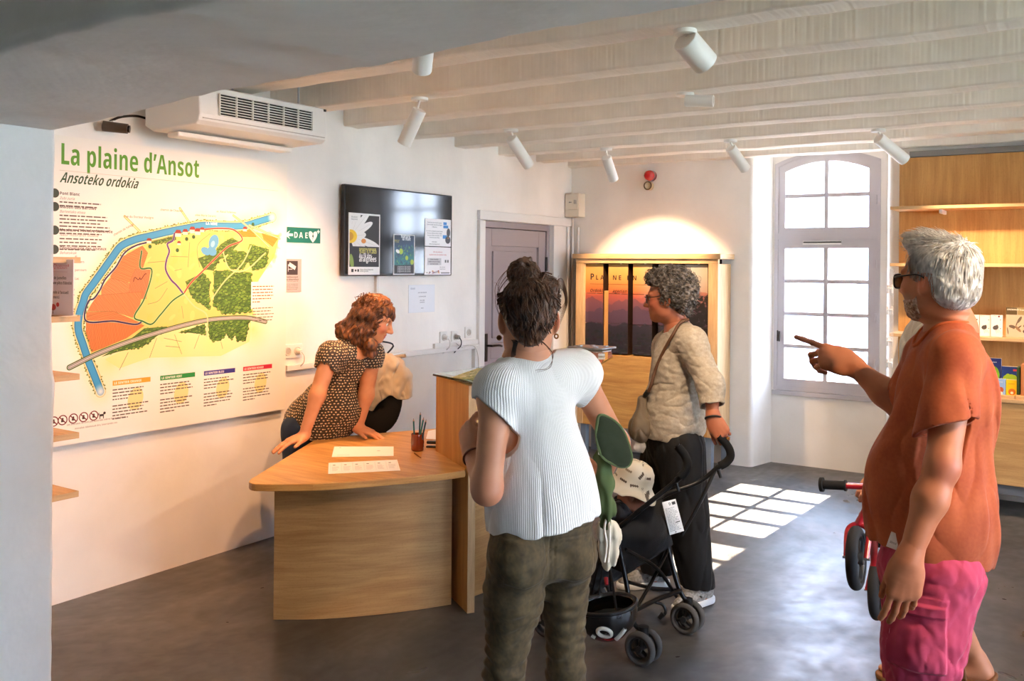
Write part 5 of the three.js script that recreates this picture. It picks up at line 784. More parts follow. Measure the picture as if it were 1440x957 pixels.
// skin with freckles, redness at a few places
const skinColor = (base, spots = []) => (x, y, z) => { let c = base; const m = fbm(x * 18, y * 18, z * 18, 3); c = mixc(c, [c[0] * 0.82, c[1] * 0.72, c[2] * 0.66], clamp(0.35 + 0.7 * m, 0, 1) * 0.6); for (const s of spots) { const d = Math.hypot(x - s.p.x, y - s.p.y, z - s.p.z); if (d < s.r) c = mixc(c, s.c, (1 - smooth(d, s.r * 0.45, s.r)) * (s.a ?? 1)); } return c; };
const skinMat = P({ vertexColors: true, color: 0xffffff, roughness: 0.52, sheen: 0.15, sheenRoughness: 0.5, sheenColor: new THREE.Color(0xffd0b8) });
const frame = (forward, up = V(0, 1, 0)) => { const Z = forward.clone().normalize(), X = up.clone().cross(Z).normalize(), Y = Z.clone().cross(X); return [X, Y, Z]; };   // X = the figure's left
const place = (c, A, x, y, z) => c.clone().addScaledVector(A[0], x).addScaledVector(A[1], y).addScaledVector(A[2], z);

// a head round c (midway between the ears), axes A (left, up, forward), size s = 1 for 0.23 m
function headField(c, A, s = 1, o = {}) {
  const q = (x, y, z) => place(c, A, x * s, y * s, z * s), E = (x, y, z, a, b, d, k = 0.02, ax = A) => ell(q(x, y, z), [a * s, b * s, d * s], k * s, ax), jw = o.jaw ?? 1, ns = o.nose ?? 1;
  const parts = [E(0, 0.038, -0.012, 0.074, 0.082, 0.096), E(0, -0.03, 0.03, 0.06 * jw, 0.078, 0.062, 0.05), E(0, -0.07, 0.038, 0.047 * jw, 0.04, 0.046, 0.03), E(0, -0.096, 0.066, 0.022 * jw, 0.016, 0.018, 0.03),
    ...[-1, 1].flatMap((d) => [E(d * 0.043, -0.022, 0.058, 0.022, 0.02, 0.024, 0.03), E(d * 0.03, 0.028, 0.078, 0.026, 0.010, 0.012, 0.02), E(d * 0.012, -0.033, 0.097 * ns, 0.009, 0.008, 0.010, 0.008), E(d * 0.05 * jw, -0.06, 0.012, 0.016, 0.03, 0.028, 0.03)]),
    cap(q(0, 0.018, 0.086), q(0, -0.028, 0.112 * ns), 0.008 * s, 0.0115 * s, 0.014 * s), E(0, -0.056, 0.086, 0.023, 0.0065, 0.011, 0.006), E(0, -0.069, 0.0835, 0.019, 0.0075, 0.011, 0.006)];
  let f = union(parts);
  const sock = union([-1, 1].map((d) => E(d * 0.031, 0.006, 0.1, 0.016, 0.010, 0.016, 0.005))); f = minus(f, sock, 0.014 * s);
  const mouth = cap(q(-0.02, -0.0625, 0.099), q(0.02, -0.0625, 0.099), 0.002 * s, 0.002 * s).f; f = minus(f, mouth, 0.006 * s);
  const ears = [-1, 1].map((d) => { const ax = [A[0].clone().addScaledVector(A[2], d * 0.5).normalize(), A[1], A[2].clone().addScaledVector(A[0], -d * 0.5).normalize()]; return minus(union(E(d * 0.079, -0.002, -0.012, 0.0095, 0.033, 0.020, 0.01, ax), E(d * 0.075, -0.028, -0.003, 0.008, 0.012, 0.009, 0.01, ax)), E(d * 0.089, 0.002, -0.009, 0.007, 0.021, 0.011, 0.01, ax).f, 0.006 * s); });
  return (x, y, z) => smin(smin(f(x, y, z), ears[0](x, y, z), 0.008 * s), ears[1](x, y, z), 0.008 * s);
}
function eyes(parent, c, A, s, iris = 0x4a3622) {
  for (const d of [-1, 1]) {
    const p = place(c, A, d * 0.031 * s, 0.005 * s, 0.0775 * s), g = new THREE.SphereGeometry(0.0118 * s, 18, 14); g.translate(p.x, p.y, p.z); const e = obj('eye', g, S({ color: 0xf1ece6, roughness: 0.15 }), parent);
    const ir = new THREE.CircleGeometry(0.0056 * s, 16), b = new THREE.SphereGeometry(0.0122 * s, 16, 8, 0, Math.PI * 2, 0, 0.5); b.applyQuaternion(new THREE.Quaternion().setFromUnitVectors(V(0, 1, 0), A[2])); b.translate(p.x, p.y, p.z); obj('iris', b, S({ color: iris, roughness: 0.1 }), e);
  }
}
// a hand: wrist, along = towards the fingers, palm = the way the palm faces, side = the thumb's side; curl per finger 0 (straight) to 1 (fist); spread
function handParts(w, along, palm, side, o = {}) {
  const s = o.s ?? 1, A = along.clone().normalize(), N = palm.clone().addScaledVector(A, -palm.dot(A)).normalize(), T = N.clone().cross(A).normalize(); if (T.dot(side) < 0) T.negate();
  const q = (a, t, n) => w.clone().addScaledVector(A, a * s).addScaledVector(T, t * s).addScaledVector(N, n * s), L = [];
  L.push(cap(q(-0.01, 0, 0), q(0.03, 0.002, 0), 0.026 * s, 0.032 * s, 0.02 * s, { n: N, s: 0.62 }), cap(q(0.028, 0.012, 0), q(0.078, 0.02, 0), 0.026 * s, 0.022 * s, 0.02 * s, { n: N, s: 0.5 }), cap(q(0.03, -0.012, 0.002), q(0.074, -0.022, 0.002), 0.026 * s, 0.02 * s, 0.02 * s, { n: N, s: 0.5 }), cap(q(0.02, 0.02, 0.004), q(0.045, 0.028, 0.008), 0.016 * s, 0.013 * s, 0.02 * s));
  const curl = o.curl ?? [0.25, 0.3, 0.35, 0.4], base = [[0.086, 0.029], [0.09, 0.0095], [0.086, -0.01], [0.077, -0.028]], len = [[0.042, 0.026, 0.022], [0.046, 0.03, 0.023], [0.043, 0.028, 0.022], [0.034, 0.021, 0.019]], rad = [0.0088, 0.009, 0.0085, 0.0075], spread = o.spread ?? 0.12;
  curl.forEach((c, i) => {
    let p = q(base[i][0], base[i][1], 0.001), ang = c * 1.35; const fan = (1.5 - i) * spread * 0.55;
    let d = A.clone().applyAxisAngle(N, 0).addScaledVector(T, fan).normalize(); const axis = N.clone().cross(d).normalize(); if (axis.clone().cross(d).dot(N) < 0) axis.negate();
    L.push(cap(q(base[i][0] - 0.03, base[i][1] * 0.85, 0), p, 0.010 * s, rad[i] * 1.06 * s, 0.012 * s));
    len[i].forEach((l, j) => { d = d.clone().applyAxisAngle(axis, ang); ang = c * (j ? 1.1 : 1.5); const e = p.clone().addScaledVector(d, l * s); L.push(cap(p, e, rad[i] * (1.03 - j * 0.06) * s, rad[i] * (0.97 - j * 0.07) * s, 0.004 * s)); p = e; });
  });
  const th = o.thumb ?? [0.7, 0.25, 0.3];   // out to the side, towards the palm, bend
  let d = A.clone().multiplyScalar(0.75).addScaledVector(T, th[0]).addScaledVector(N, th[1]).normalize(), p = q(0.026, 0.024, 0.006), ax = T.clone().cross(N).normalize();
  let e = p.clone().addScaledVector(d, 0.036 * s); L.push(cap(p, e, 0.0125 * s, 0.0105 * s, 0.014 * s)); p = e; d = d.clone().addScaledVector(A, th[2]).addScaledVector(T, -th[2] * 0.4).normalize(); e = p.clone().addScaledVector(d, 0.03 * s); L.push(cap(p, e, 0.0102 * s, 0.0092 * s, 0.005 * s)); p = e; d = d.clone().addScaledVector(A, th[2] * 0.6).addScaledVector(T, -th[2] * 0.35).normalize(); e = p.clone().addScaledVector(d, 0.024 * s); L.push(cap(p, e, 0.0092 * s, 0.0078 * s, 0.004 * s));
  return L;
}
// strands of hair: roots with a path each, thin tapered three-sided tubes in one geometry
function strands(paths, r0 = 0.0012, r1 = 0.0003) {
  const pos = [], nor = [], idx = [];
  for (const p of paths) {
    const w = p.r ?? 1, pts = p.pts ?? p, n = pts.length; let base = pos.length / 3;
    for (let i = 0; i < n; i++) {
      const t = pts[Math.min(i + 1, n - 1)].clone().sub(pts[Math.max(i - 1, 0)]).normalize(), u = Math.abs(t.y) < 0.9 ? V(0, 1, 0).cross(t).normalize() : V(1, 0, 0).cross(t).normalize(), v = t.clone().cross(u), r = lerp(r0, r1, Math.pow(i / (n - 1), 1.5)) * w;
      for (let k = 0; k < 3; k++) { const a = k * 2.0944, x = Math.cos(a), y = Math.sin(a); const d = u.clone().multiplyScalar(x).addScaledVector(v, y); nor.push(d.x, d.y, d.z); pos.push(pts[i].x + d.x * r, pts[i].y + d.y * r, pts[i].z + d.z * r); }
    }
    for (let i = 0; i < n - 1; i++) for (let k = 0; k < 3; k++) { const a = base + i * 3 + k, b = base + i * 3 + (k + 1) % 3; idx.push(a, b, a + 3, b, b + 3, a + 3); }
  }
  const g = new THREE.BufferGeometry(); g.setAttribute('position', new THREE.Float32BufferAttribute(pos, 3)); g.setAttribute('normal', new THREE.Float32BufferAttribute(nor, 3)); g.setAttribute('uv', new THREE.BufferAttribute(new Float32Array(pos.length / 3 * 2), 2)); g.setIndex(idx); return g;
}
// follows a surface f from p along the direction field dir(p) and lies a little above it
function combed(f, p, dir, steps, step, lift) {
  const out = [p.clone()]; let q = p.clone();
  for (let i = 0; i < steps; i++) {
    q = q.clone().addScaledVector(dir(q, i / steps).normalize(), step); const e = 0.003, d = f(q.x, q.y, q.z), g = V(f(q.x + e, q.y, q.z) - f(q.x - e, q.y, q.z), f(q.x, q.y + e, q.z) - f(q.x, q.y - e, q.z), f(q.x, q.y, q.z + e) - f(q.x, q.y, q.z - e)).normalize();
    q.addScaledVector(g, lift * (0.4 + i / steps) - d); out.push(q);
  }
  return out;
}
const tint = (g, c) => { const n = g.attributes.position.count, a = new Float32Array(n * 3); for (let i = 0; i < n; i++) { const k = typeof c === 'function' ? c(g.attributes.position.getX(i), g.attributes.position.getY(i), g.attributes.position.getZ(i)) : c; a[i * 3] = k[0]; a[i * 3 + 1] = k[1]; a[i * 3 + 2] = k[2]; } g.setAttribute('color', new THREE.BufferAttribute(a, 3)); return g; };
const hairMat = P({ vertexColors: true, color: 0xffffff, roughness: 0.55, sheen: 0.2, sheenColor: new THREE.Color(0xffffff), sheenRoughness: 0.4 });
// torso as a handful of blended ellipsoids; grow thickens it for clothes
function torsoParts(J, A, w, grow = 0) {
  const hip = J.hipL.clone().add(J.hipR).multiplyScalar(0.5), up = J.neck.clone().sub(hip), L = up.length(), Y = up.clone().normalize(), Z = A[2].clone().addScaledVector(Y, -A[2].dot(Y)).normalize(), X = Y.clone().cross(Z), ax = [X, Y, Z], sh = J.shL.distanceTo(J.shR) / 2;
  const on = (t, z = 0) => hip.clone().addScaledVector(Y, L * t).addScaledVector(Z, z);
  return [ell(on(0.70, w.chestZ ?? 0.0), [sh * (w.chest ?? 0.86) + grow, L * 0.28, (w.depth ?? 0.105) + grow], 0.06, ax), ell(on(0.36, w.bellyZ ?? 0.01), [(w.waist ?? 0.13) + grow, L * 0.3, (w.belly ?? 0.095) + grow], 0.08, ax), ell(on(0.03, w.seatZ ?? -0.01), [(w.hip ?? 0.155) + grow, L * (w.hipH ?? 0.22), (w.seat ?? 0.105) + grow], 0.08, ax),
    cap(J.shL, J.shR, 0.05 + grow, 0.05 + grow, 0.06), cap(J.neck, J.shL.clone().lerp(J.neck, 0.2), 0.045 + grow * 0.6, 0.048 + grow, 0.05), cap(J.neck, J.shR.clone().lerp(J.neck, 0.2), 0.045 + grow * 0.6, 0.048 + grow, 0.05)];
}
const folds = (x, y, z, A, amp, fx, fy, seed) => { const n = noise3(x * fx + seed, y * fy, z * fx), r = 1 - Math.abs(n); return amp * (r * r * r - 0.35) + amp * 0.4 * noise3(x * fx * 2.3, y * fy * 2.1 + seed, z * fx * 2.3); };
// ------------------------------------------------------------------ the people
const CR = V(1, 0, 0).applyQuaternion(new THREE.Quaternion().setFromEuler(new THREE.Euler(0, YAW, 0))), CF = V(0, 0, -1).applyQuaternion(new THREE.Quaternion().setFromEuler(new THREE.Euler(0, YAW, 0)));   // right and away as the room is entered
const towards = (r, u, f) => V(0, 0, 0).addScaledVector(CR, r).addScaledVector(V(0, 1, 0), u).addScaledVector(CF, f).normalize();
function settle(t, base) {   // moves the group's origin to its base without moving its shapes
  const done = new Set(); t.traverse((o) => { if (o.isMesh && !done.has(o.geometry)) { done.add(o.geometry); o.geometry.translate(-base.x, -base.y, -base.z); } if (o.isLight) o.position.sub(base); });
  t.position.copy(base);
}
const clothMat = (hex, o = {}) => P({ color: hex, roughness: o.rough ?? 0.85, sheen: o.sheen ?? 0.25, sheenRoughness: 0.6, sheenColor: new THREE.Color(0xffffff), bumpMap: o.bump ?? rep(clothBump, o.n ?? 6), bumpScale: o.depth ?? 0.0008, ...(o.map ? { map: o.map } : {}), ...(o.vc ? { vertexColors: true } : {}) });
const cyl = (c, A, R) => (x, y, z) => { const dx = x - c.x, dz = z - c.z, a = Math.atan2(dx * A[0].x + dz * A[0].z, -(dx * A[2].x + dz * A[2].z)); return [a * R, y]; };   // the seam runs down the front
const cylBack = (c, A, R) => (x, y, z) => { const dx = x - c.x, dz = z - c.z, a = Math.atan2(dx * A[0].x + dz * A[0].z, dx * A[2].x + dz * A[2].z); return [a * R, y]; };

// --- the woman in white, seen from behind
{
  const t = thing('person', 'woman with a messy hair bun, white top and olive trousers, seen from behind', 'person');
  const A = frame(V(-0.7, 0, -0.71)), F = A[2], up = V(0, 1, 0);
  const J = { neck: at(739, 512, 2.62), shL: at(698, 556, 2.54), shR: at(816, 531, 2.70), hipL: at(725, 775, 2.57), hipR: at(798, 770, 2.65), elL: at(685, 688, 2.49), wrL: at(664, 636, 2.64), elR: at(866, 622, 2.79), wrR: at(848, 668, 2.98) };
  const kneeL = at(709, 945, 2.58), kneeR = at(796, 945, 2.68), ankL = kneeL.clone().add(V(-0.01, 0, 0.03)); ankL.y = 0.1; const ankR = kneeR.clone().add(V(0.02, 0, 0.05)); ankR.y = 0.1;
  const thLb = at(722, 840, 2.575), thRb = at(793, 838, 2.665), hc = at(743, 450, 2.62), HA = frame(V(-0.6, 0.02, -0.8)), hs = 0.96;
  const skin = skinColor(lin(0xc98c6a), [{ p: place(hc, HA, -0.08, 0, -0.01), r: 0.035, c: lin(0xd06a4c), a: 0.6 }, { p: J.elL, r: 0.06, c: lin(0xb9684c), a: 0.5 }]);
  const arms = [...chain([J.shL, J.elL], [0.044, 0.038], 0.03), ...chain([J.elL, J.wrL], [0.038, 0.026], 0.03), ...chain([J.shR, J.elR], [0.042, 0.037], 0.03), ...chain([J.elR, J.wrR], [0.038, 0.026], 0.03)];
  const foot = (a, d) => [cap(a, V(a.x, 0.05, a.z), 0.045, 0.04, 0.03), cap(V(a.x, 0.04, a.z), V(a.x + F.x * 0.15 * d, 0.03, a.z + F.z * 0.15 * d), 0.04, 0.032, 0.03)];
  const bodyF = union(torsoParts(J, A, { chest: 0.74, waist: 0.11, hip: 0.1, seat: 0.07, hipH: 0.1, depth: 0.08, belly: 0.08 }), arms, cap(J.neck, hc, 0.05, 0.052, 0.05), chain([at(727, 775, 2.565), thLb, kneeL, ankL], [0.055, 0.055, 0.036, 0.032]), chain([at(799, 770, 2.655), thRb, kneeR, ankR], [0.05, 0.042, 0.036, 0.032]), foot(ankL, 1), foot(ankR, 1));
  const body = meshField(bodyF, bounds([J.shL, J.shR, J.elL, J.elR, J.wrL, J.wrR, hc, ankL, ankR, V(ankL.x, 0, ankL.z).addScaledVector(F, 0.2)], 0.12), 0.008, { color: skin });
  const hf = headField(hc, HA, hs), nk = cap(J.neck.clone().addScaledVector(up, -0.03), hc.clone().addScaledVector(HA[2], -0.018), 0.054, 0.052, 0.03), headF = (x, y, z) => smin(hf(x, y, z), nk.f(x, y, z), 0.035);
  const head = meshField(headF, bounds([hc, J.neck], 0.14), 0.0036, { color: skin });
  const hand = (w, e, palm, side, o) => meshField(union(handParts(w, o.along ?? w.clone().sub(e), palm, side, o), cap(e.clone().lerp(w, 0.75), w, 0.029, 0.025, 0.02)), bounds([w], 0.21), 0.0032, { color: skin });
  const hL = hand(J.wrL, J.elL, towards(0.6, -0.2, 0.4), towards(0.2, 0.5, 0.5), { along: towards(-0.22, 0.75, 0.5), s: 0.92, curl: [0.5, 0.6, 0.7, 0.75], thumb: [0.5, 0.5, 0.4] });
  const hR = hand(J.wrR, J.elR, towards(-0.8, 0, 0.2), towards(0, 0.9, 0.3), { along: towards(-0.35, -0.25, 0.7), s: 0.92, curl: [0.6, 0.65, 0.7, 0.75] });
  obj('body', joinSkin([body, head, hL, hR]), skinMat, t);
  eyes(t, hc, HA, hs);
  // hair: brushed up from the nape into a loose knot
  const bun = at(737, 386, 2.6), bun2 = at(764, 405, 2.6);
  const capF = (x, y, z) => smin(ell(place(hc, HA, 0, 0.036, -0.022), [0.082, 0.088, 0.1], 0.02, HA).f(x, y, z), ell(place(hc, HA, 0, -0.03, -0.05), [0.05, 0.05, 0.042], 0.02, HA).f(x, y, z), 0.04) + 0.004 * noise3(x * 40, y * 16, z * 40);
  const faceCut = (x, y, z) => { const dx = x - hc.x, dy = y - hc.y, dz = z - hc.z, X = dx * HA[0].x + dy * HA[0].y + dz * HA[0].z, Y = dx * HA[1].x + dy * HA[1].y + dz * HA[1].z, Z = dx * HA[2].x + dy * HA[2].y + dz * HA[2].z; return Math.max(Z - 0.004 - Math.max(0, Y - 0.02) * 1.1, -0.07 - Y + 14 * X * X, Z > -0.045 ? 0.012 - Y + Math.max(0, -0.03 - Z) * 3 : -1) ; };
  const hairF = (x, y, z) => { const k = smax(capF(x, y, z), faceCut(x, y, z), 0.012); return smin(smin(k, ell(bun, [0.038, 0.05, 0.036], 0.02).f(x, y, z) + 0.008 * noise3(x * 34, y * 34, z * 34), 0.02), ell(bun2, [0.04, 0.03, 0.036], 0.02).f(x, y, z) + 0.006 * noise3(x * 40, y * 40, z * 40), 0.02); };
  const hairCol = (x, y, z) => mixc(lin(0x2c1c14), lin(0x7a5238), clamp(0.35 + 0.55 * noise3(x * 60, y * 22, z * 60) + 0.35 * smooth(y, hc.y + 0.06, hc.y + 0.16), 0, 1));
  const hg = meshField(hairF, bounds([hc, bun, place(hc, HA, 0, -0.08, -0.05)], 0.13), 0.0042, { color: hairCol });
  const R = rng(21), paths = [];
  for (let i = 0; i < 900; i++) {
    const a = R() * 6.28, h = -0.075 + R() * 0.15, p = place(hc, HA, Math.cos(a) * 0.09, h, -0.02 + Math.sin(a) * 0.1); if (faceCut(p.x, p.y, p.z) > 0) continue; const w = V((R() - 0.5) * 0.6, (R() - 0.5) * 0.4, (R() - 0.5) * 0.6);
    paths.push({ r: 0.7 + R(), pts: combed(capF, p, (q) => bun.clone().sub(q).normalize().add(w), 9, 0.015, 0.003) });
  }
  for (let i = 0; i < 170; i++) { const c = R() < 0.6 ? bun : bun2, r0 = 0.028 + R() * 0.018, ph = R() * 6.28, n = V(R() - 0.5, R() - 0.5, R() - 0.5).normalize(), u = n.clone().cross(V(0.3, 1, 0.2)).normalize(), v = n.clone().cross(u), pts = []; for (let k = 0; k < 14; k++) { const b = ph + k * 0.32; pts.push(c.clone().addScaledVector(u, Math.cos(b) * (r0 + k * 0.0006)).addScaledVector(v, Math.sin(b) * r0).addScaledVector(n, (k - 7) * 0.002)); } paths.push({ r: 0.7 + R(), pts }); }
  const loose = (list, r = 1.2) => { const c = new THREE.CatmullRomCurve3(list).getPoints(24); paths.push({ pts: c, r }); };
  for (let i = 0; i < 3; i++) loose([place(hc, HA, -0.04, -0.06, -0.06), at(762 + i * 1.2, 480, 2.56), at(776 + i, 498, 2.545), at(774 - i * 2, 516, 2.54), at(757 - i * 4, 522, 2.54)].map((p, k) => (k ? p.add(V(0, (R() - 0.5) * 0.008, 0)) : p)), 0.7);
  for (let i = 0; i < 7; i++) loose([place(hc, HA, 0.05 - i * 0.004, -0.05, -0.055), at(722 + i, 482, 2.56), at(719 + i, 500, 2.56), at(722 + i, 514 + i, 2.56)], 1.2);
  for (let i = 0; i < 6; i++) { const s = -0.015 + R() * 0.02; loose([place(bun, HA, 0.01, 0.0, 0), place(bun, HA, 0.05 + s, 0.02 - i * 0.008, 0.0), place(bun, HA, 0.085 + s, -0.03 - i * 0.01, 0.01), place(bun, HA, 0.07 + s * 0.5, -0.09 - i * 0.008, 0)], 0.8); }
  for (let i = 0; i < 8; i++) loose([place(bun2, HA, -0.02, 0.0, 0), place(bun2, HA, -0.05, 0.0 + i * 0.004, 0.0), place(bun2, HA, -0.062 - i * 0.001, -0.035, 0), place(bun2, HA, -0.05, -0.06 - i * 0.006, 0.01)], 0.9);
  for (let i = 0; i < 60; i++) { const a = R() * 6.28, p = place(hc, HA, Math.cos(a) * 0.085, 0.02 + R() * 0.08, -0.02 + Math.sin(a) * 0.095), o = V(R() - 0.5, R() * 0.7, R() - 0.5).multiplyScalar(0.05); if (faceCut(p.x, p.y, p.z) > 0) continue; loose([p, p.clone().addScaledVector(o, 0.6).add(V(0, 0.01, 0)), p.clone().add(o)], 0.35); }
  const st = tint(strands(paths, 0.0015, 0.0005), hairCol);
  obj('hair', mergeGeometries([hg, st]), hairMat, t);
  // sleeveless white top with fine pleats
  const JL = { ...J, shL: J.shL.clone().addScaledVector(up, 0.012), shR: J.shR.clone().addScaledVector(up, 0.012), neck: J.neck.clone().addScaledVector(up, -0.012) };
  const hemA = at(697, 762, 2.5), hemB = at(852, 707, 2.72), hemN = hemB.clone().sub(hemA).cross(CF).normalize(); if (hemN.y > 0) hemN.negate();
  const sl = (s, e) => { const d = e.clone().sub(s).normalize(); return [cap(s.clone().addScaledVector(d, -0.01), s.clone().addScaledVector(d, 0.08), 0.05, 0.056, 0.03)]; };
  const flare = ell(J.hipL.clone().add(J.hipR).multiplyScalar(0.5).addScaledVector(up, 0.07).addScaledVector(A[0], -0.014), [0.146, 0.26, 0.118], 0.08, A);
  let top = union(torsoParts(JL, A, { chest: 0.8, waist: 0.128, hip: 0.125, seat: 0.1, depth: 0.085, belly: 0.09 }, 0.013), sl(JL.shL, J.elL), sl(JL.shR, J.elR), flare);
  top = cut(top, hemA, hemN);
  for (const [s, e, tw] of [[JL.shL, J.elL, towards(-0.35, 0.25, 0)], [JL.shR, J.elR, towards(0.3, 0.1, 0)]]) { const d = e.clone().sub(s).normalize(), o = s.clone().addScaledVector(d, 0.062), hollow = cap(o.clone().addScaledVector(d, -0.012), o.clone().addScaledVector(d, 0.03), 0.046, 0.046).f; const arm = cap(o, o.clone().addScaledVector(d, 0.06), 0.072, 0.072).f, n = d.clone().addScaledVector(tw, 0.6).normalize(), pn = (x, y, z) => -(n.x * (x - o.x) + n.y * (y - o.y) + n.z * (z - o.z)); const f0 = top; top = (x, y, z) => { let q = smax(f0(x, y, z), -Math.max(arm(x, y, z), pn(x, y, z)), 0.004); return smax(q, -hollow(x, y, z), 0.003); }; }
  const neckHole = ell(J.neck.clone().addScaledVector(up, 0.035).addScaledVector(F, 0.03), [0.088, 0.05, 0.085], 0.01, A).f; top = minus(top, neckHole, 0.006);
  const t0 = top; top = (x, y, z) => { const low = smooth(J.neck.y - y, 0.12, 0.5); return t0(x, y, z) + folds(x, y, z, A, 0.005 * (0.35 + low), 7, 3.2, 4) + 0.003 * Math.sin((y * 60 + x * 22 + z * 14)) * smooth(J.neck.y - y, 0.36, 0.5) * (0.5 + 0.5 * noise3(x * 6, y * 3, z * 6)); };
  const pleat = dataTex(256, (u, v) => { const a = (u * 16 + 0.05 * Math.sin(v * 6.283 * 2)) % 1, k = 128 + 90 * Math.sin(a * 6.283) * (0.75 + 0.25 * Math.sin(v * 6.283 * 40)); return [k, k, k]; }, false);
  const blouse = meshField(top, bounds([J.shL, J.shR, J.neck, hemA, hemB], 0.14), 0.0055, { uv: cyl(J.neck, A, 0.17) });
  obj('white_top', blouse, clothMat(0xe4e4e2, { bump: rep(pleat, 9), depth: 0.0016, sheen: 0.1 }), t);
  const rim = []; for (let k = 0; k <= 24; k++) { const a = -2.6 + 5.2 * k / 24; let p = place(J.neck, A, Math.sin(a) * 0.083, -0.01, 0.03 - Math.cos(a) * 0.08); for (let q = 0; q < 12; q++) p.y -= top(p.x, p.y, p.z) * 0.5; p.y += 0.001; rim.push(p); }
  obj('neckband', tube(rim, 0.0045, 60, 8), clothMat(0xececea, { sheen: 0.1 }), t);
  // olive trousers
  const hip = J.hipL.clone().add(J.hipR).multiplyScalar(0.5), pel = hip.clone().addScaledVector(up, 0.03), TA = A;
  const thL = at(722, 840, 2.575), thR = at(793, 838, 2.665);
  let tr = union(ell(pel.clone().addScaledVector(up, 0.06), [0.148, 0.11, 0.105], 0.05, TA), cap(at(727, 775, 2.565), thL, 0.084, 0.079, 0.03), chain([thL, kneeL, ankL], [0.079, 0.052, 0.047], 0.03), cap(at(799, 770, 2.655), thR, 0.08, 0.064, 0.03), chain([thR, kneeR, ankR], [0.064, 0.052, 0.047], 0.03), ell(place(at(726, 782, 2.55), TA, 0.0, 0, -0.035), [0.075, 0.075, 0.068], 0.03, TA), ell(place(at(800, 777, 2.64), TA, 0, 0, -0.035), [0.07, 0.072, 0.064], 0.03, TA), ell(at(765, 786, 2.6), [0.065, 0.062, 0.08], 0.02, TA));
  tr = cut(cut(tr, hip.clone().addScaledVector(up, 0.14), up), V(0, 0.1, 0), V(0, -1, 0));
  const tr0 = tr, kneeY = kneeL.y, loc = (x, y, z) => { const dx = x - hip.x, dz = z - hip.z; return [dx * TA[0].x + dz * TA[0].z, y - hip.y, dx * TA[2].x + dz * TA[2].z]; };
  tr = (x, y, z) => { const [X, Y, Z] = loc(x, y, z), kn = Math.exp(-Math.pow((y - kneeY - 0.03) / 0.12, 2)), cr = Math.exp(-Math.pow((Y + 0.13) / 0.05, 2)); let d = tr0(x, y, z) + (0.0016 + 0.0034 * kn) * Math.sin(y * 150 + 3 * noise3(x * 9, y * 5, z * 9)) * (0.5 + 0.5 * noise3(x * 14, y * 8, z * 14)) + cr * 0.002 * Math.sin(y * 170 + X * 60) + 0.002 * noise3(x * 14, y * 14, z * 14);
    if (Z < 0) for (const s of [-1, 1]) { const u = X - s * 0.075, w = Y - 0.0 - s * 0.004, inP = Math.max(Math.abs(u) - 0.058, w - 0.062, -(w + 0.07) + Math.abs(u) * 0.25); d -= 0.0022 * (1 - smooth(inP, -0.002, 0.002)); d += 0.0012 * Math.exp(-Math.pow(inP / 0.0022, 2)); }
    if (Z < 0) d += 0.002 * Math.exp(-Math.pow(X / 0.003, 2)) * smooth(Y, -0.1, 0.0); d -= 0.002 * smooth(Y, 0.082, 0.086); return d; };
  const trCol = (x, y, z) => { const n = fbm(x * 30, y * 12, z * 30, 3), w = clamp(0.42 + 0.5 * n + 0.25 * noise3(x * 90, y * 70, z * 90), 0, 1); return mixc(lin(0x3a3020), lin(0x665638), w); };
  obj('trousers', meshField(tr, bounds([pel, ankL, ankR, J.hipL, J.hipR], 0.17), 0.0055, { color: trCol, uv: cyl(hip, A, 0.15) }), clothMat(0xffffff, { vc: true, n: 12, depth: 0.0006 }), t);
  for (const [a, n] of [[ankL, 0], [ankR, 1]]) { const sh0 = union(cap(V(a.x, 0.05, a.z), V(a.x + F.x * 0.16, 0.04, a.z + F.z * 0.16), 0.046, 0.04, 0.02), cap(V(a.x, 0.08, a.z), V(a.x, 0.05, a.z), 0.046, 0.046, 0.03)); obj('shoe', meshField(cut(sh0, V(0, 0.002, 0), V(0, -1, 0)), bounds([V(a.x, 0.05, a.z), V(a.x + F.x * 0.2, 0.05, a.z + F.z * 0.2)], 0.07), 0.007), S({ color: 0x8a6a4a, roughness: 0.7 }), t); }
  const er = obj('earring', (() => { const g = new THREE.TorusGeometry(0.006, 0.0022, 8, 16); const p = place(hc, HA, -0.08, -0.045, 0.0); g.translate(p.x, p.y, p.z); return g; })(), S({ color: 0x8a6230, roughness: 0.3, metalness: 0.8 }), t);
  obj('earring', (() => { const g = new THREE.SphereGeometry(0.008, 12, 10); const p = place(hc, HA, 0.082, -0.05, 0.0); g.translate(p.x, p.y, p.z); return g; })(), S({ color: 0x8c6438, roughness: 0.4 }), t);
  const bw = J.elL.clone().lerp(J.wrL, 0.86), bd = J.wrL.clone().sub(J.elL).normalize(), bg = new THREE.TorusGeometry(0.031, 0.003, 8, 28); bg.applyQuaternion(new THREE.Quaternion().setFromUnitVectors(V(0, 0, 1), bd)); bg.translate(bw.x, bw.y, bw.z); obj('bracelet', bg, S({ color: 0x7a4a34, roughness: 0.5 }), t);
  settle(t, V(hip.x, 0, hip.z));
}

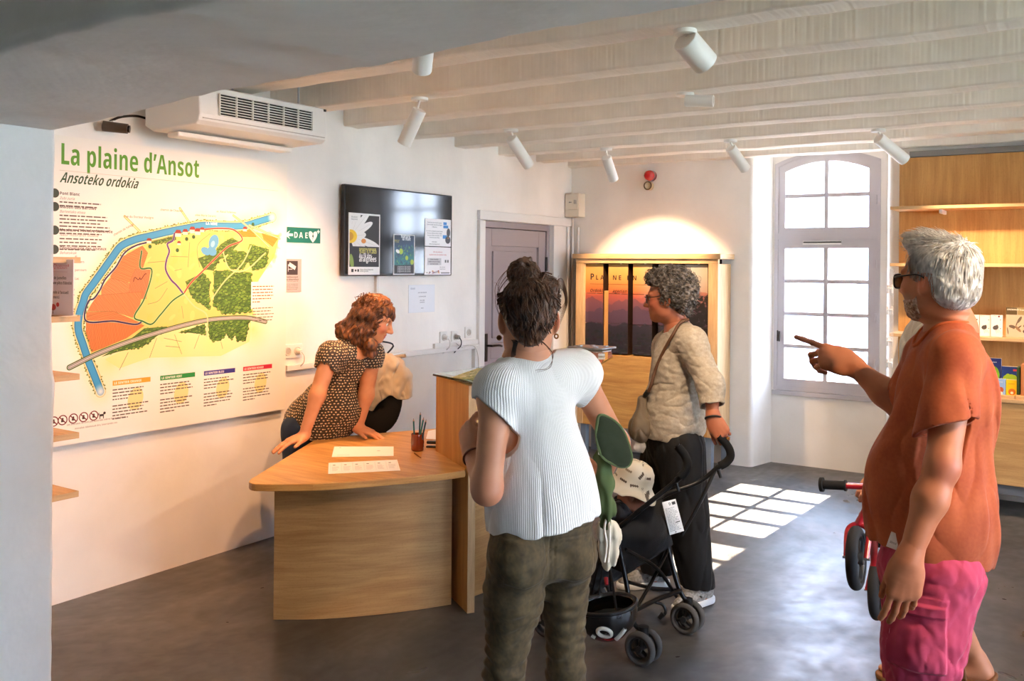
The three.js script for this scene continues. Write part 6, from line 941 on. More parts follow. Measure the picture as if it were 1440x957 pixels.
// --- the receptionist leaning on the desk
{
  const t = thing('person', 'woman with wavy auburn hair and dark dotted blouse, leaning on the reception desk', 'person');
  const up = V(0, 1, 0), f = towards(0.95, 0, -0.15), A = frame(f), F = A[2];
  const wL = onPlane(503, 602, 'y', 0.705), wR = onPlane(427, 613, 'y', 0.705);
  const dL = wL.clone().sub(EYE).dot(CF), dR = wR.clone().sub(EYE).dot(CF);
  const J = { neck: at(502, 484, 5.08), shR: at(464, 500, dR + 0.09), shL: at(523, 498, dL + 0.02), hipR: at(420, 604, 5.04), hipL: at(452, 604, 5.22), elR: at(446, 556, dR + 0.03), elL: at(515, 555, dL + 0.02), wrL: wL, wrR: wR };
  const hc = at(527, 449, 5.06), HA = frame(towards(0.9, -0.38, -0.1), towards(0.34, 0.9, 0)), hs = 0.97;
  const hip = J.hipL.clone().add(J.hipR).multiplyScalar(0.5);
  const ank = (p, o) => V(p.x + o, 0.08, p.z), aR = ank(J.hipR, -0.02), aL = ank(J.hipL, -0.02), kR = J.hipR.clone().lerp(aR, 0.48), kL = J.hipL.clone().lerp(aL, 0.48);
  const cheek = place(hc, HA, -0.045, -0.025, 0.065), skin = skinColor(lin(0xd9976c), [{ p: cheek, r: 0.04, c: lin(0xd9745a), a: 0.55 }, { p: place(hc, HA, 0, -0.062, 0.092), r: 0.022, c: lin(0xb84c48), a: 0.85 }, ...[-1, 1].map((d) => ({ p: place(hc, HA, d * 0.034, 0.031, 0.088), r: 0.017, c: lin(0x6a3e26), a: 0.7 }))]);
  const foot = (a) => [cap(a, V(a.x, 0.05, a.z), 0.045, 0.04, 0.03), cap(V(a.x, 0.04, a.z), V(a.x + F.x * 0.15, 0.03, a.z + F.z * 0.15), 0.04, 0.032, 0.03)];
  const bodyF = union(torsoParts(J, A, { chest: 0.8, waist: 0.115, hip: 0.13, seat: 0.1, depth: 0.085, chestZ: 0.01 }), chain([J.shR, J.elR, J.wrR], [0.05, 0.04, 0.027]), chain([J.shL, J.elL, J.wrL], [0.05, 0.04, 0.027]), cap(J.neck, hc, 0.048, 0.05, 0.05), chain([J.hipR, kR, aR], [0.08, 0.055, 0.04]), chain([J.hipL, kL, aL], [0.08, 0.055, 0.04]), foot(aR), foot(aL));
  const body = meshField(bodyF, bounds([J.shL, J.shR, J.wrL, J.wrR, hc, aR, aL, V(aL.x + 0.2, 0, aL.z)], 0.12), 0.008, { color: skin });
  const hf = headField(hc, HA, hs, { nose: 1.04, jaw: 0.95 }), nk = cap(J.neck.clone().addScaledVector(up, -0.03), hc.clone().addScaledVector(HA[2], -0.018), 0.052, 0.05, 0.03);
  const head = meshField((x, y, z) => smin(hf(x, y, z), nk.f(x, y, z), 0.035), bounds([hc, J.neck], 0.14), 0.0034, { color: skin });
  const hand = (w, e, along, side, o) => meshField(union(handParts(w, along, V(0, -1, 0), side, o), cap(e.clone().lerp(w, 0.8), w, 0.029, 0.025, 0.02)), bounds([w, w.clone().addScaledVector(along, 0.12)], 0.1), 0.003, { color: skin });
  const alR = towards(-0.72, -0.2, -0.62), alL = towards(0.92, -0.2, -0.3);
  const gR = hand(J.wrR, J.elR, alR, towards(0.6, 0, -0.6), { curl: [0.12, 0.1, 0.12, 0.16], thumb: [0.8, 0.1, 0.2], spread: 0.2 }), gL = hand(J.wrL, J.elL, alL, towards(0.3, 0, -0.9), { curl: [0.12, 0.1, 0.12, 0.16], thumb: [0.8, 0.1, 0.2], spread: 0.2 });
  obj('body', joinSkin([body, head, gR, gL]), skinMat, t); eyes(t, hc, HA, hs, 0x3c2a1a);
  // shoulder-length wavy hair with a parting
  const Y0 = place(hc, HA, 0, 0.03, -0.02), inHead = (x, y, z) => { const dx = x - hc.x, dy = y - hc.y, dz = z - hc.z; return [dx * HA[0].x + dy * HA[0].y + dz * HA[0].z, dx * HA[1].x + dy * HA[1].y + dz * HA[1].z, dx * HA[2].x + dy * HA[2].y + dz * HA[2].z]; };
  const wave = (x, y, z) => 0.006 * Math.sin(y * 85 + 4 * noise3(x * 9, y * 6, z * 9)) + 0.006 * noise3(x * 30, y * 12, z * 30);
  const mass = union(ell(place(hc, HA, 0, 0.045, -0.015), [0.09, 0.09, 0.11], 0.04, HA), ell(place(hc, HA, 0, -0.03, -0.062), [0.092, 0.1, 0.075], 0.05, HA), ell(place(hc, HA, -0.072, -0.05, -0.01), [0.034, 0.105, 0.058], 0.03, HA), ell(place(hc, HA, 0.072, -0.05, -0.01), [0.034, 0.105, 0.058], 0.03, HA), ell(at(497, 470, 5.02), [0.085, 0.055, 0.08], 0.05), ell(at(486, 461, 5.03), [0.045, 0.035, 0.06], 0.04), ell(at(522, 488, 4.97), [0.035, 0.06, 0.04], 0.03));
  const hairF = (x, y, z) => { const [X, Y, Z] = inHead(x, y, z), open = Math.max(Math.abs(X) - 0.075 - Math.max(0, -0.01 - Z) * 2, Y - 0.052 + Math.max(0, Z - 0.05) * 0.5); return smax(mass(x, y, z) + wave(x, y, z), -Math.max(open, 0.02 - Z), 0.01); };
  const hairCol = (x, y, z) => mixc(lin(0x35190d), lin(0x935a2e), clamp(0.32 + 0.6 * noise3(x * 55, y * 24, z * 55) + 0.3 * smooth(y, hc.y, hc.y + 0.1), 0, 1));
  const hg = meshField(hairF, bounds([hc, at(485, 475, 5.02), at(522, 492, 4.95)], 0.14), 0.0046, { color: hairCol });
  const R = rng(33), paths = [], part = place(hc, HA, -0.012, 0.13, 0.02);
  for (let i = 0; i < 1100; i++) { const p = place(hc, HA, (R() - 0.5) * 0.2, -0.03 + R() * 0.15, -0.11 + R() * 0.17); const [X, Y, Z] = inHead(p.x, p.y, p.z); if (hairF(p.x, p.y, p.z) < -0.03 || Z > 0.075) continue; const ph = R() * 6.28, bk = V().addScaledVector(HA[2], -0.5).addScaledVector(HA[0], Math.sign(X) * 0.35); paths.push({ r: 0.8 + R(), pts: combed(hairF, p, (q, s) => bk.clone().multiplyScalar(1 - s * 0.6).addScaledVector(up, -0.5 - s * 0.8).addScaledVector(CR, -0.25 + 0.28 * Math.sin(q.y * 70 + ph)), 10, 0.014, 0.003) }); }
  obj('hair', mergeGeometries([hg, tint(strands(paths, 0.0017, 0.0006), hairCol)]), hairMat, t);
  // dotted blouse with short sleeves
  const sleeve = (s, e, L) => cap(s, s.clone().lerp(e, L + 0.12), 0.062, 0.064, 0.035), hemO = at(440, 612, 5.1), hemN = towards(-0.12, -1, 0);
  let bl = union(torsoParts(J, A, { chest: 0.82, waist: 0.145, hip: 0.155, seat: 0.128, depth: 0.1, belly: 0.15, bellyZ: 0.055, chestZ: 0.02 }, 0.015), sleeve(J.shR, J.elR, 0.36), sleeve(J.shL, J.elL, 0.3), ell(at(452, 590, 5.13), [0.165, 0.16, 0.17], 0.08, A), ell(at(474, 566, 5.12), [0.10, 0.14, 0.12], 0.08, A));
  bl = cut(bl, hemO, hemN);
  for (const [s, e, L] of [[J.shR, J.elR, 0.36], [J.shL, J.elL, 0.3]]) { const d = e.clone().sub(s).normalize(), o = s.clone().lerp(e, L), arm = cap(o, e, 0.08, 0.075).f, hollow = cap(o.clone().addScaledVector(d, -0.02), e, 0.056, 0.056).f, f0 = bl; bl = (x, y, z) => smax(smax(f0(x, y, z), -Math.max(arm(x, y, z), -(d.x * (x - o.x) + d.y * (y - o.y) + d.z * (z - o.z))), 0.004), -hollow(x, y, z), 0.003); }
  const vTop = J.neck.clone().addScaledVector(up, 0.05).addScaledVector(F, 0.05), vEnd = at(505, 512, 4.93); bl = minus(bl, cap(vTop, vEnd, 0.082, 0.012).f, 0.006);
  const b0 = bl; bl = (x, y, z) => b0(x, y, z) + folds(x, y, z, A, 0.006, 6, 3, 14);
  const dots = dataTex(256, (u, v) => { let c = [58, 46, 36]; for (let i = 0; i < 6; i++) for (let j = 0; j < 6; j++) { const jx = 0.25 * noise3(i * 3.1, j * 2.7, 1), jy = 0.25 * noise3(i * 1.9, j * 3.3, 5), du = ((u * 6 - i - 0.5 - jx + (j % 2) * 0.5 + 9) % 6) , dv = v * 6 - j - 0.5 - jy, d2 = Math.min(du, Math.abs(du - 6)); const a = noise3(i, j, 2) * 3, ex = d2 * Math.cos(a) + dv * Math.sin(a), ey = -d2 * Math.sin(a) + dv * Math.cos(a); if (ex * ex / 0.085 + ey * ey / 0.04 < 1) c = [226, 198, 156]; } return c; });
  obj('dotted_blouse', boxUV(meshField(bl, bounds([J.shL, J.shR, J.neck, hemO, at(400, 600, 5.1), at(495, 600, 5.1)], 0.15), 0.006)), P({ map: rep(dots, 11), roughness: 0.7, sheen: 0.15, sheenColor: new THREE.Color(0xffffff) }), t);
  let jn = union(ell(hip.clone().addScaledVector(up, 0.03), [0.15, 0.13, 0.115], 0.05, A), chain([J.hipR, kR, aR], [0.095, 0.068, 0.06]), chain([J.hipL, kL, aL], [0.095, 0.068, 0.06])); jn = cut(jn, V(0, 0.09, 0), V(0, -1, 0)); const j0 = jn; jn = (x, y, z) => j0(x, y, z) + 0.003 * noise3(x * 16, y * 10, z * 16);
  obj('jeans', meshField(jn, bounds([hip, aR, aL], 0.2), 0.009, { uv: cyl(hip, A, 0.15) }), clothMat(0x24364f, { n: 10 }), t);
  for (const a of [aR, aL]) obj('shoe', meshField(cut(union(cap(V(a.x, 0.05, a.z), V(a.x + F.x * 0.16, 0.04, a.z + F.z * 0.16), 0.046, 0.04, 0.02), cap(V(a.x, 0.09, a.z), V(a.x, 0.05, a.z), 0.046, 0.046, 0.03)), V(0, 0.002, 0), V(0, -1, 0)), bounds([V(a.x, 0.05, a.z), V(a.x + F.x * 0.2, 0.05, a.z + F.z * 0.2)], 0.07), 0.009), S({ color: 0xd8d2c8, roughness: 0.7 }), t);
  settle(t, V(hip.x, 0, hip.z));
}
// --- the woman with curly grey hair who holds the pushchair
{
  const t = thing('person', 'woman with curly grey hair, linen blouse and black trousers, one hand on the pushchair', 'person');
  const up = V(0, 1, 0), A = frame(towards(-0.93, 0, 0.3)), F = A[2];
  const J = { neck: at(955, 466, 4.46), shL: at(973, 487, 4.33), shR: at(938, 492, 4.6), hipL: at(957, 628, 4.38), hipR: at(937, 630, 4.54), elL: at(999, 541, 4.24), wrL: at(1003, 589, 4.17), elR: at(925, 560, 4.66), wrR: at(918, 600, 4.6) };
  const hc = at(938, 420, 4.45), HA = frame(towards(-0.93, -0.05, 0.28)), hs = 0.94;
  const ankL = V(2.49, 0.1, 3.1), ankR = V(2.2, 0.1, 3.0), kL = J.hipL.clone().lerp(ankL, 0.5).addScaledVector(F, 0.02), kR = J.hipR.clone().lerp(ankR, 0.5).addScaledVector(F, 0.05);
  const skin = skinColor(lin(0xb0694a), [{ p: place(hc, HA, 0.05, -0.025, 0.055), r: 0.04, c: lin(0xb85a40), a: 0.5 }, { p: place(hc, HA, 0, -0.062, 0.092), r: 0.02, c: lin(0x9a4038), a: 0.8 }]);
  const bodyF = union(torsoParts(J, A, { chest: 0.8, waist: 0.115, hip: 0.12, seat: 0.095, depth: 0.09 }), chain([J.shL, J.elL, J.wrL], [0.048, 0.038, 0.027]), chain([J.shR, J.elR, J.wrR], [0.048, 0.038, 0.027]), cap(J.neck, hc, 0.05, 0.05, 0.05), chain([J.hipL, kL, ankL], [0.07, 0.05, 0.036]), chain([J.hipR, kR, ankR], [0.07, 0.05, 0.036]), [ankL, ankR].map((a) => [cap(a, V(a.x, 0.05, a.z), 0.04, 0.036, 0.03), cap(V(a.x, 0.04, a.z), V(a.x + F.x * 0.03, 0.04, a.z + F.z * 0.03), 0.03, 0.026, 0.03)]));
  const body = meshField(bodyF, bounds([J.shL, J.shR, J.elL, J.elR, J.wrL, J.wrR, hc, ankL, ankR, V(ankR.x - 0.2, 0, ankR.z)], 0.12), 0.009, { color: skin });
  const hf = headField(hc, HA, hs), nk = cap(J.neck.clone().addScaledVector(up, -0.03), hc.clone().addScaledVector(HA[2], -0.018), 0.054, 0.052, 0.03), head = meshField((x, y, z) => smin(hf(x, y, z), nk.f(x, y, z), 0.035), bounds([hc, J.neck], 0.14), 0.0036, { color: skin });
  const hand = (w, e, along, palm, side, o) => meshField(union(handParts(w, along, palm, side, o), cap(e.clone().lerp(w, 0.8), w, 0.029, 0.025, 0.02)), bounds([w, w.clone().addScaledVector(along, 0.1)], 0.1), 0.003, { color: skin });
  const hL = hand(J.wrL, J.elL, towards(0.35, -0.62, -0.35), towards(0.35, -0.4, 0.75), towards(-0.8, -0.3, 0.1), { s: 0.92, curl: [0.62, 0.66, 0.7, 0.72], thumb: [0.55, 0.6, 0.35] }), hR = hand(J.wrR, J.elR, towards(-0.2, -0.9, 0), towards(0, 0, -1), towards(-0.9, 0, 0), { s: 0.92, curl: [0.4, 0.45, 0.5, 0.5] });
  obj('body', joinSkin([body, head, hL, hR]), skinMat, t); eyes(t, hc, HA, hs, 0x33261c);
  const inHead = (x, y, z) => { const dx = x - hc.x, dy = y - hc.y, dz = z - hc.z; return [dx * HA[0].x + dy * HA[0].y + dz * HA[0].z, dx * HA[1].x + dy * HA[1].y + dz * HA[1].z, dx * HA[2].x + dy * HA[2].y + dz * HA[2].z]; };
  const curls = union(ell(place(hc, HA, 0, 0.05, -0.03), [0.098, 0.098, 0.118], 0.03, HA), ell(place(hc, HA, 0, -0.005, -0.075), [0.085, 0.075, 0.06], 0.03, HA), ell(place(hc, HA, 0, 0.1, 0.055), [0.065, 0.04, 0.04], 0.03, HA));
  const hairF = (x, y, z) => { const [X, Y, Z] = inHead(x, y, z), face = Math.max(Y - 0.06 - Math.max(0, Z - 0.06) * 0.3, 0.022 - Z - Math.max(0, -Y) * 0.4); return smax(curls(x, y, z) + 0.010 * noise3(x * 30, y * 30, z * 30) + 0.007 * noise3(x * 62, y * 62, z * 62), -face, 0.01); };
  const hairCol = (x, y, z) => { const n = clamp(0.42 + 0.55 * noise3(x * 34, y * 34, z * 34) + 0.3 * noise3(x * 110, y * 110, z * 110), 0, 1); return mixc(lin(0x231c18), lin(0x8b8078), n); };
  const hg = meshField(hairF, bounds([hc], 0.19), 0.0048, { color: hairCol }), R = rng(44), paths = [];
  for (let i = 0; i < 620; i++) { const d = V(R() - 0.5, R() * 1.1 - 0.4, R() - 0.5).normalize(); let p = hc.clone().addScaledVector(up, 0.04).addScaledVector(HA[2], -0.03).addScaledVector(d, 0.105); for (let k = 0; k < 4; k++) p.addScaledVector(d, -hairF(p.x, p.y, p.z)); const [X, Y, Z] = inHead(p.x, p.y, p.z); if (Z > 0.05 && Y < 0.07) continue; const u = d.clone().cross(V(R() - 0.5, R() - 0.5, R() - 0.5)).normalize(), v = d.clone().cross(u), r0 = 0.006 + R() * 0.010, ph = R() * 6.28, pts = []; for (let k = 0; k < 11; k++) { const a = ph + k * 0.62; pts.push(p.clone().addScaledVector(u, Math.cos(a) * r0).addScaledVector(v, Math.sin(a) * r0).addScaledVector(d, -0.004 + k * (0.0006 + 0.0016 * R()))); } paths.push({ r: 0.9 + R() * 0.8, pts }); }
  obj('hair', mergeGeometries([hg, tint(strands(paths, 0.0018, 0.0008), hairCol)]), hairMat, t);
  // glasses
  const gl = []; for (const d of [-1, 1]) { const ring = []; for (let k = 0; k < 20; k++) { const a = k / 20 * 6.283, m = Math.pow(Math.abs(Math.cos(a)), 0.7) * Math.sign(Math.cos(a)), n = Math.pow(Math.abs(Math.sin(a)), 0.7) * Math.sign(Math.sin(a)); ring.push(place(hc, HA, (d * 0.034 + m * 0.026) * hs, (0.004 + n * 0.021) * hs, 0.104 * hs - Math.abs(d * 0.034 + m * 0.026) * 0.12)); } gl.push(tube(ring, 0.0022, 40, 6, true), tube([place(hc, HA, d * 0.06 * hs, 0.012 * hs, 0.095 * hs), place(hc, HA, d * 0.078 * hs, 0.014 * hs, 0.06 * hs), place(hc, HA, d * 0.082 * hs, 0.018 * hs, 0.0), place(hc, HA, d * 0.08 * hs, 0.005 * hs, -0.02)], 0.002, 16, 6)); }
  gl.push(tube([place(hc, HA, -0.009, 0.01, 0.103), place(hc, HA, 0, 0.014, 0.107), place(hc, HA, 0.009, 0.01, 0.103)], 0.002, 8, 6)); const gg = obj('glasses', gl, S({ color: 0x2a1a14, roughness: 0.3 }), t);
  for (const d of [-1, 1]) { const g = new THREE.SphereGeometry(0.024 * hs, 16, 10); g.scale(1, 0.82, 0.06); g.applyMatrix4(new THREE.Matrix4().makeBasis(...HA)); const p = place(hc, HA, d * 0.034 * hs, 0.004 * hs, 0.1 * hs); g.translate(p.x, p.y, p.z); obj('lens', g, P({ color: 0xb9a58e, transmission: 0.85, roughness: 0.02, thickness: 0 }), gg); }
  // linen blouse
  const J2 = { ...J, shL: J.shL.clone().addScaledVector(up, 0.014), shR: J.shR.clone().addScaledVector(up, 0.014) };
  let bl = union(torsoParts(J2, A, { chest: 0.86, waist: 0.13, hip: 0.135, seat: 0.125, depth: 0.105, belly: 0.12, seatZ: 0.0 }, 0.016), ell(at(948, 600, 4.46), [0.155, 0.16, 0.138], 0.08, A), chain([J2.shL, J.elL], [0.064, 0.062], 0.04), chain([J.elL, J.elL.clone().lerp(J.wrL, 0.62)], [0.062, 0.056], 0.03), chain([J2.shR, J.elR], [0.064, 0.06], 0.04), chain([J.elR, J.elR.clone().lerp(J.wrR, 0.62)], [0.06, 0.055], 0.03));
  const sd = J.wrL.clone().sub(J.elL).normalize(), so = J.elL.clone().lerp(J.wrL, 0.62); { const f0 = bl, arm = cap(so, J.wrL.clone().addScaledVector(sd, 0.1), 0.075, 0.075).f, hollow = cap(so.clone().addScaledVector(sd, -0.03), J.wrL, 0.047, 0.047).f, tl = sd.clone().addScaledVector(CR, 0.15).normalize(); bl = (x, y, z) => smax(smax(f0(x, y, z), -Math.max(arm(x, y, z), -(tl.x * (x - so.x) + tl.y * (y - so.y) + tl.z * (z - so.z))), 0.004), -hollow(x, y, z), 0.004); }
  const hA = at(911, 613, 4.46), hB = at(972, 622, 4.35), hC = at(993, 606, 4.4), hemY = (x, y, z) => { const u = (x - hc.x) * CR.x + (z - hc.z) * CR.z; return lerp(hA.y, hB.y, smooth(u, -0.1, 0.1)) + smooth(u, 0.11, 0.2) * 0.05; };
  { const f0 = bl, neckHole = ell(place(J.neck, A, 0, 0.035, 0.045), [0.075, 0.045, 0.07], 0.01, A).f; bl = (x, y, z) => { const low = smooth(J.neck.y - y, 0.05, 0.4); return smax(smax(f0(x, y, z), -neckHole(x, y, z), 0.006), hemY(x, y, z) - y, 0.005) + folds(x, y, z, A, 0.0026 + 0.002 * low, 7, 12, 24) + 0.0012 * noise3(x * 26, y * 34, z * 26); }; }
  const linen = (x, y, z) => mixc(lin(0x9a8d7b), lin(0xbaad9c), clamp(0.5 + 0.3 * noise3(x * 30, y * 60, z * 30) + 0.35 * noise3(x * 120, y * 160, z * 120), 0, 1));
  obj('linen_blouse', meshField(bl, bounds([J.shL, J.shR, J.neck, hA, hB, J.wrL, J.elR, J.elL, at(905, 560, 4.5)], 0.12), 0.006, { color: linen, uv: cyl(J.neck, A, 0.16) }), clothMat(0xffffff, { vc: true, n: 9, depth: 0.0012 }), t);
  // loose black trousers
  const hip = J.hipL.clone().add(J.hipR).multiplyScalar(0.5), cuffL = V(2.485, 0.07, 3.1), cuffR = V(2.24, 0.08, 3.02);
  let tr = union(ell(hip.clone().addScaledVector(up, 0.02), [0.14, 0.13, 0.13], 0.06, A), chain([J.hipL, kL, cuffL], [0.115, 0.1, 0.078], 0.05), chain([J.hipR, kR, cuffR], [0.112, 0.098, 0.078], 0.05)); tr = cut(tr, V(0, 0.085, 0), V(0, -1, 0)); const tr0 = tr; tr = (x, y, z) => tr0(x, y, z) + folds(x, y, z, A, 0.007, 9, 2.5, 8);
  obj('trousers', meshField(tr, bounds([hip, cuffL, cuffR], 0.17), 0.007, { uv: cyl(hip, A, 0.14) }), clothMat(0x0b0b0d, { n: 10, sheen: 0.12 }), t);
  const shoe = (a, f) => { const SA = frame(f), q = (x, y, z) => place(V(a.x, 0, a.z), SA, x, y, z), upper = cut(union(cap(q(0, 0.055, -0.04), q(0, 0.05, 0.1), 0.042, 0.036, 0.02), cap(q(0, 0.04, 0.1), q(0.004, 0.035, 0.15), 0.038, 0.03, 0.02), cap(q(0, 0.1, -0.03), q(0, 0.06, 0.03), 0.036, 0.034, 0.03)), V(0, 0.03, 0), V(0, -1, 0)); const gray = (x, y, z) => mixc(lin(0x77736f), lin(0xa09c97), clamp(0.5 + noise3(x * 70, y * 70, z * 70), 0, 1)); const s = obj('sneaker', meshField(upper, bounds([q(0, 0.05, -0.08), q(0, 0.05, 0.18)], 0.07), 0.005, { color: gray }), clothMat(0xffffff, { vc: true, n: 14 }), t);
    const soleF = cut(cut(union(cap(q(0, 0.02, -0.045), q(0, 0.02, 0.1), 0.046, 0.044, 0.02), cap(q(0, 0.02, 0.1), q(0.004, 0.022, 0.155), 0.044, 0.036, 0.02)), V(0, 0.002, 0), V(0, -1, 0)), V(0, 0.034, 0), V(0, 1, 0)); obj('sole', meshField(soleF, bounds([q(0, 0.02, -0.08), q(0, 0.02, 0.19)], 0.06), 0.005), S({ color: 0xe9e8e6, roughness: 0.5 }), s);
    for (let k = 0; k < 4; k++) obj('lace', tube([q(-0.022, 0.082 - k * 0.006, 0.045 + k * 0.02), q(0, 0.098 - k * 0.007, 0.05 + k * 0.02), q(0.022, 0.082 - k * 0.006, 0.045 + k * 0.02)], 0.003, 8, 6), S({ color: 0xd8d5d0, roughness: 0.8 }), s);
    for (const d of [-1, 1]) { const sw = new THREE.Shape(); sw.moveTo(-0.03, 0.012); sw.quadraticCurveTo(-0.03, -0.014, 0.045, 0.022); sw.quadraticCurveTo(-0.016, -0.002, -0.03, 0.012); const g = new THREE.ExtrudeGeometry(sw, { depth: 0.003, bevelEnabled: false, curveSegments: 8 }); g.applyMatrix4(new THREE.Matrix4().makeBasis(SA[2].clone().multiplyScalar(-1), SA[1], SA[0].clone().multiplyScalar(-1)).multiply(new THREE.Matrix4().makeTranslation(-0.02, 0.052, d > 0 ? -0.0435 : 0.0405))); g.translate(a.x, 0, a.z); obj('mark', g, S({ color: 0xf2f2f0, roughness: 0.4 }), s, 'white curved tick mark'); } };
  shoe(ankL, towards(-0.72, 0, -0.6)); shoe(ankR, towards(-0.9, 0, -0.2));
  const br = new THREE.TorusGeometry(0.034, 0.005, 8, 24); br.applyQuaternion(new THREE.Quaternion().setFromUnitVectors(V(0, 0, 1), sd)); br.translate(...J.elL.clone().lerp(J.wrL, 0.97).toArray()); obj('bracelet', br, S({ color: 0x1c1512, roughness: 0.5 }), t);
  const rg = new THREE.TorusGeometry(0.0095, 0.0018, 8, 18); const rp = J.wrL.clone().addScaledVector(towards(0.35, -0.62, -0.35), 0.1).addScaledVector(CR, 0.012); rg.applyQuaternion(new THREE.Quaternion().setFromUnitVectors(V(0, 0, 1), towards(0.35, -0.62, -0.35))); rg.translate(rp.x, rp.y, rp.z); obj('ring', rg, S({ color: 0xd8a845, roughness: 0.2, metalness: 1 }), t);
  settle(t, V(hip.x, 0, hip.z));
  // her shoulder bag hangs at the far front side; the strap crosses the chest
  const b = thing('shoulder_bag', 'khaki brown shoulder bag hanging on a strap in front of the grey-haired woman', 'bag'), sk = (px, py, d, lift) => { const p = at(px, py, d); for (let k = 0; k < 14; k++) { const v = bl(p.x, p.y, p.z); p.addScaledVector(CF, (v - lift) * 0.6); } return p; };
  const bagF0 = union(cap(at(903, 563, 4.42), at(900, 606, 4.4), 0.03, 0.05, 0.04, { n: CR, s: 0.72 }), ell(at(901, 600, 4.4), [0.05, 0.06, 0.06], 0.05)), bagF = (x, y, z) => bagF0(x, y, z) + folds(x, y, z, A, 0.006, 10, 5, 9);
  obj('bag_body', meshField(bagF, bounds([at(903, 555, 4.42), at(900, 615, 4.4)], 0.1), 0.005, { uv: cyl(at(900, 600, 4.4), A, 0.06) }), clothMat(0x6e5f4c, { n: 10, rough: 0.6 }), b);
  obj('strap', tube([at(905, 560, 4.41), at(914, 545, 4.38), sk(926, 522, 4.3, 0.005), sk(938, 495, 4.28, 0.005), sk(950, 472, 4.27, 0.006), sk(962, 455, 4.29, 0.007), at(968, 449, 4.4)], 0.008, 60, 8), S({ color: 0x5a3a24, roughness: 0.6 }), b);
  obj('buckle', rod(at(907, 556, 4.4), at(911, 550, 4.385), 0.012, 0.012, 10), blackPlastic, b);
  const tissueF = (x, y, z) => ell(at(897, 626, 4.4), [0.04, 0.032, 0.03], 0.03).f(x, y, z) + 0.008 * noise3(x * 30, y * 20, z * 30); obj('lining', meshField(tissueF, bounds([at(897, 626, 4.4)], 0.06), 0.005), clothMat(0xe6e4e4), b, 'white cloth that sticks out under the bag'); settle(b, at(901, 630, 4.4));
}

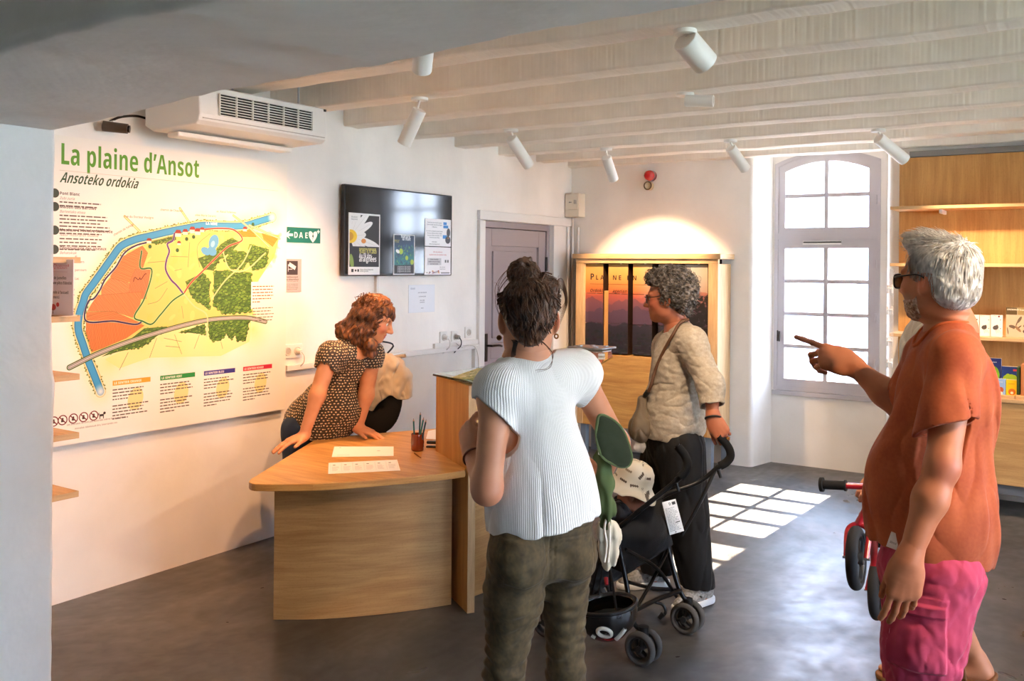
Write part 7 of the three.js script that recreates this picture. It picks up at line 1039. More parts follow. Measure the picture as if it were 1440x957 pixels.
// --- the man in orange who points at the window
{
  const t = thing('person', 'grey-haired man with orange T-shirt and pink trousers, pointing towards the window', 'person');
  const up = V(0, 1, 0), A = frame(towards(-0.92, 0, 0.38)), F = A[2];
  const J = { neck: at(1338, 462, 2.76), shL: at(1342, 512, 2.64), shR: at(1308, 508, 2.9), hipL: at(1322, 808, 2.66), hipR: at(1288, 802, 2.86), elL: at(1325, 655, 2.53), wrL: at(1277, 788, 2.5), elR: at(1270, 573, 3.03), wrR: at(1199, 513, 3.14) };
  const hc = at(1317, 395, 2.75), HA = frame(towards(-0.54, -0.02, 0.84)), hs = 0.99;
  const kneeL = at(1298, 905, 2.66), kneeR = at(1292, 900, 2.84), ankL = V(kneeL.x + 0.01, 0.1, kneeL.z), ankR = V(kneeR.x, 0.1, kneeR.z);
  const skin = skinColor(lin(0xb9714c), [{ p: place(hc, HA, 0.08, 0.0, -0.01), r: 0.04, c: lin(0xbb5f42), a: 0.6 }, { p: place(hc, HA, 0.03, 0.115, -0.05), r: 0.05, c: lin(0xcf8272), a: 0.8 }, { p: J.elL.clone().addScaledVector(CF, -0.05), r: 0.06, c: lin(0xb0604a), a: 0.5 }, { p: place(hc, HA, 0.05, -0.07, 0.05), r: 0.05, c: lin(0x9c7a66), a: 0.8 }]);
  const feet = [ankL, ankR].map((a) => [cap(a, V(a.x, 0.05, a.z), 0.04, 0.038, 0.03), cap(V(a.x, 0.04, a.z), V(a.x + F.x * 0.16, 0.03, a.z + F.z * 0.16), 0.04, 0.032, 0.03)]);
  const bodyF = union(torsoParts(J, A, { chest: 0.82, waist: 0.13, hip: 0.14, seat: 0.1, depth: 0.11 }), chain([J.shL, J.elL], [0.056, 0.043]), chain([J.elL, J.elL.clone().lerp(J.wrL, 0.35), J.wrL], [0.041, 0.043, 0.028]), chain([J.shR, J.elR], [0.054, 0.043]), chain([J.elR, J.elR.clone().lerp(J.wrR, 0.35), J.wrR], [0.043, 0.044, 0.03]), cap(J.neck, hc, 0.062, 0.06, 0.05), chain([J.hipL, kneeL, ankL], [0.08, 0.058, 0.042]), chain([J.hipR, kneeR, ankR], [0.08, 0.058, 0.042]), feet);
  const body = meshField(bodyF, bounds([J.shL, J.shR, J.elL, J.elR, J.wrL, J.wrR, hc, ankL, ankR, V(ankL.x - 0.2, 0, ankL.z)], 0.12), 0.0085, { color: skin });
  const hf = headField(hc, HA, hs, { jaw: 1.06 }), nk = cap(J.neck.clone().addScaledVector(up, -0.02), hc.clone().addScaledVector(HA[2], -0.022).addScaledVector(up, -0.02), 0.064, 0.063, 0.03), nape = (x, y, z) => 0.0012 * Math.sin((y - hc.y) * 240 + x * 30) * smooth(hc.y - y, 0.06, 0.1);
  const head = meshField((x, y, z) => smin(hf(x, y, z), nk.f(x, y, z), 0.035) + nape(x, y, z), bounds([hc, J.neck], 0.15), 0.0036, { color: skin });
  const hand = (w, e, along, palm, side, o) => meshField(union(handParts(w, along, palm, side, o), cap(e.clone().lerp(w, 0.8), w, 0.031, 0.029, 0.02)), bounds([w, w.clone().addScaledVector(along, 0.14)], 0.11), 0.003, { color: skin });
  const alR = towards(-0.82, 0.26, 0.2), hR = hand(J.wrR, J.elR, alR, towards(-0.1, -0.45, 0.85), towards(0, 1, 0.3), { s: 1.14, curl: [0.04, 0.68, 0.74, 0.78], thumb: [0.35, 0.7, 0.5] });
  const alL = towards(-0.12, -0.98, 0.0), hL = hand(J.wrL, J.elL, alL, towards(0.15, 0.02, 0.95), towards(-0.9, 0.2, 0), { s: 1.08, curl: [0.18, 0.22, 0.26, 0.3], thumb: [0.3, 0.35, 0.35] });
  obj('body', joinSkin([body, head, hR, hL]), skinMat, t); eyes(t, hc, HA, hs, 0x3a3028);
  const inHead = (x, y, z) => { const dx = x - hc.x, dy = y - hc.y, dz = z - hc.z; return [dx * HA[0].x + dy * HA[0].y + dz * HA[0].z, dx * HA[1].x + dy * HA[1].y + dz * HA[1].z, dx * HA[2].x + dy * HA[2].y + dz * HA[2].z]; };
  const hm = union(ell(place(hc, HA, 0, 0.042, -0.022), [0.09, 0.092, 0.11], 0.03, HA), ell(place(hc, HA, 0, -0.03, -0.062), [0.08, 0.055, 0.055], 0.04, HA), ell(place(hc, HA, 0, 0.118, 0.04), [0.062, 0.032, 0.06], 0.03, HA));
  const hairF = (x, y, z) => { const [X, Y, Z] = inHead(x, y, z), face = Math.max(Y - 0.075 - Math.max(0, 0.03 - Z) * 0.1, 0.036 - Z), ear = Math.max(Y - 0.024 - Math.max(0, Z) * 0.8, -0.04 - Z), low = -0.082 - Y; return Math.max(smax(smax(hm(x, y, z) + 0.004 * noise3(x * 26, y * 26, z * 26) + 0.0012 * noise3(x * 90, y * 30, z * 90), -face, 0.008), -ear, 0.006), low); };
  const hairCol = (x, y, z) => { const [X, Y, Z] = inHead(x, y, z), n = 0.5 + 0.4 * noise3(x * 70, y * 30, z * 70), dark = smooth(Z, -0.03, 0.04) * smooth(0.09 - Y, 0, 0.05) * 0.5; return mixc(lin(0x6c6a6a), lin(0xe6e4e0), clamp(n + 0.2 - dark, 0, 1)); };
  const hg = meshField(hairF, bounds([hc], 0.18), 0.0042, { color: hairCol }), R = rng(55), paths = [], whorl = place(hc, HA, 0.01, 0.1, -0.085);
  for (let i = 0; i < 2600; i++) { const d = V(R() - 0.5, R() * 1.2 - 0.55, R() - 0.5).normalize(); let p = hc.clone().addScaledVector(up, 0.02).addScaledVector(HA[2], -0.02).addScaledVector(d, 0.1); for (let k = 0; k < 4; k++) p.addScaledVector(d, -hairF(p.x, p.y, p.z)); const [X, Y, Z] = inHead(p.x, p.y, p.z); if (Math.abs(hairF(p.x, p.y, p.z)) > 0.006 || (Z > 0.03 && Y < 0.07) || Y < -0.085) continue; const top = smooth(Y, 0.07, 0.12), w = V(R() - 0.5, R() - 0.5, R() - 0.5).multiplyScalar(0.5); const flow = (q, s) => { const away = q.clone().sub(whorl).normalize(); return away.addScaledVector(up, -0.9 * (1 - top)).addScaledVector(up, top * 0.5 * (1 - s)).add(w); }; paths.push({ r: 0.7 + R() * 0.8, pts: combed(hm, p, flow, 6, 0.008, 0.002 + top * 0.012 * R()) }); }
  obj('hair', mergeGeometries([hg, tint(strands(paths, 0.0009, 0.0003), hairCol)]), hairMat, t);
  const beardF = (x, y, z) => { const [X, Y, Z] = inHead(x, y, z); return Math.max(hf(x, y, z) - 0.0035 + 0.003 * noise3(x * 90, y * 90, z * 90), Y + 0.055 - Math.max(0, 0.03 - Z) * 0.9, -0.13 - Y, 0.016 - Z); }; obj('beard', meshField(beardF, bounds([place(hc, HA, 0, -0.07, 0.05)], 0.1), 0.0036, { color: (x, y, z) => mixc(lin(0x8a6248), lin(0xb59a86), clamp(0.45 + 0.6 * noise3(x * 120, y * 120, z * 120), 0, 1)) }), hairMat, t, 'short grey beard');
  const gl = []; for (const d of [-1, 1]) { const ring = []; for (let k = 0; k < 20; k++) { const a = k / 20 * 6.283, m = Math.pow(Math.abs(Math.cos(a)), 0.6) * Math.sign(Math.cos(a)), n = Math.pow(Math.abs(Math.sin(a)), 0.6) * Math.sign(Math.sin(a)); ring.push(place(hc, HA, d * 0.036 + m * 0.028, 0.0 + n * 0.021, 0.108 - Math.abs(d * 0.036 + m * 0.028) * 0.16)); } gl.push(tube(ring, 0.0026, 40, 6, true), tube([place(hc, HA, d * 0.064, 0.012, 0.098), place(hc, HA, d * 0.083, 0.014, 0.07), place(hc, HA, d * 0.087, 0.018, 0.0), place(hc, HA, d * 0.083, 0.002, -0.024)], 0.0024, 16, 6)); }
  gl.push(tube([place(hc, HA, -0.009, 0.008, 0.107), place(hc, HA, 0, 0.012, 0.111), place(hc, HA, 0.009, 0.008, 0.107)], 0.0022, 8, 6)); const gg = obj('glasses', gl, S({ color: 0x221d1c, roughness: 0.3 }), t);
  for (const d of [-1, 1]) { const g = new THREE.SphereGeometry(0.026, 16, 10); g.scale(1, 0.76, 0.05); g.applyMatrix4(new THREE.Matrix4().makeBasis(...HA)); const p = place(hc, HA, d * 0.036, 0, 0.103); g.translate(p.x, p.y, p.z); obj('lens', g, P({ color: 0xa8988c, transmission: 0.9, roughness: 0.02, thickness: 0 }), gg); }
  // the T-shirt
  const J2 = { ...J, shL: J.shL.clone().addScaledVector(up, 0.012), shR: J.shR.clone().addScaledVector(up, 0.012) };
  const sdL = J.elL.clone().sub(J.shL).normalize(), sdR = J.elR.clone().sub(J.shR).normalize(), soL = J.shL.clone().lerp(J.elL, 0.63), soR = J.shR.clone().lerp(J.elR, 0.75);
  let sh1 = union(torsoParts(J2, A, { chest: 0.9, waist: 0.15, hip: 0.155, seat: 0.14, depth: 0.128, belly: 0.158, bellyZ: 0.02, seatZ: 0.012, chestZ: -0.006 }, 0.016), ell(at(1303, 705, 2.75), [0.16, 0.2, 0.152], 0.08, A), ell(at(1318, 745, 2.74), [0.168, 0.17, 0.145], 0.08, A), chain([J2.shL, soL.clone().addScaledVector(sdL, 0.05)], [0.066, 0.085], 0.035), chain([J2.shR, soR.clone().addScaledVector(sdR, 0.05)], [0.07, 0.075], 0.035));
  for (const [o, d, e, rr, tl] of [[soL, sdL, J.elL, 0.055, towards(0.25, 0, 0)], [soR, sdR, J.elR, 0.055, towards(0, 0, 0.2)]]) { const f0 = sh1, arm = cap(o, o.clone().addScaledVector(d, 0.2), 0.105, 0.105).f, hollow = cap(o.clone().addScaledVector(d, -0.04), e, rr + 0.014, rr + 0.012).f, n = d.clone().addScaledVector(tl, 0.5).normalize(); sh1 = (x, y, z) => smax(smax(f0(x, y, z), -Math.max(arm(x, y, z), -(n.x * (x - o.x) + n.y * (y - o.y) + n.z * (z - o.z))), 0.004), -hollow(x, y, z), 0.004); }
  const hA = at(1214, 745, 2.86), hB = at(1262, 768, 2.66), hC = at(1300, 790, 2.6), hD = at(1386, 788, 2.75), hemY = (x, z) => { const u = (x - J.neck.x) * CR.x + (z - J.neck.z) * CR.z, pts = [hA, hB, hC, hD].map((p) => [(p.x - J.neck.x) * CR.x + (p.z - J.neck.z) * CR.z, p.y]); if (u < pts[0][0]) return pts[0][1]; for (let i = 0; i < 3; i++) if (u < pts[i + 1][0]) return lerp(pts[i][1], pts[i + 1][1], (u - pts[i][0]) / (pts[i + 1][0] - pts[i][0])); return pts[3][1]; };
  { const f0 = sh1, hole = ell(place(J.neck, A, 0, 0.035, 0.025), [0.086, 0.05, 0.088], 0.01, A).f, backX = at(1385, 600, 2.75); sh1 = (x, y, z) => { const low = smooth(J.neck.y - y, 0.05, 0.35), u = (x - J.neck.x) * CR.x + (z - J.neck.z) * CR.z, drape = 0.0045 * Math.sin(u * 120 + y * 9 + 2 * noise3(x * 3, y * 2, z * 3)) * smooth(u, -0.02, 0.1) * smooth(J.neck.y - y, 0.03, 0.2); return smax(smax(f0(x, y, z), -hole(x, y, z), 0.006), hemY(x, z) - y, 0.005) + folds(x, y, z, A, 0.003 + 0.004 * low, 6, 2.4, 34) + drape; }; }
  const orange = (x, y, z) => mixc(lin(0x983f1c), lin(0xb45a30), clamp(0.5 + 0.5 * noise3(x * 9, y * 7, z * 9) + 0.25 * noise3(x * 80, y * 80, z * 80), 0, 1));
  const shirt = obj('t_shirt', meshField(sh1, bounds([J.shL, J.shR, J.neck, hA, hB, hC, hD, soL, soR, at(1225, 690, 2.8)], 0.13), 0.006, { color: orange, uv: cyl(J.neck, A, 0.2) }), clothMat(0xffffff, { vc: true, n: 14, depth: 0.0004 }), t);
  const onShirt = (px, py, d) => { const p = at(px, py, d); for (let k = 0; k < 25; k++) { const v = sh1(p.x, p.y, p.z); p.addScaledVector(rayTo(px, py).normalize(), v * 0.5); } return p; };
  const lp = onShirt(1254, 758, 2.55); { const tagT = canvasTex(128, 160, (g, W, H) => { g.fillStyle = '#cbb7a0'; g.fillRect(0, 0, W, H); g.fillStyle = '#3a2a22'; g.font = 'bold 34px serif'; g.textAlign = 'center'; g.fillText('❧❦❧', W / 2, 60); g.font = '30px serif'; g.fillText('Blend', W / 2, 110); }); const sd2 = S({ color: 0xcbb7a0 }), g = new THREE.BoxGeometry(0.028, 0.045, 0.003); g.rotateZ(-0.3); g.applyMatrix4(new THREE.Matrix4().makeBasis(CR.clone().addScaledVector(CF, -0.4).normalize(), up, CR.clone().addScaledVector(CF, -0.4).normalize().cross(up))); g.translate(lp.x - CF.x * 0.014, lp.y, lp.z - CF.z * 0.014); const m = sh(new THREE.Mesh(g, [sd2, sd2, sd2, sd2, S({ map: tagT, roughness: 0.8 }), sd2])); m.name = 'hem_label'; shirt.add(m); }
  { const rim = []; for (let k = 0; k <= 30; k++) { const a = -3.14 + 6.28 * k / 30; let p = place(J.neck, A, Math.sin(a) * 0.082, -0.004, 0.022 - Math.cos(a) * 0.082); for (let q = 0; q < 14; q++) p.y -= sh1(p.x, p.y, p.z) * 0.5; p.y += 0.001; rim.push(p); } obj('collar', tube(rim, 0.006, 80, 8), clothMat(0xb4511f), shirt); }
  // pink three-quarter trousers with cargo pockets
  const hip = J.hipL.clone().add(J.hipR).multiplyScalar(0.5), hemL = at(1294, 958, 2.66), hemR = at(1296, 948, 2.86);
  let tr = union(ell(hip.clone().addScaledVector(up, 0.03), [0.16, 0.13, 0.135], 0.06, A), chain([J.hipL, kneeL, hemL], [0.118, 0.104, 0.102], 0.05), chain([J.hipR, kneeR, hemR], [0.11, 0.095, 0.09], 0.05)); tr = cut(tr, hemL, V(0, -1, 0)); const tr0 = tr;
  const pc = at(1290, 892, 2.56), PA = frame(towards(-0.2, 0, -0.98)); tr = (x, y, z) => { const dx = x - pc.x, dy = y - pc.y, dz = z - pc.z, X = dx * PA[0].x + dz * PA[0].z, Z = dx * PA[2].x + dz * PA[2].z, inP = Math.max(Math.abs(X) - 0.075, Math.abs(dy + 0.012) - 0.092), flap = Math.max(Math.abs(X) - 0.08, Math.abs(dy - 0.075) - 0.026); let d = tr0(x, y, z) + folds(x, y, z, A, 0.005, 8, 6, 44) + 0.0024 * noise3(x * 30, y * 20, z * 30); if (Z > -0.06) d -= 0.009 * (1 - smooth(inP, -0.004, 0.003)) + 0.006 * (1 - smooth(flap, -0.003, 0.002)); return d; };
  obj('trousers', meshField(tr, bounds([hip, hemL, hemR, at(1240, 800, 2.75), at(1375, 800, 2.75)], 0.16), 0.0062, { color: (x, y, z) => mixc(lin(0xaa2c4c), lin(0xc84666), clamp(0.5 + 0.5 * noise3(x * 14, y * 9, z * 14), 0, 1)), uv: cyl(hip, A, 0.16) }), clothMat(0xffffff, { vc: true, n: 12 }), t);
  for (const a of [ankL, ankR]) obj('shoe', meshField(cut(union(cap(V(a.x, 0.03, a.z), V(a.x + F.x * 0.17, 0.025, a.z + F.z * 0.17), 0.05, 0.046, 0.02)), V(0, 0.002, 0), V(0, -1, 0)), bounds([V(a.x, 0.03, a.z), V(a.x + F.x * 0.2, 0.03, a.z + F.z * 0.2)], 0.07), 0.008), S({ color: 0x5a3a24, roughness: 0.7 }), t);
  settle(t, V(hip.x, 0, hip.z));
}

// --- the person half hidden behind the man, who carries the little red bike
{
  const t = thing('person', 'person in grey top and sandals, almost hidden behind the man in orange', 'person');
  const up = V(0, 1, 0), A = frame(towards(-0.95, 0, 0.2)), F = A[2];
  const heel = onPlane(1384, 950, 'y', 0.03), toe = onPlane(1233, 948, 'y', 0.03);
  const J = { neck: at(1312, 450, 3.5), shL: at(1318, 480, 3.38), shR: at(1292, 485, 3.62), hipL: at(1318, 690, 3.42), hipR: at(1300, 690, 3.58), elR: at(1276, 590, 3.56), wrR: at(1229, 676, 3.46), elL: at(1330, 585, 3.38), wrL: at(1310, 660, 3.35) };
  const hc = at(1318, 398, 3.5), HA = frame(towards(-0.8, 0, 0.5)), ankB = V(heel.x - CR.x * 0.03, 0.09, heel.z - CR.z * 0.03), ankF = V(toe.x + CR.x * 0.2, 0.09, toe.z + CR.z * 0.2), kB = J.hipL.clone().lerp(ankB, 0.5).addScaledVector(F, 0.09), kF = J.hipR.clone().lerp(ankF, 0.5).addScaledVector(F, 0.04);
  const skin = skinColor(lin(0xb97a58));
  const ft = (a) => [cap(V(a.x, a.y, a.z), V(a.x - F.x * 0.02, 0.05, a.z - F.z * 0.02), 0.036, 0.036, 0.03), cap(V(a.x - F.x * 0.02, 0.05, a.z - F.z * 0.02), V(a.x + F.x * 0.13, 0.04, a.z + F.z * 0.13), 0.034, 0.03, 0.03), ...[0, 1, 2, 3, 4].map((k) => cap(V(a.x + F.x * (0.12) + A[0].x * (k - 2) * 0.013, 0.04, a.z + F.z * 0.12 + A[0].z * (k - 2) * 0.013), V(a.x + F.x * (0.175 - Math.abs(k - 1) * 0.008) + A[0].x * (k - 2) * 0.014, 0.036, a.z + F.z * (0.175 - Math.abs(k - 1) * 0.008) + A[0].z * (k - 2) * 0.014), 0.011, 0.009, 0.006))];
  const bodyF = union(torsoParts(J, A, { chest: 0.8, waist: 0.11, hip: 0.12, seat: 0.095, depth: 0.09 }), chain([J.shR, J.elR, J.wrR], [0.046, 0.036, 0.026]), chain([J.shL, J.elL, J.wrL], [0.046, 0.036, 0.026]), cap(J.neck, hc, 0.048, 0.05, 0.05), chain([J.hipL, kB, kB.clone().lerp(ankB, 0.35), ankB], [0.075, 0.05, 0.054, 0.034]), chain([J.hipR, kF, kF.clone().lerp(ankF, 0.35), ankF], [0.075, 0.05, 0.054, 0.034]), ft(ankB), ft(ankF));
  const body = meshField(bodyF, bounds([J.shL, J.shR, J.elR, J.wrR, hc, ankB, ankF, V(ankF.x - 0.22, 0, ankF.z), V(heel.x, 0, heel.z)], 0.12), 0.0065, { color: skin });
  const hf = headField(hc, HA, 0.93), head = meshField((x, y, z) => smin(hf(x, y, z), cap(J.neck, hc, 0.05, 0.05).f(x, y, z), 0.035), bounds([hc, J.neck], 0.13), 0.005, { color: skin });
  const al = towards(-0.5, -0.75, -0.3), hand = meshField(union(handParts(J.wrR, al, towards(-0.5, 0.1, -0.85), towards(0.3, -0.2, -0.9), { s: 0.92, curl: [0.7, 0.72, 0.74, 0.76], thumb: [0.5, 0.6, 0.4] }), cap(J.elR.clone().lerp(J.wrR, 0.8), J.wrR, 0.028, 0.024, 0.02)), bounds([J.wrR], 0.2), 0.0032, { color: skin });
  const hand2 = meshField(union(handParts(J.wrL, towards(-0.2, -0.9, 0), towards(0, 0, 1), towards(-1, 0, 0), { s: 0.92 })), bounds([J.wrL], 0.2), 0.0045, { color: skin });
  obj('body', joinSkin([body, head, hand, hand2]), skinMat, t);
  obj('hair', meshField((x, y, z) => ell(place(hc, HA, 0, 0.04, -0.03), [0.082, 0.085, 0.092], 0.02, HA).f(x, y, z) + 0.004 * noise3(x * 40, y * 20, z * 40), bounds([hc], 0.15), 0.006, { color: () => lin(0x4a3a30) }), hairMat, t);
  let sh1 = union(torsoParts(J, A, { chest: 0.86, waist: 0.13, hip: 0.135, seat: 0.11, depth: 0.1 }, 0.014), cap(J.shR, J.shR.clone().lerp(J.elR, 0.55), 0.056, 0.058, 0.03), cap(J.shL, J.shL.clone().lerp(J.elL, 0.55), 0.056, 0.058, 0.03)); sh1 = cut(sh1, J.hipL.clone().addScaledVector(up, -0.03), V(0, -1, 0)); const s0 = sh1, hole = ell(J.neck.clone().addScaledVector(up, 0.03), [0.075, 0.04, 0.075]).f; sh1 = (x, y, z) => smax(s0(x, y, z), -hole(x, y, z), 0.005) + folds(x, y, z, A, 0.008, 8, 5, 5);
  obj('grey_top', meshField(sh1, bounds([J.shL, J.shR, J.neck, J.hipL, J.elR, J.elL], 0.14), 0.0065, { uv: cyl(J.neck, A, 0.15) }), clothMat(0x716c66), t);
  const hip = J.hipL.clone().add(J.hipR).multiplyScalar(0.5); let so = union(ell(hip, [0.14, 0.12, 0.12], 0.05, A), cap(J.hipL, kB.clone().lerp(J.hipL, 0.3), 0.095, 0.085), cap(J.hipR, kF.clone().lerp(J.hipR, 0.3), 0.095, 0.085)); so = cut(so, kB.clone().lerp(J.hipL, 0.3), V(0, -1, 0)); obj('shorts', meshField(so, bounds([hip, kB, kF], 0.14), 0.008), clothMat(0x3a3d42), t);
  for (const a of [ankB, ankF]) {
    const q = (x, y, z) => V(a.x + A[0].x * x + F.x * z, y, a.z + A[0].z * x + F.z * z), sole = cut(cut(union(cap(q(0, 0.015, -0.035), q(0, 0.015, 0.08), 0.044, 0.042, 0.02), cap(q(0, 0.015, 0.08), q(0, 0.015, 0.15), 0.046, 0.044, 0.02)), V(0, 0.002, 0), V(0, -1, 0)), V(0, 0.024, 0), V(0, 1, 0)), m = obj('sandal', meshField(sole, bounds([q(0, 0.02, -0.06), q(0, 0.02, 0.19)], 0.06), 0.005), S({ color: 0x8a5a2e, roughness: 0.75 }), t);
    for (const z of [0.05, 0.1]) { const pts = []; for (let k = 0; k <= 10; k++) { const an = k / 10 * Math.PI; pts.push(q(Math.cos(an) * 0.046, 0.02 + Math.sin(an) * 0.058, z)); } const g = new THREE.ExtrudeGeometry(new THREE.Shape([[-0.013, -0.002], [0.013, -0.002], [0.013, 0.002], [-0.013, 0.002]].map((p) => new THREE.Vector2(p[1], p[0]))), { steps: 24, bevelEnabled: false, extrudePath: new THREE.CatmullRomCurve3(pts) }); obj('strap', g, S({ color: 0x6e4420, roughness: 0.7 }), m); }
    const hb = []; for (let k = 0; k <= 10; k++) { const an = -0.3 + k / 10 * (Math.PI + 0.6); hb.push(q(Math.cos(an) * 0.043, 0.022 + 0.02 * Math.sin(an), -0.025 - Math.sin(an) * 0.042)); } obj('heel_rim', tube(hb, 0.009, 30, 8), S({ color: 0x7a4a24, roughness: 0.75 }), m);
  }
  settle(t, V(hip.x, 0, hip.z));
}
// ------------------------------------------------------------------ pushchair, child and what hangs about them
const sheetGeo = (P00, P10, P11, P01, th, sag, n = 14) => {   // a padded cloth panel between four corners
  const nrm = P10.clone().sub(P00).cross(P01.clone().sub(P00)).normalize(), pos = [], idx = [], uv = [];
  for (const s of [0, 1]) for (let j = 0; j <= n; j++) for (let i = 0; i <= n; i++) { const u = i / n, v = j / n, p = P00.clone().lerp(P10, u).lerp(P01.clone().lerp(P11, u), v), bow = Math.sin(u * Math.PI) * Math.sin(v * Math.PI), edge = Math.min(1, 6 * Math.min(u, v, 1 - u, 1 - v)); p.addScaledVector(nrm, sag * bow + 0.004 * noise3(u * 4, v * 4, s) * edge + (s ? 1 : -1) * th * (0.25 + 0.75 * Math.sqrt(edge)) / 2); pos.push(p.x, p.y, p.z); uv.push(u, v); }
  const m = (n + 1) * (n + 1), q = (a, b, c, d) => idx.push(a, b, c, b, d, c);
  for (let j = 0; j < n; j++) for (let i = 0; i < n; i++) { const a = j * (n + 1) + i; q(a + m, a + m + 1, a + m + n + 1, a + m + n + 2); q(a, a + n + 1, a + 1, a + n + 2); }
  const rim = []; for (let i = 0; i < n; i++) rim.push(i); for (let j = 0; j < n; j++) rim.push(j * (n + 1) + n); for (let i = n; i > 0; i--) rim.push(n * (n + 1) + i); for (let j = n; j > 0; j--) rim.push(j * (n + 1)); rim.forEach((a, k) => { const b = rim[(k + 1) % rim.length]; q(a, b, a + m, b + m); });
  const g = new THREE.BufferGeometry(); g.setAttribute('position', new THREE.Float32BufferAttribute(pos, 3)); g.setAttribute('uv', new THREE.Float32BufferAttribute(uv, 2)); g.setIndex(idx); return toCreasedNormals(g, 1.0);
};
function wheelInto(parent, c, axle, r, w, o = {}) {
  const q = new THREE.Quaternion().setFromUnitVectors(V(0, 1, 0), axle.clone().normalize()), fit = (g) => { g.applyQuaternion(q); g.translate(c.x, c.y, c.z); return g; };
  const prof = []; for (let k = 0; k <= 14; k++) { const a = -1.45 + 2.9 * k / 14; prof.push([r - w * 0.5 + Math.cos(a) * w * 0.5, Math.sin(a) * w * 0.5]); } prof.push([r - w * 0.75, w * 0.42], [r - w * 0.75, -w * 0.42], prof[0]);
  const wh = obj('wheel', fit(lathe(prof, 48)), S({ color: o.tyre ?? 0x3a3a3a, roughness: 0.85 }), parent);
  obj('rim', fit(lathe([[r - w * 0.78, -w * 0.38], [r - w * 0.7, -w * 0.38], [r - w * 0.7, w * 0.38], [r - w * 0.78, w * 0.38], [r - w * 0.95, w * 0.25], [r - w * 0.95, -w * 0.25], [r - w * 0.78, -w * 0.38]], 40)), S({ color: o.rim ?? 0x17181a, roughness: 0.4 }), wh);
  const n = o.spokes ?? 3; for (let k = 0; k < n; k++) { const a = k / n * 6.283 + (o.turn ?? 0.3), d = V(Math.cos(a), 0, Math.sin(a)); obj('spoke', fit(cap2(d.clone().multiplyScalar(r * 0.1), d.clone().multiplyScalar(r - w * 0.85), w * 0.3, w * 0.2)), S({ color: o.rim ?? 0x17181a, roughness: 0.4 }), wh); }
  obj('hub', fit(rod(V(0, -w * 0.6, 0), V(0, w * 0.6, 0), r * 0.2, r * 0.2, 20)), S({ color: o.hub ?? 0x202224, roughness: 0.4 }), wh); return wh;
}
const cap2 = (a, b, r0, r1) => rod(a, b, r0, r1, 10);
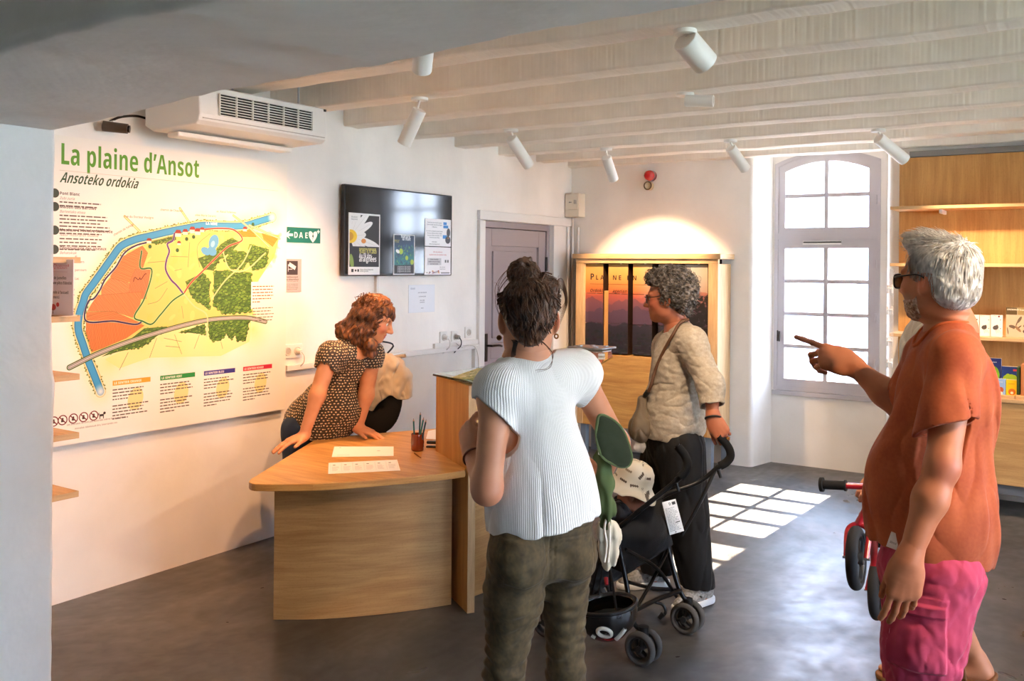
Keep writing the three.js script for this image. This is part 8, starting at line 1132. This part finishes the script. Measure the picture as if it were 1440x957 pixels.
{
  const t = thing('pushchair', 'black folding pushchair with double wheels and a white paper tag', 'pushchair'), M = blackMetal;
  const bar = (name, list, r = 0.0105) => obj(name, tube(list, r, Math.max(8, list.length * 10), 10), M, t);
  const A0 = at(905, 905, 3.74), B0 = at(967, 871, 4.06), axle = B0.clone().sub(A0).setY(0).normalize(), fwd = V(0, 1, 0).cross(axle).normalize(); if (fwd.dot(CR) > 0) fwd.negate();
  const pair = (c) => { for (const s of [-1, 1]) { const p = c.clone().addScaledVector(axle, s * 0.03); p.y = 0.069; wheelInto(t, p, axle, 0.068, 0.03, { tyre: 0x4a4744, turn: 0.4 + s, hub: 0x2a2a2c }); } obj('wheel_fork', [rod(V(c.x, 0.069, c.z).addScaledVector(axle, -0.03), V(c.x, 0.069, c.z).addScaledVector(axle, 0.03), 0.008), cap2(V(c.x, 0.069, c.z), V(c.x, 0.15, c.z), 0.018, 0.022)], blackPlastic, t); };
  pair(A0); pair(B0); const C0 = A0.clone().addScaledVector(fwd, 0.46), D0 = B0.clone().addScaledVector(fwd, 0.46); pair(C0); pair(D0);
  // long handle tubes down to the front wheels, rear legs to the visible double wheels, cross braces
  const hN = at(951, 675, 3.86), hF = at(1009, 657, 4.14), jN = at(866, 746, 3.83), jF = at(926, 702, 4.13), up1 = V(0, 0.15, 0);
  bar('side_tube', [hN, at(947, 679, 3.86), jN, C0.clone().setY(0.15)]); bar('side_tube', [hF, at(985, 676, 4.14), jF, D0.clone().setY(0.15)]);
  bar('rear_leg', [jN, at(880, 815, 3.79), at(893, 878, 3.755), A0.clone().setY(0.13)]); bar('rear_leg', [jF, at(944, 790, 4.1), at(957, 832, 4.07), B0.clone().setY(0.13)]);
  bar('handle', [hN, at(963, 664, 3.85), at(967, 653, 3.85), at(963, 640, 3.86), at(952, 626, 3.87)], 0.0125); bar('handle', [hF, at(1019, 651, 4.14), at(1027, 643, 4.14), at(1026, 632, 4.14), at(1018, 620, 4.14), at(1009, 611, 4.14)], 0.0125);
  const foam = S({ color: 0x0a0a0a, roughness: 0.95 }); obj('grip', tube([at(956, 671, 3.85), at(964, 662, 3.85), at(967, 652, 3.85), at(963, 640, 3.86), at(953, 627, 3.87)], 0.0185, 40, 12), foam, t); obj('grip', tube([at(1012, 655, 4.14), at(1021, 650, 4.14), at(1027, 642, 4.14), at(1026, 632, 4.14), at(1018, 620, 4.14), at(1010, 612, 4.14)], 0.0185, 40, 12), foam, t);
  for (const [p, d] of [[at(951, 683, 3.85), 1], [at(1010, 664, 4.13), 1]]) obj('lever', cap2(p.clone().add(V(0, 0.012, 0)), p.clone().add(V(0.012, -0.022, 0)), 0.009, 0.007), blackPlastic, t);
  bar('brace', [at(893, 858, 3.77), at(915, 820, 3.9), at(938, 775, 4.1)], 0.008); bar('brace', [at(951, 838, 4.06), at(925, 800, 3.95), at(880, 772, 3.8)], 0.008); bar('brace', [at(884, 818, 3.79), at(915, 826, 3.92), at(950, 829, 4.07)], 0.008); bar('brace', [at(893, 858, 3.77), at(925, 842, 3.92), at(957, 830, 4.06)], 0.01);
  bar('strut', [at(1005, 662, 4.14), at(984, 706, 4.1), at(958, 752, 4.08)], 0.009); bar('strut', [at(868, 745, 3.83), at(858, 800, 3.84), at(862, 850, 3.85)], 0.006);
  const pedal = obj('brake_pedal', [tube([at(921, 846, 3.9), at(932, 850, 3.9), at(936, 860, 3.9), at(929, 868, 3.9)], 0.007, 20, 8), cap2(at(933, 862, 3.9), at(927, 869, 3.9), 0.012, 0.009)], blackPlastic, t);
  const cloth = clothMat(0x0d0d0f, { n: 8, sheen: 0.15 });
  obj('seat_back', sheetGeo(at(868, 745, 3.84), at(930, 700, 4.12), at(946, 765, 4.1), at(880, 806, 3.82), 0.02, -0.05), cloth, t);
  obj('seat', sheetGeo(at(880, 806, 3.82), at(946, 765, 4.1), at(905, 760, 4.28), at(842, 790, 4.0), 0.022, -0.02), cloth, t);
  obj('side_panel', sheetGeo(at(868, 745, 3.84), at(880, 806, 3.82), at(842, 790, 4.0), at(848, 752, 3.98), 0.012, 0.01), cloth, t); obj('leg_rest', sheetGeo(at(842, 790, 4.0), at(905, 760, 4.28), at(893, 800, 4.34), at(832, 835, 4.05), 0.02, 0.0), cloth, t);
  obj('back_strap', tube([at(868, 740, 3.83), at(895, 722, 3.95), at(932, 698, 4.12), at(985, 676, 4.14)], 0.007, 40, 8), cloth, t);
  { const a = at(931, 706, 4.02), b = at(950, 701, 4.07), c = at(962, 746, 4.07), d = at(942, 752, 4.02), tex = canvasTex(180, 400, (g, W, H) => { g.fillStyle = '#d9dcdd'; g.fillRect(0, 0, W, H); g.fillStyle = '#23272a'; g.font = 'bold 44px sans-serif'; g.fillText('D', 70, 56); g.fillRect(112, 24, 50, 34); g.fillStyle = '#70767a'; const R = rng(8); for (let k = 0; k < 17; k++) { let x = 14; while (x < 150 * (0.6 + R() * 0.4)) { const l = 8 + R() * 26; g.fillRect(x, 84 + k * 17, l, 6); x += l + 5; } } g.fillStyle = '#2b2f33'; g.fillRect(96, 262, 60, 12); g.fillRect(70, 376, 14, 14); });
    const g = sheetGeo(d, c, b, a, 0.002, 0.008, 8); obj('paper_tag', g, S({ map: tex, roughness: 0.6 }), t, 'white printed paper tag'); }
  settle(t, V(A0.x, 0, A0.z));
}
{
  // the child in the pushchair
  const t = thing('person', 'small child with patterned sun hat and dark jacket, sitting in the pushchair', 'person'), up = V(0, 1, 0);
  const hc = at(888, 691, 4.02), HA = frame(towards(0.9, -0.42, 0.05), towards(0.4, 0.9, 0)), hs = 0.74, A = frame(towards(0.5, 0, 0.85));
  const J = { neck: at(874, 712, 4.04), shL: at(868, 722, 3.96), shR: at(880, 724, 4.14), hipL: at(872, 778, 3.98), hipR: at(888, 772, 4.12) };
  const skin = skinColor(lin(0xb0735a), [{ p: place(hc, HA, -0.03, -0.02, 0.05), r: 0.03, c: lin(0xb85e48), a: 0.5 }]), eR = at(893, 735, 4.12), wR = at(902, 712, 4.1), eL = at(866, 745, 3.98), wL = at(878, 760, 4.05), kL = at(852, 775, 4.1), kR = at(872, 765, 4.24), fL = at(842, 812, 4.14), fR = at(862, 800, 4.28);
  const bodyF = union(ell(at(876, 745, 4.05), [0.08, 0.12, 0.075], 0.04), cap(J.shL, J.shR, 0.035), chain([J.shR, eR, wR], [0.03, 0.027, 0.02]), chain([J.shL, eL, wL], [0.03, 0.027, 0.02]), cap(J.neck, hc, 0.036, 0.04, 0.03), chain([J.hipL, kL, fL], [0.05, 0.042, 0.03]), chain([J.hipR, kR, fR], [0.05, 0.042, 0.03]), handParts(wR, towards(0.3, 0.9, 0), towards(-0.5, 0, -0.5), towards(-1, 0, 0), { s: 0.5, curl: [0.5, 0.6, 0.6, 0.6] }), handParts(wL, towards(0.8, -0.3, 0), towards(0, -1, 0), towards(0, 0, 1), { s: 0.5 }));
  const body = meshField(bodyF, bounds([J.shL, J.shR, hc, fL, fR, wR, eL], 0.09), 0.005, { color: skin }), hf = headField(hc, HA, hs, { nose: 0.93, jaw: 1.08 }), head = meshField((x, y, z) => smin(hf(x, y, z), cap(J.neck, hc, 0.036, 0.038).f(x, y, z), 0.03), bounds([hc, J.neck], 0.11), 0.0034, { color: skin });
  obj('body', joinSkin([body, head]), skinMat, t); eyes(t, hc, HA, hs, 0x2c2018);
  let jk = union(ell(at(875, 745, 4.05), [0.095, 0.135, 0.09], 0.04), cap(J.shL, J.shR, 0.05, 0.05, 0.03), chain([J.shR, eR, eR.clone().lerp(wR, 0.8)], [0.045, 0.04, 0.034]), chain([J.shL, eL, eL.clone().lerp(wL, 0.8)], [0.045, 0.04, 0.034]), cap(J.neck, at(873, 716, 4.04), 0.045, 0.055)); const j0 = jk; jk = (x, y, z) => j0(x, y, z) + folds(x, y, z, A, 0.005, 12, 8, 3);
  obj('jacket', meshField(jk, bounds([J.shL, J.shR, eR, eL, at(875, 790, 4.05)], 0.1), 0.0055, {}), clothMat(0x2a2a2e, { n: 8 }), t);
  obj('leggings', meshField(union(chain([J.hipL, kL, fL], [0.06, 0.052, 0.04]), chain([J.hipR, kR, fR], [0.06, 0.052, 0.04])), bounds([J.hipL, J.hipR, kL, kR, fL, fR], 0.08), 0.006, {}), clothMat(0x34343a, { n: 8 }), t);
  const dm = obj('pacifier', [rod(place(hc, HA, 0, -0.047, 0.072), place(hc, HA, 0, -0.048, 0.082), 0.014, 0.014, 16), rod(place(hc, HA, 0, -0.048, 0.082), place(hc, HA, 0, -0.049, 0.09), 0.008, 0.007, 12)], S({ color: 0x6a2f22, roughness: 0.4 }), t);
  const print = dataTex(256, (u, v) => { let c = [222, 208, 184]; for (let k = 0; k < 16; k++) { const cx = (k % 4 + 0.5 + 0.3 * noise3(k, 1, 1)) / 4, cy = (Math.floor(k / 4) + 0.5 + 0.3 * noise3(k, 5, 1)) / 4, a = noise3(k, 9, 3) * 3, dx = (u - cx) * Math.cos(a) + (v - cy) * Math.sin(a), dy = -(u - cx) * Math.sin(a) + (v - cy) * Math.cos(a), leaf = Math.abs(dy) < 0.016 + 0.014 * Math.sin(dx * 90) * Math.sin(dx * 90); if (Math.abs(dx) < 0.07 && leaf) c = k % 3 ? [92, 78, 62] : [140, 122, 98]; } return c; });
  const hm = S({ map: rep(print, 1), roughness: 0.9, bumpMap: rep(clothBump, 3), bumpScale: 0.0006 }), hg = [], prof = [[0.0001, 0.094], [0.03, 0.092], [0.056, 0.083], [0.074, 0.064], [0.083, 0.034], [0.086, 0.0], [0.098, -0.014], [0.116, -0.03], [0.124, -0.038], [0.121, -0.041], [0.1, -0.02], [0.083, -0.002], [0.079, 0.03]];
  const hat = lathe(prof, 48); { const p = hat.attributes.position, u = hat.attributes.uv; for (let i = 0; i < p.count; i++) { const x = p.getX(i), y = p.getY(i), z = p.getZ(i), a = Math.atan2(z, x), r = Math.hypot(x, z), w = smooth(r, 0.08, 0.12); p.setXYZ(i, x * (1 + 0.06 * w * Math.sin(a * 3)), y + w * 0.010 * Math.sin(a * 4 + 1) + 0.004 * noise3(x * 20, y * 20, z * 20), z * (1 + 0.06 * w * Math.cos(a * 2))); u.setXY(i, a / 6.283 * 2, y * 6 + r * 4); } hat.computeVertexNormals(); }
  const HB = frame(towards(0.86, -0.3, 0.3), towards(0.28, 0.94, -0.1)); hat.applyMatrix4(new THREE.Matrix4().makeBasis(HB[0], HB[1], HB[2])); const hp = place(hc, HA, 0, 0.042, -0.012); hat.translate(hp.x, hp.y, hp.z); obj('sun_hat', hat, hm, t, 'cream sun hat with dark sprigs');
  settle(t, at(876, 790, 4.05));
}
{
  // helmet hanging upside down from the pushchair frame
  const c = at(854, 865, 3.55), t = thing('helmet', 'black and red cycle helmet with white marks, hung upside down on the pushchair', 'helmet'), AX = frame(towards(0.95, 0, 0.3), V(0, -1, 0.0)), HX = [AX[0], V(0, -1, 0), AX[2]];
  const o = ell(c.clone().add(V(0, 0.02, 0)), [0.098, 0.115, 0.118], 0.02, [AX[0], V(0, 1, 0), AX[2]]).f, inn = ell(c.clone().add(V(0, 0.03, 0)), [0.083, 0.1, 0.1], 0.02, [AX[0], V(0, 1, 0), AX[2]]).f, rimY = (x, y, z) => { const f = (x - c.x) * AX[2].x + (z - c.z) * AX[2].z; return y - (c.y + 0.045 + 0.12 * f); };
  const vents = []; for (const [a, h, r] of [[0.6, -0.05, 0.02], [-0.6, -0.05, 0.02], [1.9, -0.05, 0.018], [-1.9, -0.05, 0.018], [0, -0.085, 0.018]]) { const d = V().addScaledVector(AX[2], Math.cos(a)).addScaledVector(AX[0], Math.sin(a)); vents.push(cap(c.clone().addScaledVector(d, 0.06).add(V(0, h, 0)), c.clone().addScaledVector(d, 0.14).add(V(0, h - 0.01, 0)), r, r)); } const vf = union(vents);
  const shell = (x, y, z) => smax(smax(smax(o(x, y, z), -inn(x, y, z), 0.006), rimY(x, y, z), 0.008), -vf(x, y, z), 0.006);
  obj('shell', meshField(shell, bounds([c], 0.15), 0.0042, { color: (x, y, z) => (y < c.y - 0.062 ? lin(0x8e1016) : lin(0x0d0e10)) }), P({ vertexColors: true, color: 0xffffff, roughness: 0.22, clearcoat: 0.9, clearcoatRoughness: 0.1 }), t);
  const on = (px, py, out) => { const p = at(px, py, 3.42), d = rayTo(px, py).normalize(); let best = p.clone(), bv = 9; for (let k = 0; k < 60; k++) { const v = o(p.x, p.y, p.z) - out; if (Math.abs(v) < bv) { bv = Math.abs(v); best = p.clone(); } p.addScaledVector(d, clamp(v * 0.6, 0.0005, 0.02)); if (v < 0.0006) break; } return best; };
  const ring = []; for (let k = 0; k < 24; k++) { const a = k / 24 * 6.283; ring.push(on(850 + Math.cos(a) * 9.5 + Math.sin(a) * 1.5, 889 + Math.sin(a) * 5.6 + Math.cos(a) * 1, 0.0015)); } obj('mark', tube(ring, 0.0075, 60, 8, true), S({ color: 0xe4e0d4, roughness: 0.35 }), t, 'white ring mark');
  obj('mark', tube([on(866, 898, 0.001), on(873, 891, 0.001), on(879, 883, 0.001)], 0.009, 20, 8), S({ color: 0xdcdcd2, roughness: 0.35 }), t, 'white slanting mark'); obj('mark', tube([on(832, 893, 0.001), on(837, 896, 0.001)], 0.007, 10, 8), S({ color: 0xe4e0d4, roughness: 0.35 }), t);
  const lip = []; for (let k = 0; k < 36; k++) { const a = k / 36 * 6.283, f = Math.cos(a) * 0.113; lip.push(c.clone().addScaledVector(AX[2], f).addScaledVector(AX[0], Math.sin(a) * 0.094).add(V(0, 0.043 + 0.12 * f, 0))); } obj('rim', tube(lip, 0.0085, 90, 8, true), S({ color: 0x1b1c1e, roughness: 0.35 }), t);
  const hook = at(851, 770, 3.8); for (const s of [-1, 1]) obj('strap', tube([c.clone().addScaledVector(AX[0], s * 0.085).add(V(0, 0.05, 0)), c.clone().addScaledVector(AX[0], s * 0.05).add(V(0, 0.15, 0)).lerp(hook, 0.3), hook], 0.005, 30, 6), S({ color: 0x101012, roughness: 0.9 }), t);
  obj('buckle', rod(at(852, 812, 3.66), at(853, 822, 3.64), 0.009, 0.007, 10), S({ color: 0xb01a24, roughness: 0.4 }), t, 'red buckle'); obj('padding', meshField((x, y, z) => Math.max(ell(c.clone().add(V(0, 0.0, 0)), [0.08, 0.09, 0.096], 0.02, [AX[0], V(0, 1, 0), AX[2]]).f(x, y, z), rimY(x, y, z) + 0.05), bounds([c], 0.13), 0.007), S({ color: 0x16171a, roughness: 0.95 }), t);
  settle(t, c.clone().add(V(0, -0.1, 0)));
}
{
  // carrier bag on the arm of the woman in white
  const t = thing('carrier_bag', 'green padded carrier with cream lining, hanging at the side of the woman in white', 'bag'), up = V(0, 1, 0);
  const fl = [[843, 584], [858, 588], [874, 602], [885, 628], [888, 645], [884, 654], [874, 656], [858, 650], [846, 640], [840, 622], [839, 600]].map((p) => at(p[0], p[1], 2.66 + (p[0] - 840) * 0.0014)), cc = fl.reduce((s, p) => s.add(p.clone().multiplyScalar(1 / fl.length)), V());
  const loop = new THREE.CatmullRomCurve3(fl, true).getPoints(60), nrm = CF.clone().multiplyScalar(-1), pos = [], idx = [], NR = 8; for (const s of [1, -1]) for (let r = 0; r <= NR; r++) for (let k = 0; k < 60; k++) { const u = r / NR, p = cc.clone().lerp(loop[k], u); p.addScaledVector(nrm, s * 0.014 * Math.sqrt(1 - u * u * 0.96) + s * 0.003 * noise3(p.x * 30, p.y * 30, s)); pos.push(p.x, p.y, p.z); }
  const half = (NR + 1) * 60; for (const s of [0, 1]) for (let r = 0; r < NR; r++) for (let k = 0; k < 60; k++) { const a = s * half + r * 60 + k, b = s * half + r * 60 + (k + 1) % 60; s ? idx.push(a, a + 60, b, b, a + 60, b + 60) : idx.push(a, b, a + 60, b, b + 60, a + 60); } for (let k = 0; k < 60; k++) { const a = NR * 60 + k, b = NR * 60 + (k + 1) % 60; idx.push(a, b, a + half, b, b + half, a + half); }
  const g = new THREE.BufferGeometry(); g.setAttribute('position', new THREE.Float32BufferAttribute(pos, 3)); g.setIndex(idx); g.computeVertexNormals(); g.setAttribute('uv', new THREE.Float32BufferAttribute(pos.flatMap((v, i) => (i % 3 === 0 ? [v * 3, pos[i + 1] * 3] : [])), 2));
  if (g.attributes.normal.getZ(5) < 0) { g.setIndex(idx.map((_, i) => idx[i - i % 3 + 2 - i % 3])); g.computeVertexNormals(); }
  const green = clothMat(0x1e2a15, { n: 3, rough: 0.9 }); const f = obj('padded_flap', g, green, t); obj('piping', tube(loop.slice(0, 60), 0.0045, 120, 8, true), clothMat(0x55663f), f);
  const hang = (list, r, k) => { const u = union(chain(list, r, 0.02, { n: CF, s: 0.6 })); return meshField((x, y, z) => u(x, y, z) + 0.005 * noise3(x * 30, y * 10, z * 30) + 0.0015 * Math.sin((x * CR.x + z * CR.z) * 260 + y * 12), bounds(list, 0.08), 0.0045); };
  obj('hanging_cloth', hang([at(846, 640, 2.72), at(852, 680, 2.74), at(853, 715, 2.76), at(850, 735, 2.78)], [0.022, 0.022, 0.02, 0.016]), clothMat(0x4d5f36), t);
  obj('lining', hang([at(845, 612, 2.69), at(846, 634, 2.69)], [0.012, 0.012]), clothMat(0xcfc8b4), t);
  obj('cream_pouch', hang([at(852, 728, 2.8), at(856, 748, 2.82), at(858, 775, 2.84), at(855, 796, 2.84)], [0.017, 0.028, 0.022, 0.014]), clothMat(0xd8cfba), t, 'cream drawstring pouch');
  for (const d of [0, 1]) obj('drawstring', tube([at(853 + d * 3, 727, 2.76), at(850 + d * 7, 742, 2.76), at(853 + d * 4, 765, 2.77), at(850 + d * 5, 790, 2.77)], 0.0035, 30, 6), clothMat(0xece5d6), t);
  settle(t, at(852, 790, 2.8));
}
{
  // the little balance bike, held by its handlebar
  const t = thing('balance_bike', 'small red balance bike with black wheels, carried by its handlebar beside the man', 'bike');
  const w1 = at(1204, 784, 3.28), w2 = at(1233, 830, 3.62), ax0 = towards(-0.9, 0.0, 0.43), Fw = w1.clone().sub(w2).normalize(), axle = ax0.clone().addScaledVector(Fw, -ax0.dot(Fw)).normalize(), U = Fw.clone().cross(axle).normalize(); if (U.y < 0) U.negate();
  const red = P({ color: 0xb3202c, roughness: 0.3, clearcoat: 0.7, clearcoatRoughness: 0.15 }), b = (name, list, r, m = red, par = t) => obj(name, tube(list, r, 8 * list.length, 10), m, par);
  for (const w of [w1, w2]) wheelInto(t, w, axle, 0.111, 0.042, { tyre: 0x1d1d1e, rim: 0x2a2c2e, spokes: 5, hub: 0x3a3c3e });
  const head = at(1219, 712, 3.33), bar0 = at(1218, 684, 3.32), crown = w1.clone().addScaledVector(U, 0.128).addScaledVector(Fw, -0.012);
  for (const s of [-1, 1]) b('fork', [crown, crown.clone().addScaledVector(axle, s * 0.032).addScaledVector(U, -0.02), w1.clone().addScaledVector(axle, s * 0.034)], 0.010);
  b('stem', [crown, head, bar0], 0.014); const bl0 = at(1158, 681, 3.4), br0 = bar0.clone().addScaledVector(bar0.clone().sub(bl0).normalize(), 0.15); b('handlebar', [br0, bar0, at(1195, 683, 3.35), bl0.clone().lerp(bar0, 0.1)], 0.011);
  const gd = bar0.clone().sub(bl0).normalize(), foam = S({ color: 0x141415, roughness: 0.9 }); for (const [p, s] of [[bl0, 1], [br0, -1]]) { const gr = obj('grip', rod(p, p.clone().addScaledVector(gd, s * 0.075), 0.0165, 0.0165, 20), foam, t); obj('end_cap', rod(p.clone().addScaledVector(gd, -s * 0.012), p, 0.026, 0.026, 20), foam, gr); obj('collar', rod(p.clone().addScaledVector(gd, s * 0.075), p.clone().addScaledVector(gd, s * 0.082), 0.02, 0.02, 20), foam, gr); }
  const seatBase = w2.clone().addScaledVector(U, 0.2).addScaledVector(Fw, 0.08); b('frame_tube', [head.clone().lerp(crown, 0.5), head.clone().lerp(seatBase, 0.4).addScaledVector(U, -0.05), w2.clone().addScaledVector(U, 0.11).addScaledVector(Fw, 0.1), w2.clone().addScaledVector(U, 0.04).addScaledVector(Fw, 0.05)], 0.015); b('seat_post', [w2.clone().addScaledVector(U, 0.11).addScaledVector(Fw, 0.1), seatBase], 0.012);
  for (const s of [-1, 1]) b('rear_stay', [w2.clone().addScaledVector(U, 0.115).addScaledVector(Fw, 0.09), w2.clone().addScaledVector(axle, s * 0.036)], 0.009);
  obj('saddle', meshField(union(cap(seatBase.clone().addScaledVector(Fw, 0.07), seatBase.clone().addScaledVector(Fw, -0.04), 0.018, 0.034, 0.03), ell(seatBase.clone().addScaledVector(Fw, -0.05), [0.05, 0.03, 0.05])), bounds([seatBase], 0.12), 0.007), S({ color: 0x161617, roughness: 0.7 }), t);
  for (const w of [w1, w2]) obj('axle_nut', rod(w.clone().addScaledVector(axle, -0.046), w.clone().addScaledVector(axle, 0.046), 0.006, 0.006, 10), steel, t);
  settle(t, w2.clone().add(V(0, -0.11, 0)));
}
{
  // the chair behind the desk and the jacket over it
  const c = at(532, 577, 5.82), t = thing('office_chair', 'black office chair behind the bending woman, mostly under a beige jacket', 'chair'), A = frame(towards(-0.35, 0, -0.9)), q = (x, y, z) => place(V(c.x, 0, c.z), A, x, y, z);
  obj('backrest', meshField(union(ell(q(0, 0.78, 0), [0.17, 0.24, 0.035], 0.03, A)), bounds([q(0, 0.78, 0)], 0.3), 0.009), S({ color: 0x111114, roughness: 0.9 }), t); obj('seat', meshField(ell(q(0, 0.46, 0.24), [0.23, 0.045, 0.23], 0.03, A).f, bounds([q(0, 0.46, 0.24)], 0.28), 0.01), S({ color: 0x111114, roughness: 0.9 }), t);
  obj('back_support', tube([q(0, 0.7, -0.04), q(0, 0.5, -0.06), q(0, 0.42, 0.05), q(0, 0.42, 0.2)], 0.02, 24, 8), blackPlastic, t); obj('column', rod(q(0, 0.1, 0.22), q(0, 0.42, 0.22), 0.025), darkIron, t);
  for (let k = 0; k < 5; k++) { const a = k / 5 * 6.283, p = q(Math.cos(a) * 0.22, 0.06, 0.22 + Math.sin(a) * 0.22); obj('foot', cap2(q(0, 0.11, 0.22), p.clone().add(V(0, 0.02, 0)), 0.022, 0.015), blackPlastic, t); const s = new THREE.SphereGeometry(0.029, 14, 10); s.translate(p.x, 0.03, p.z); obj('castor', s, blackPlastic, t); }
  settle(t, V(c.x, 0, c.z));
  const j = thing('jacket', 'beige jacket draped over the black office chair behind the desk', 'jacket'), body = union(cap(q(-0.13, 0.99, 0), q(0.13, 0.975, 0), 0.05, 0.05, 0.03), ell(q(0, 0.86, 0.0), [0.18, 0.19, 0.08], 0.05, A), cap(q(-0.15, 0.9, -0.02), q(-0.175, 0.7, -0.02), 0.05, 0.05, 0.04), cap(q(0.15, 0.9, -0.04), q(0.165, 0.62, -0.03), 0.055, 0.055, 0.04));
  const jf = (x, y, z) => { const u = (x - c.x) * CR.x + (z - c.z) * CR.z, hem = 0.66 + 0.12 * smooth(u, -0.06, 0.05) - 0.02 * noise3(u * 9, 1, 1); return smax(body(x, y, z) + folds(x, y, z, A, 0.013, 7, 3, 61) + 0.004 * noise3(x * 22, y * 16, z * 22), hem - y, 0.008); };
  obj('cloth', meshField(jf, bounds([q(-0.25, 0.95, 0), q(0.25, 0.95, 0), q(0, 0.7, 0)], 0.12), 0.0065, { uv: (x, y, z) => [x * 1.2, y * 1.2] }), clothMat(0xd9c6ae, { n: 5 }), j);
  const cl = []; for (let k = 0; k <= 16; k++) { const u = -0.16 + 0.32 * k / 16; cl.push(q(u, 1.035 - 0.02 * Math.cos(u * 9), -0.05)); } obj('collar', tube(cl, 0.012, 40, 8), clothMat(0xcdb9a0), j); settle(j, q(0, 0.72, 0));
}
renderer.render(scene, camera);
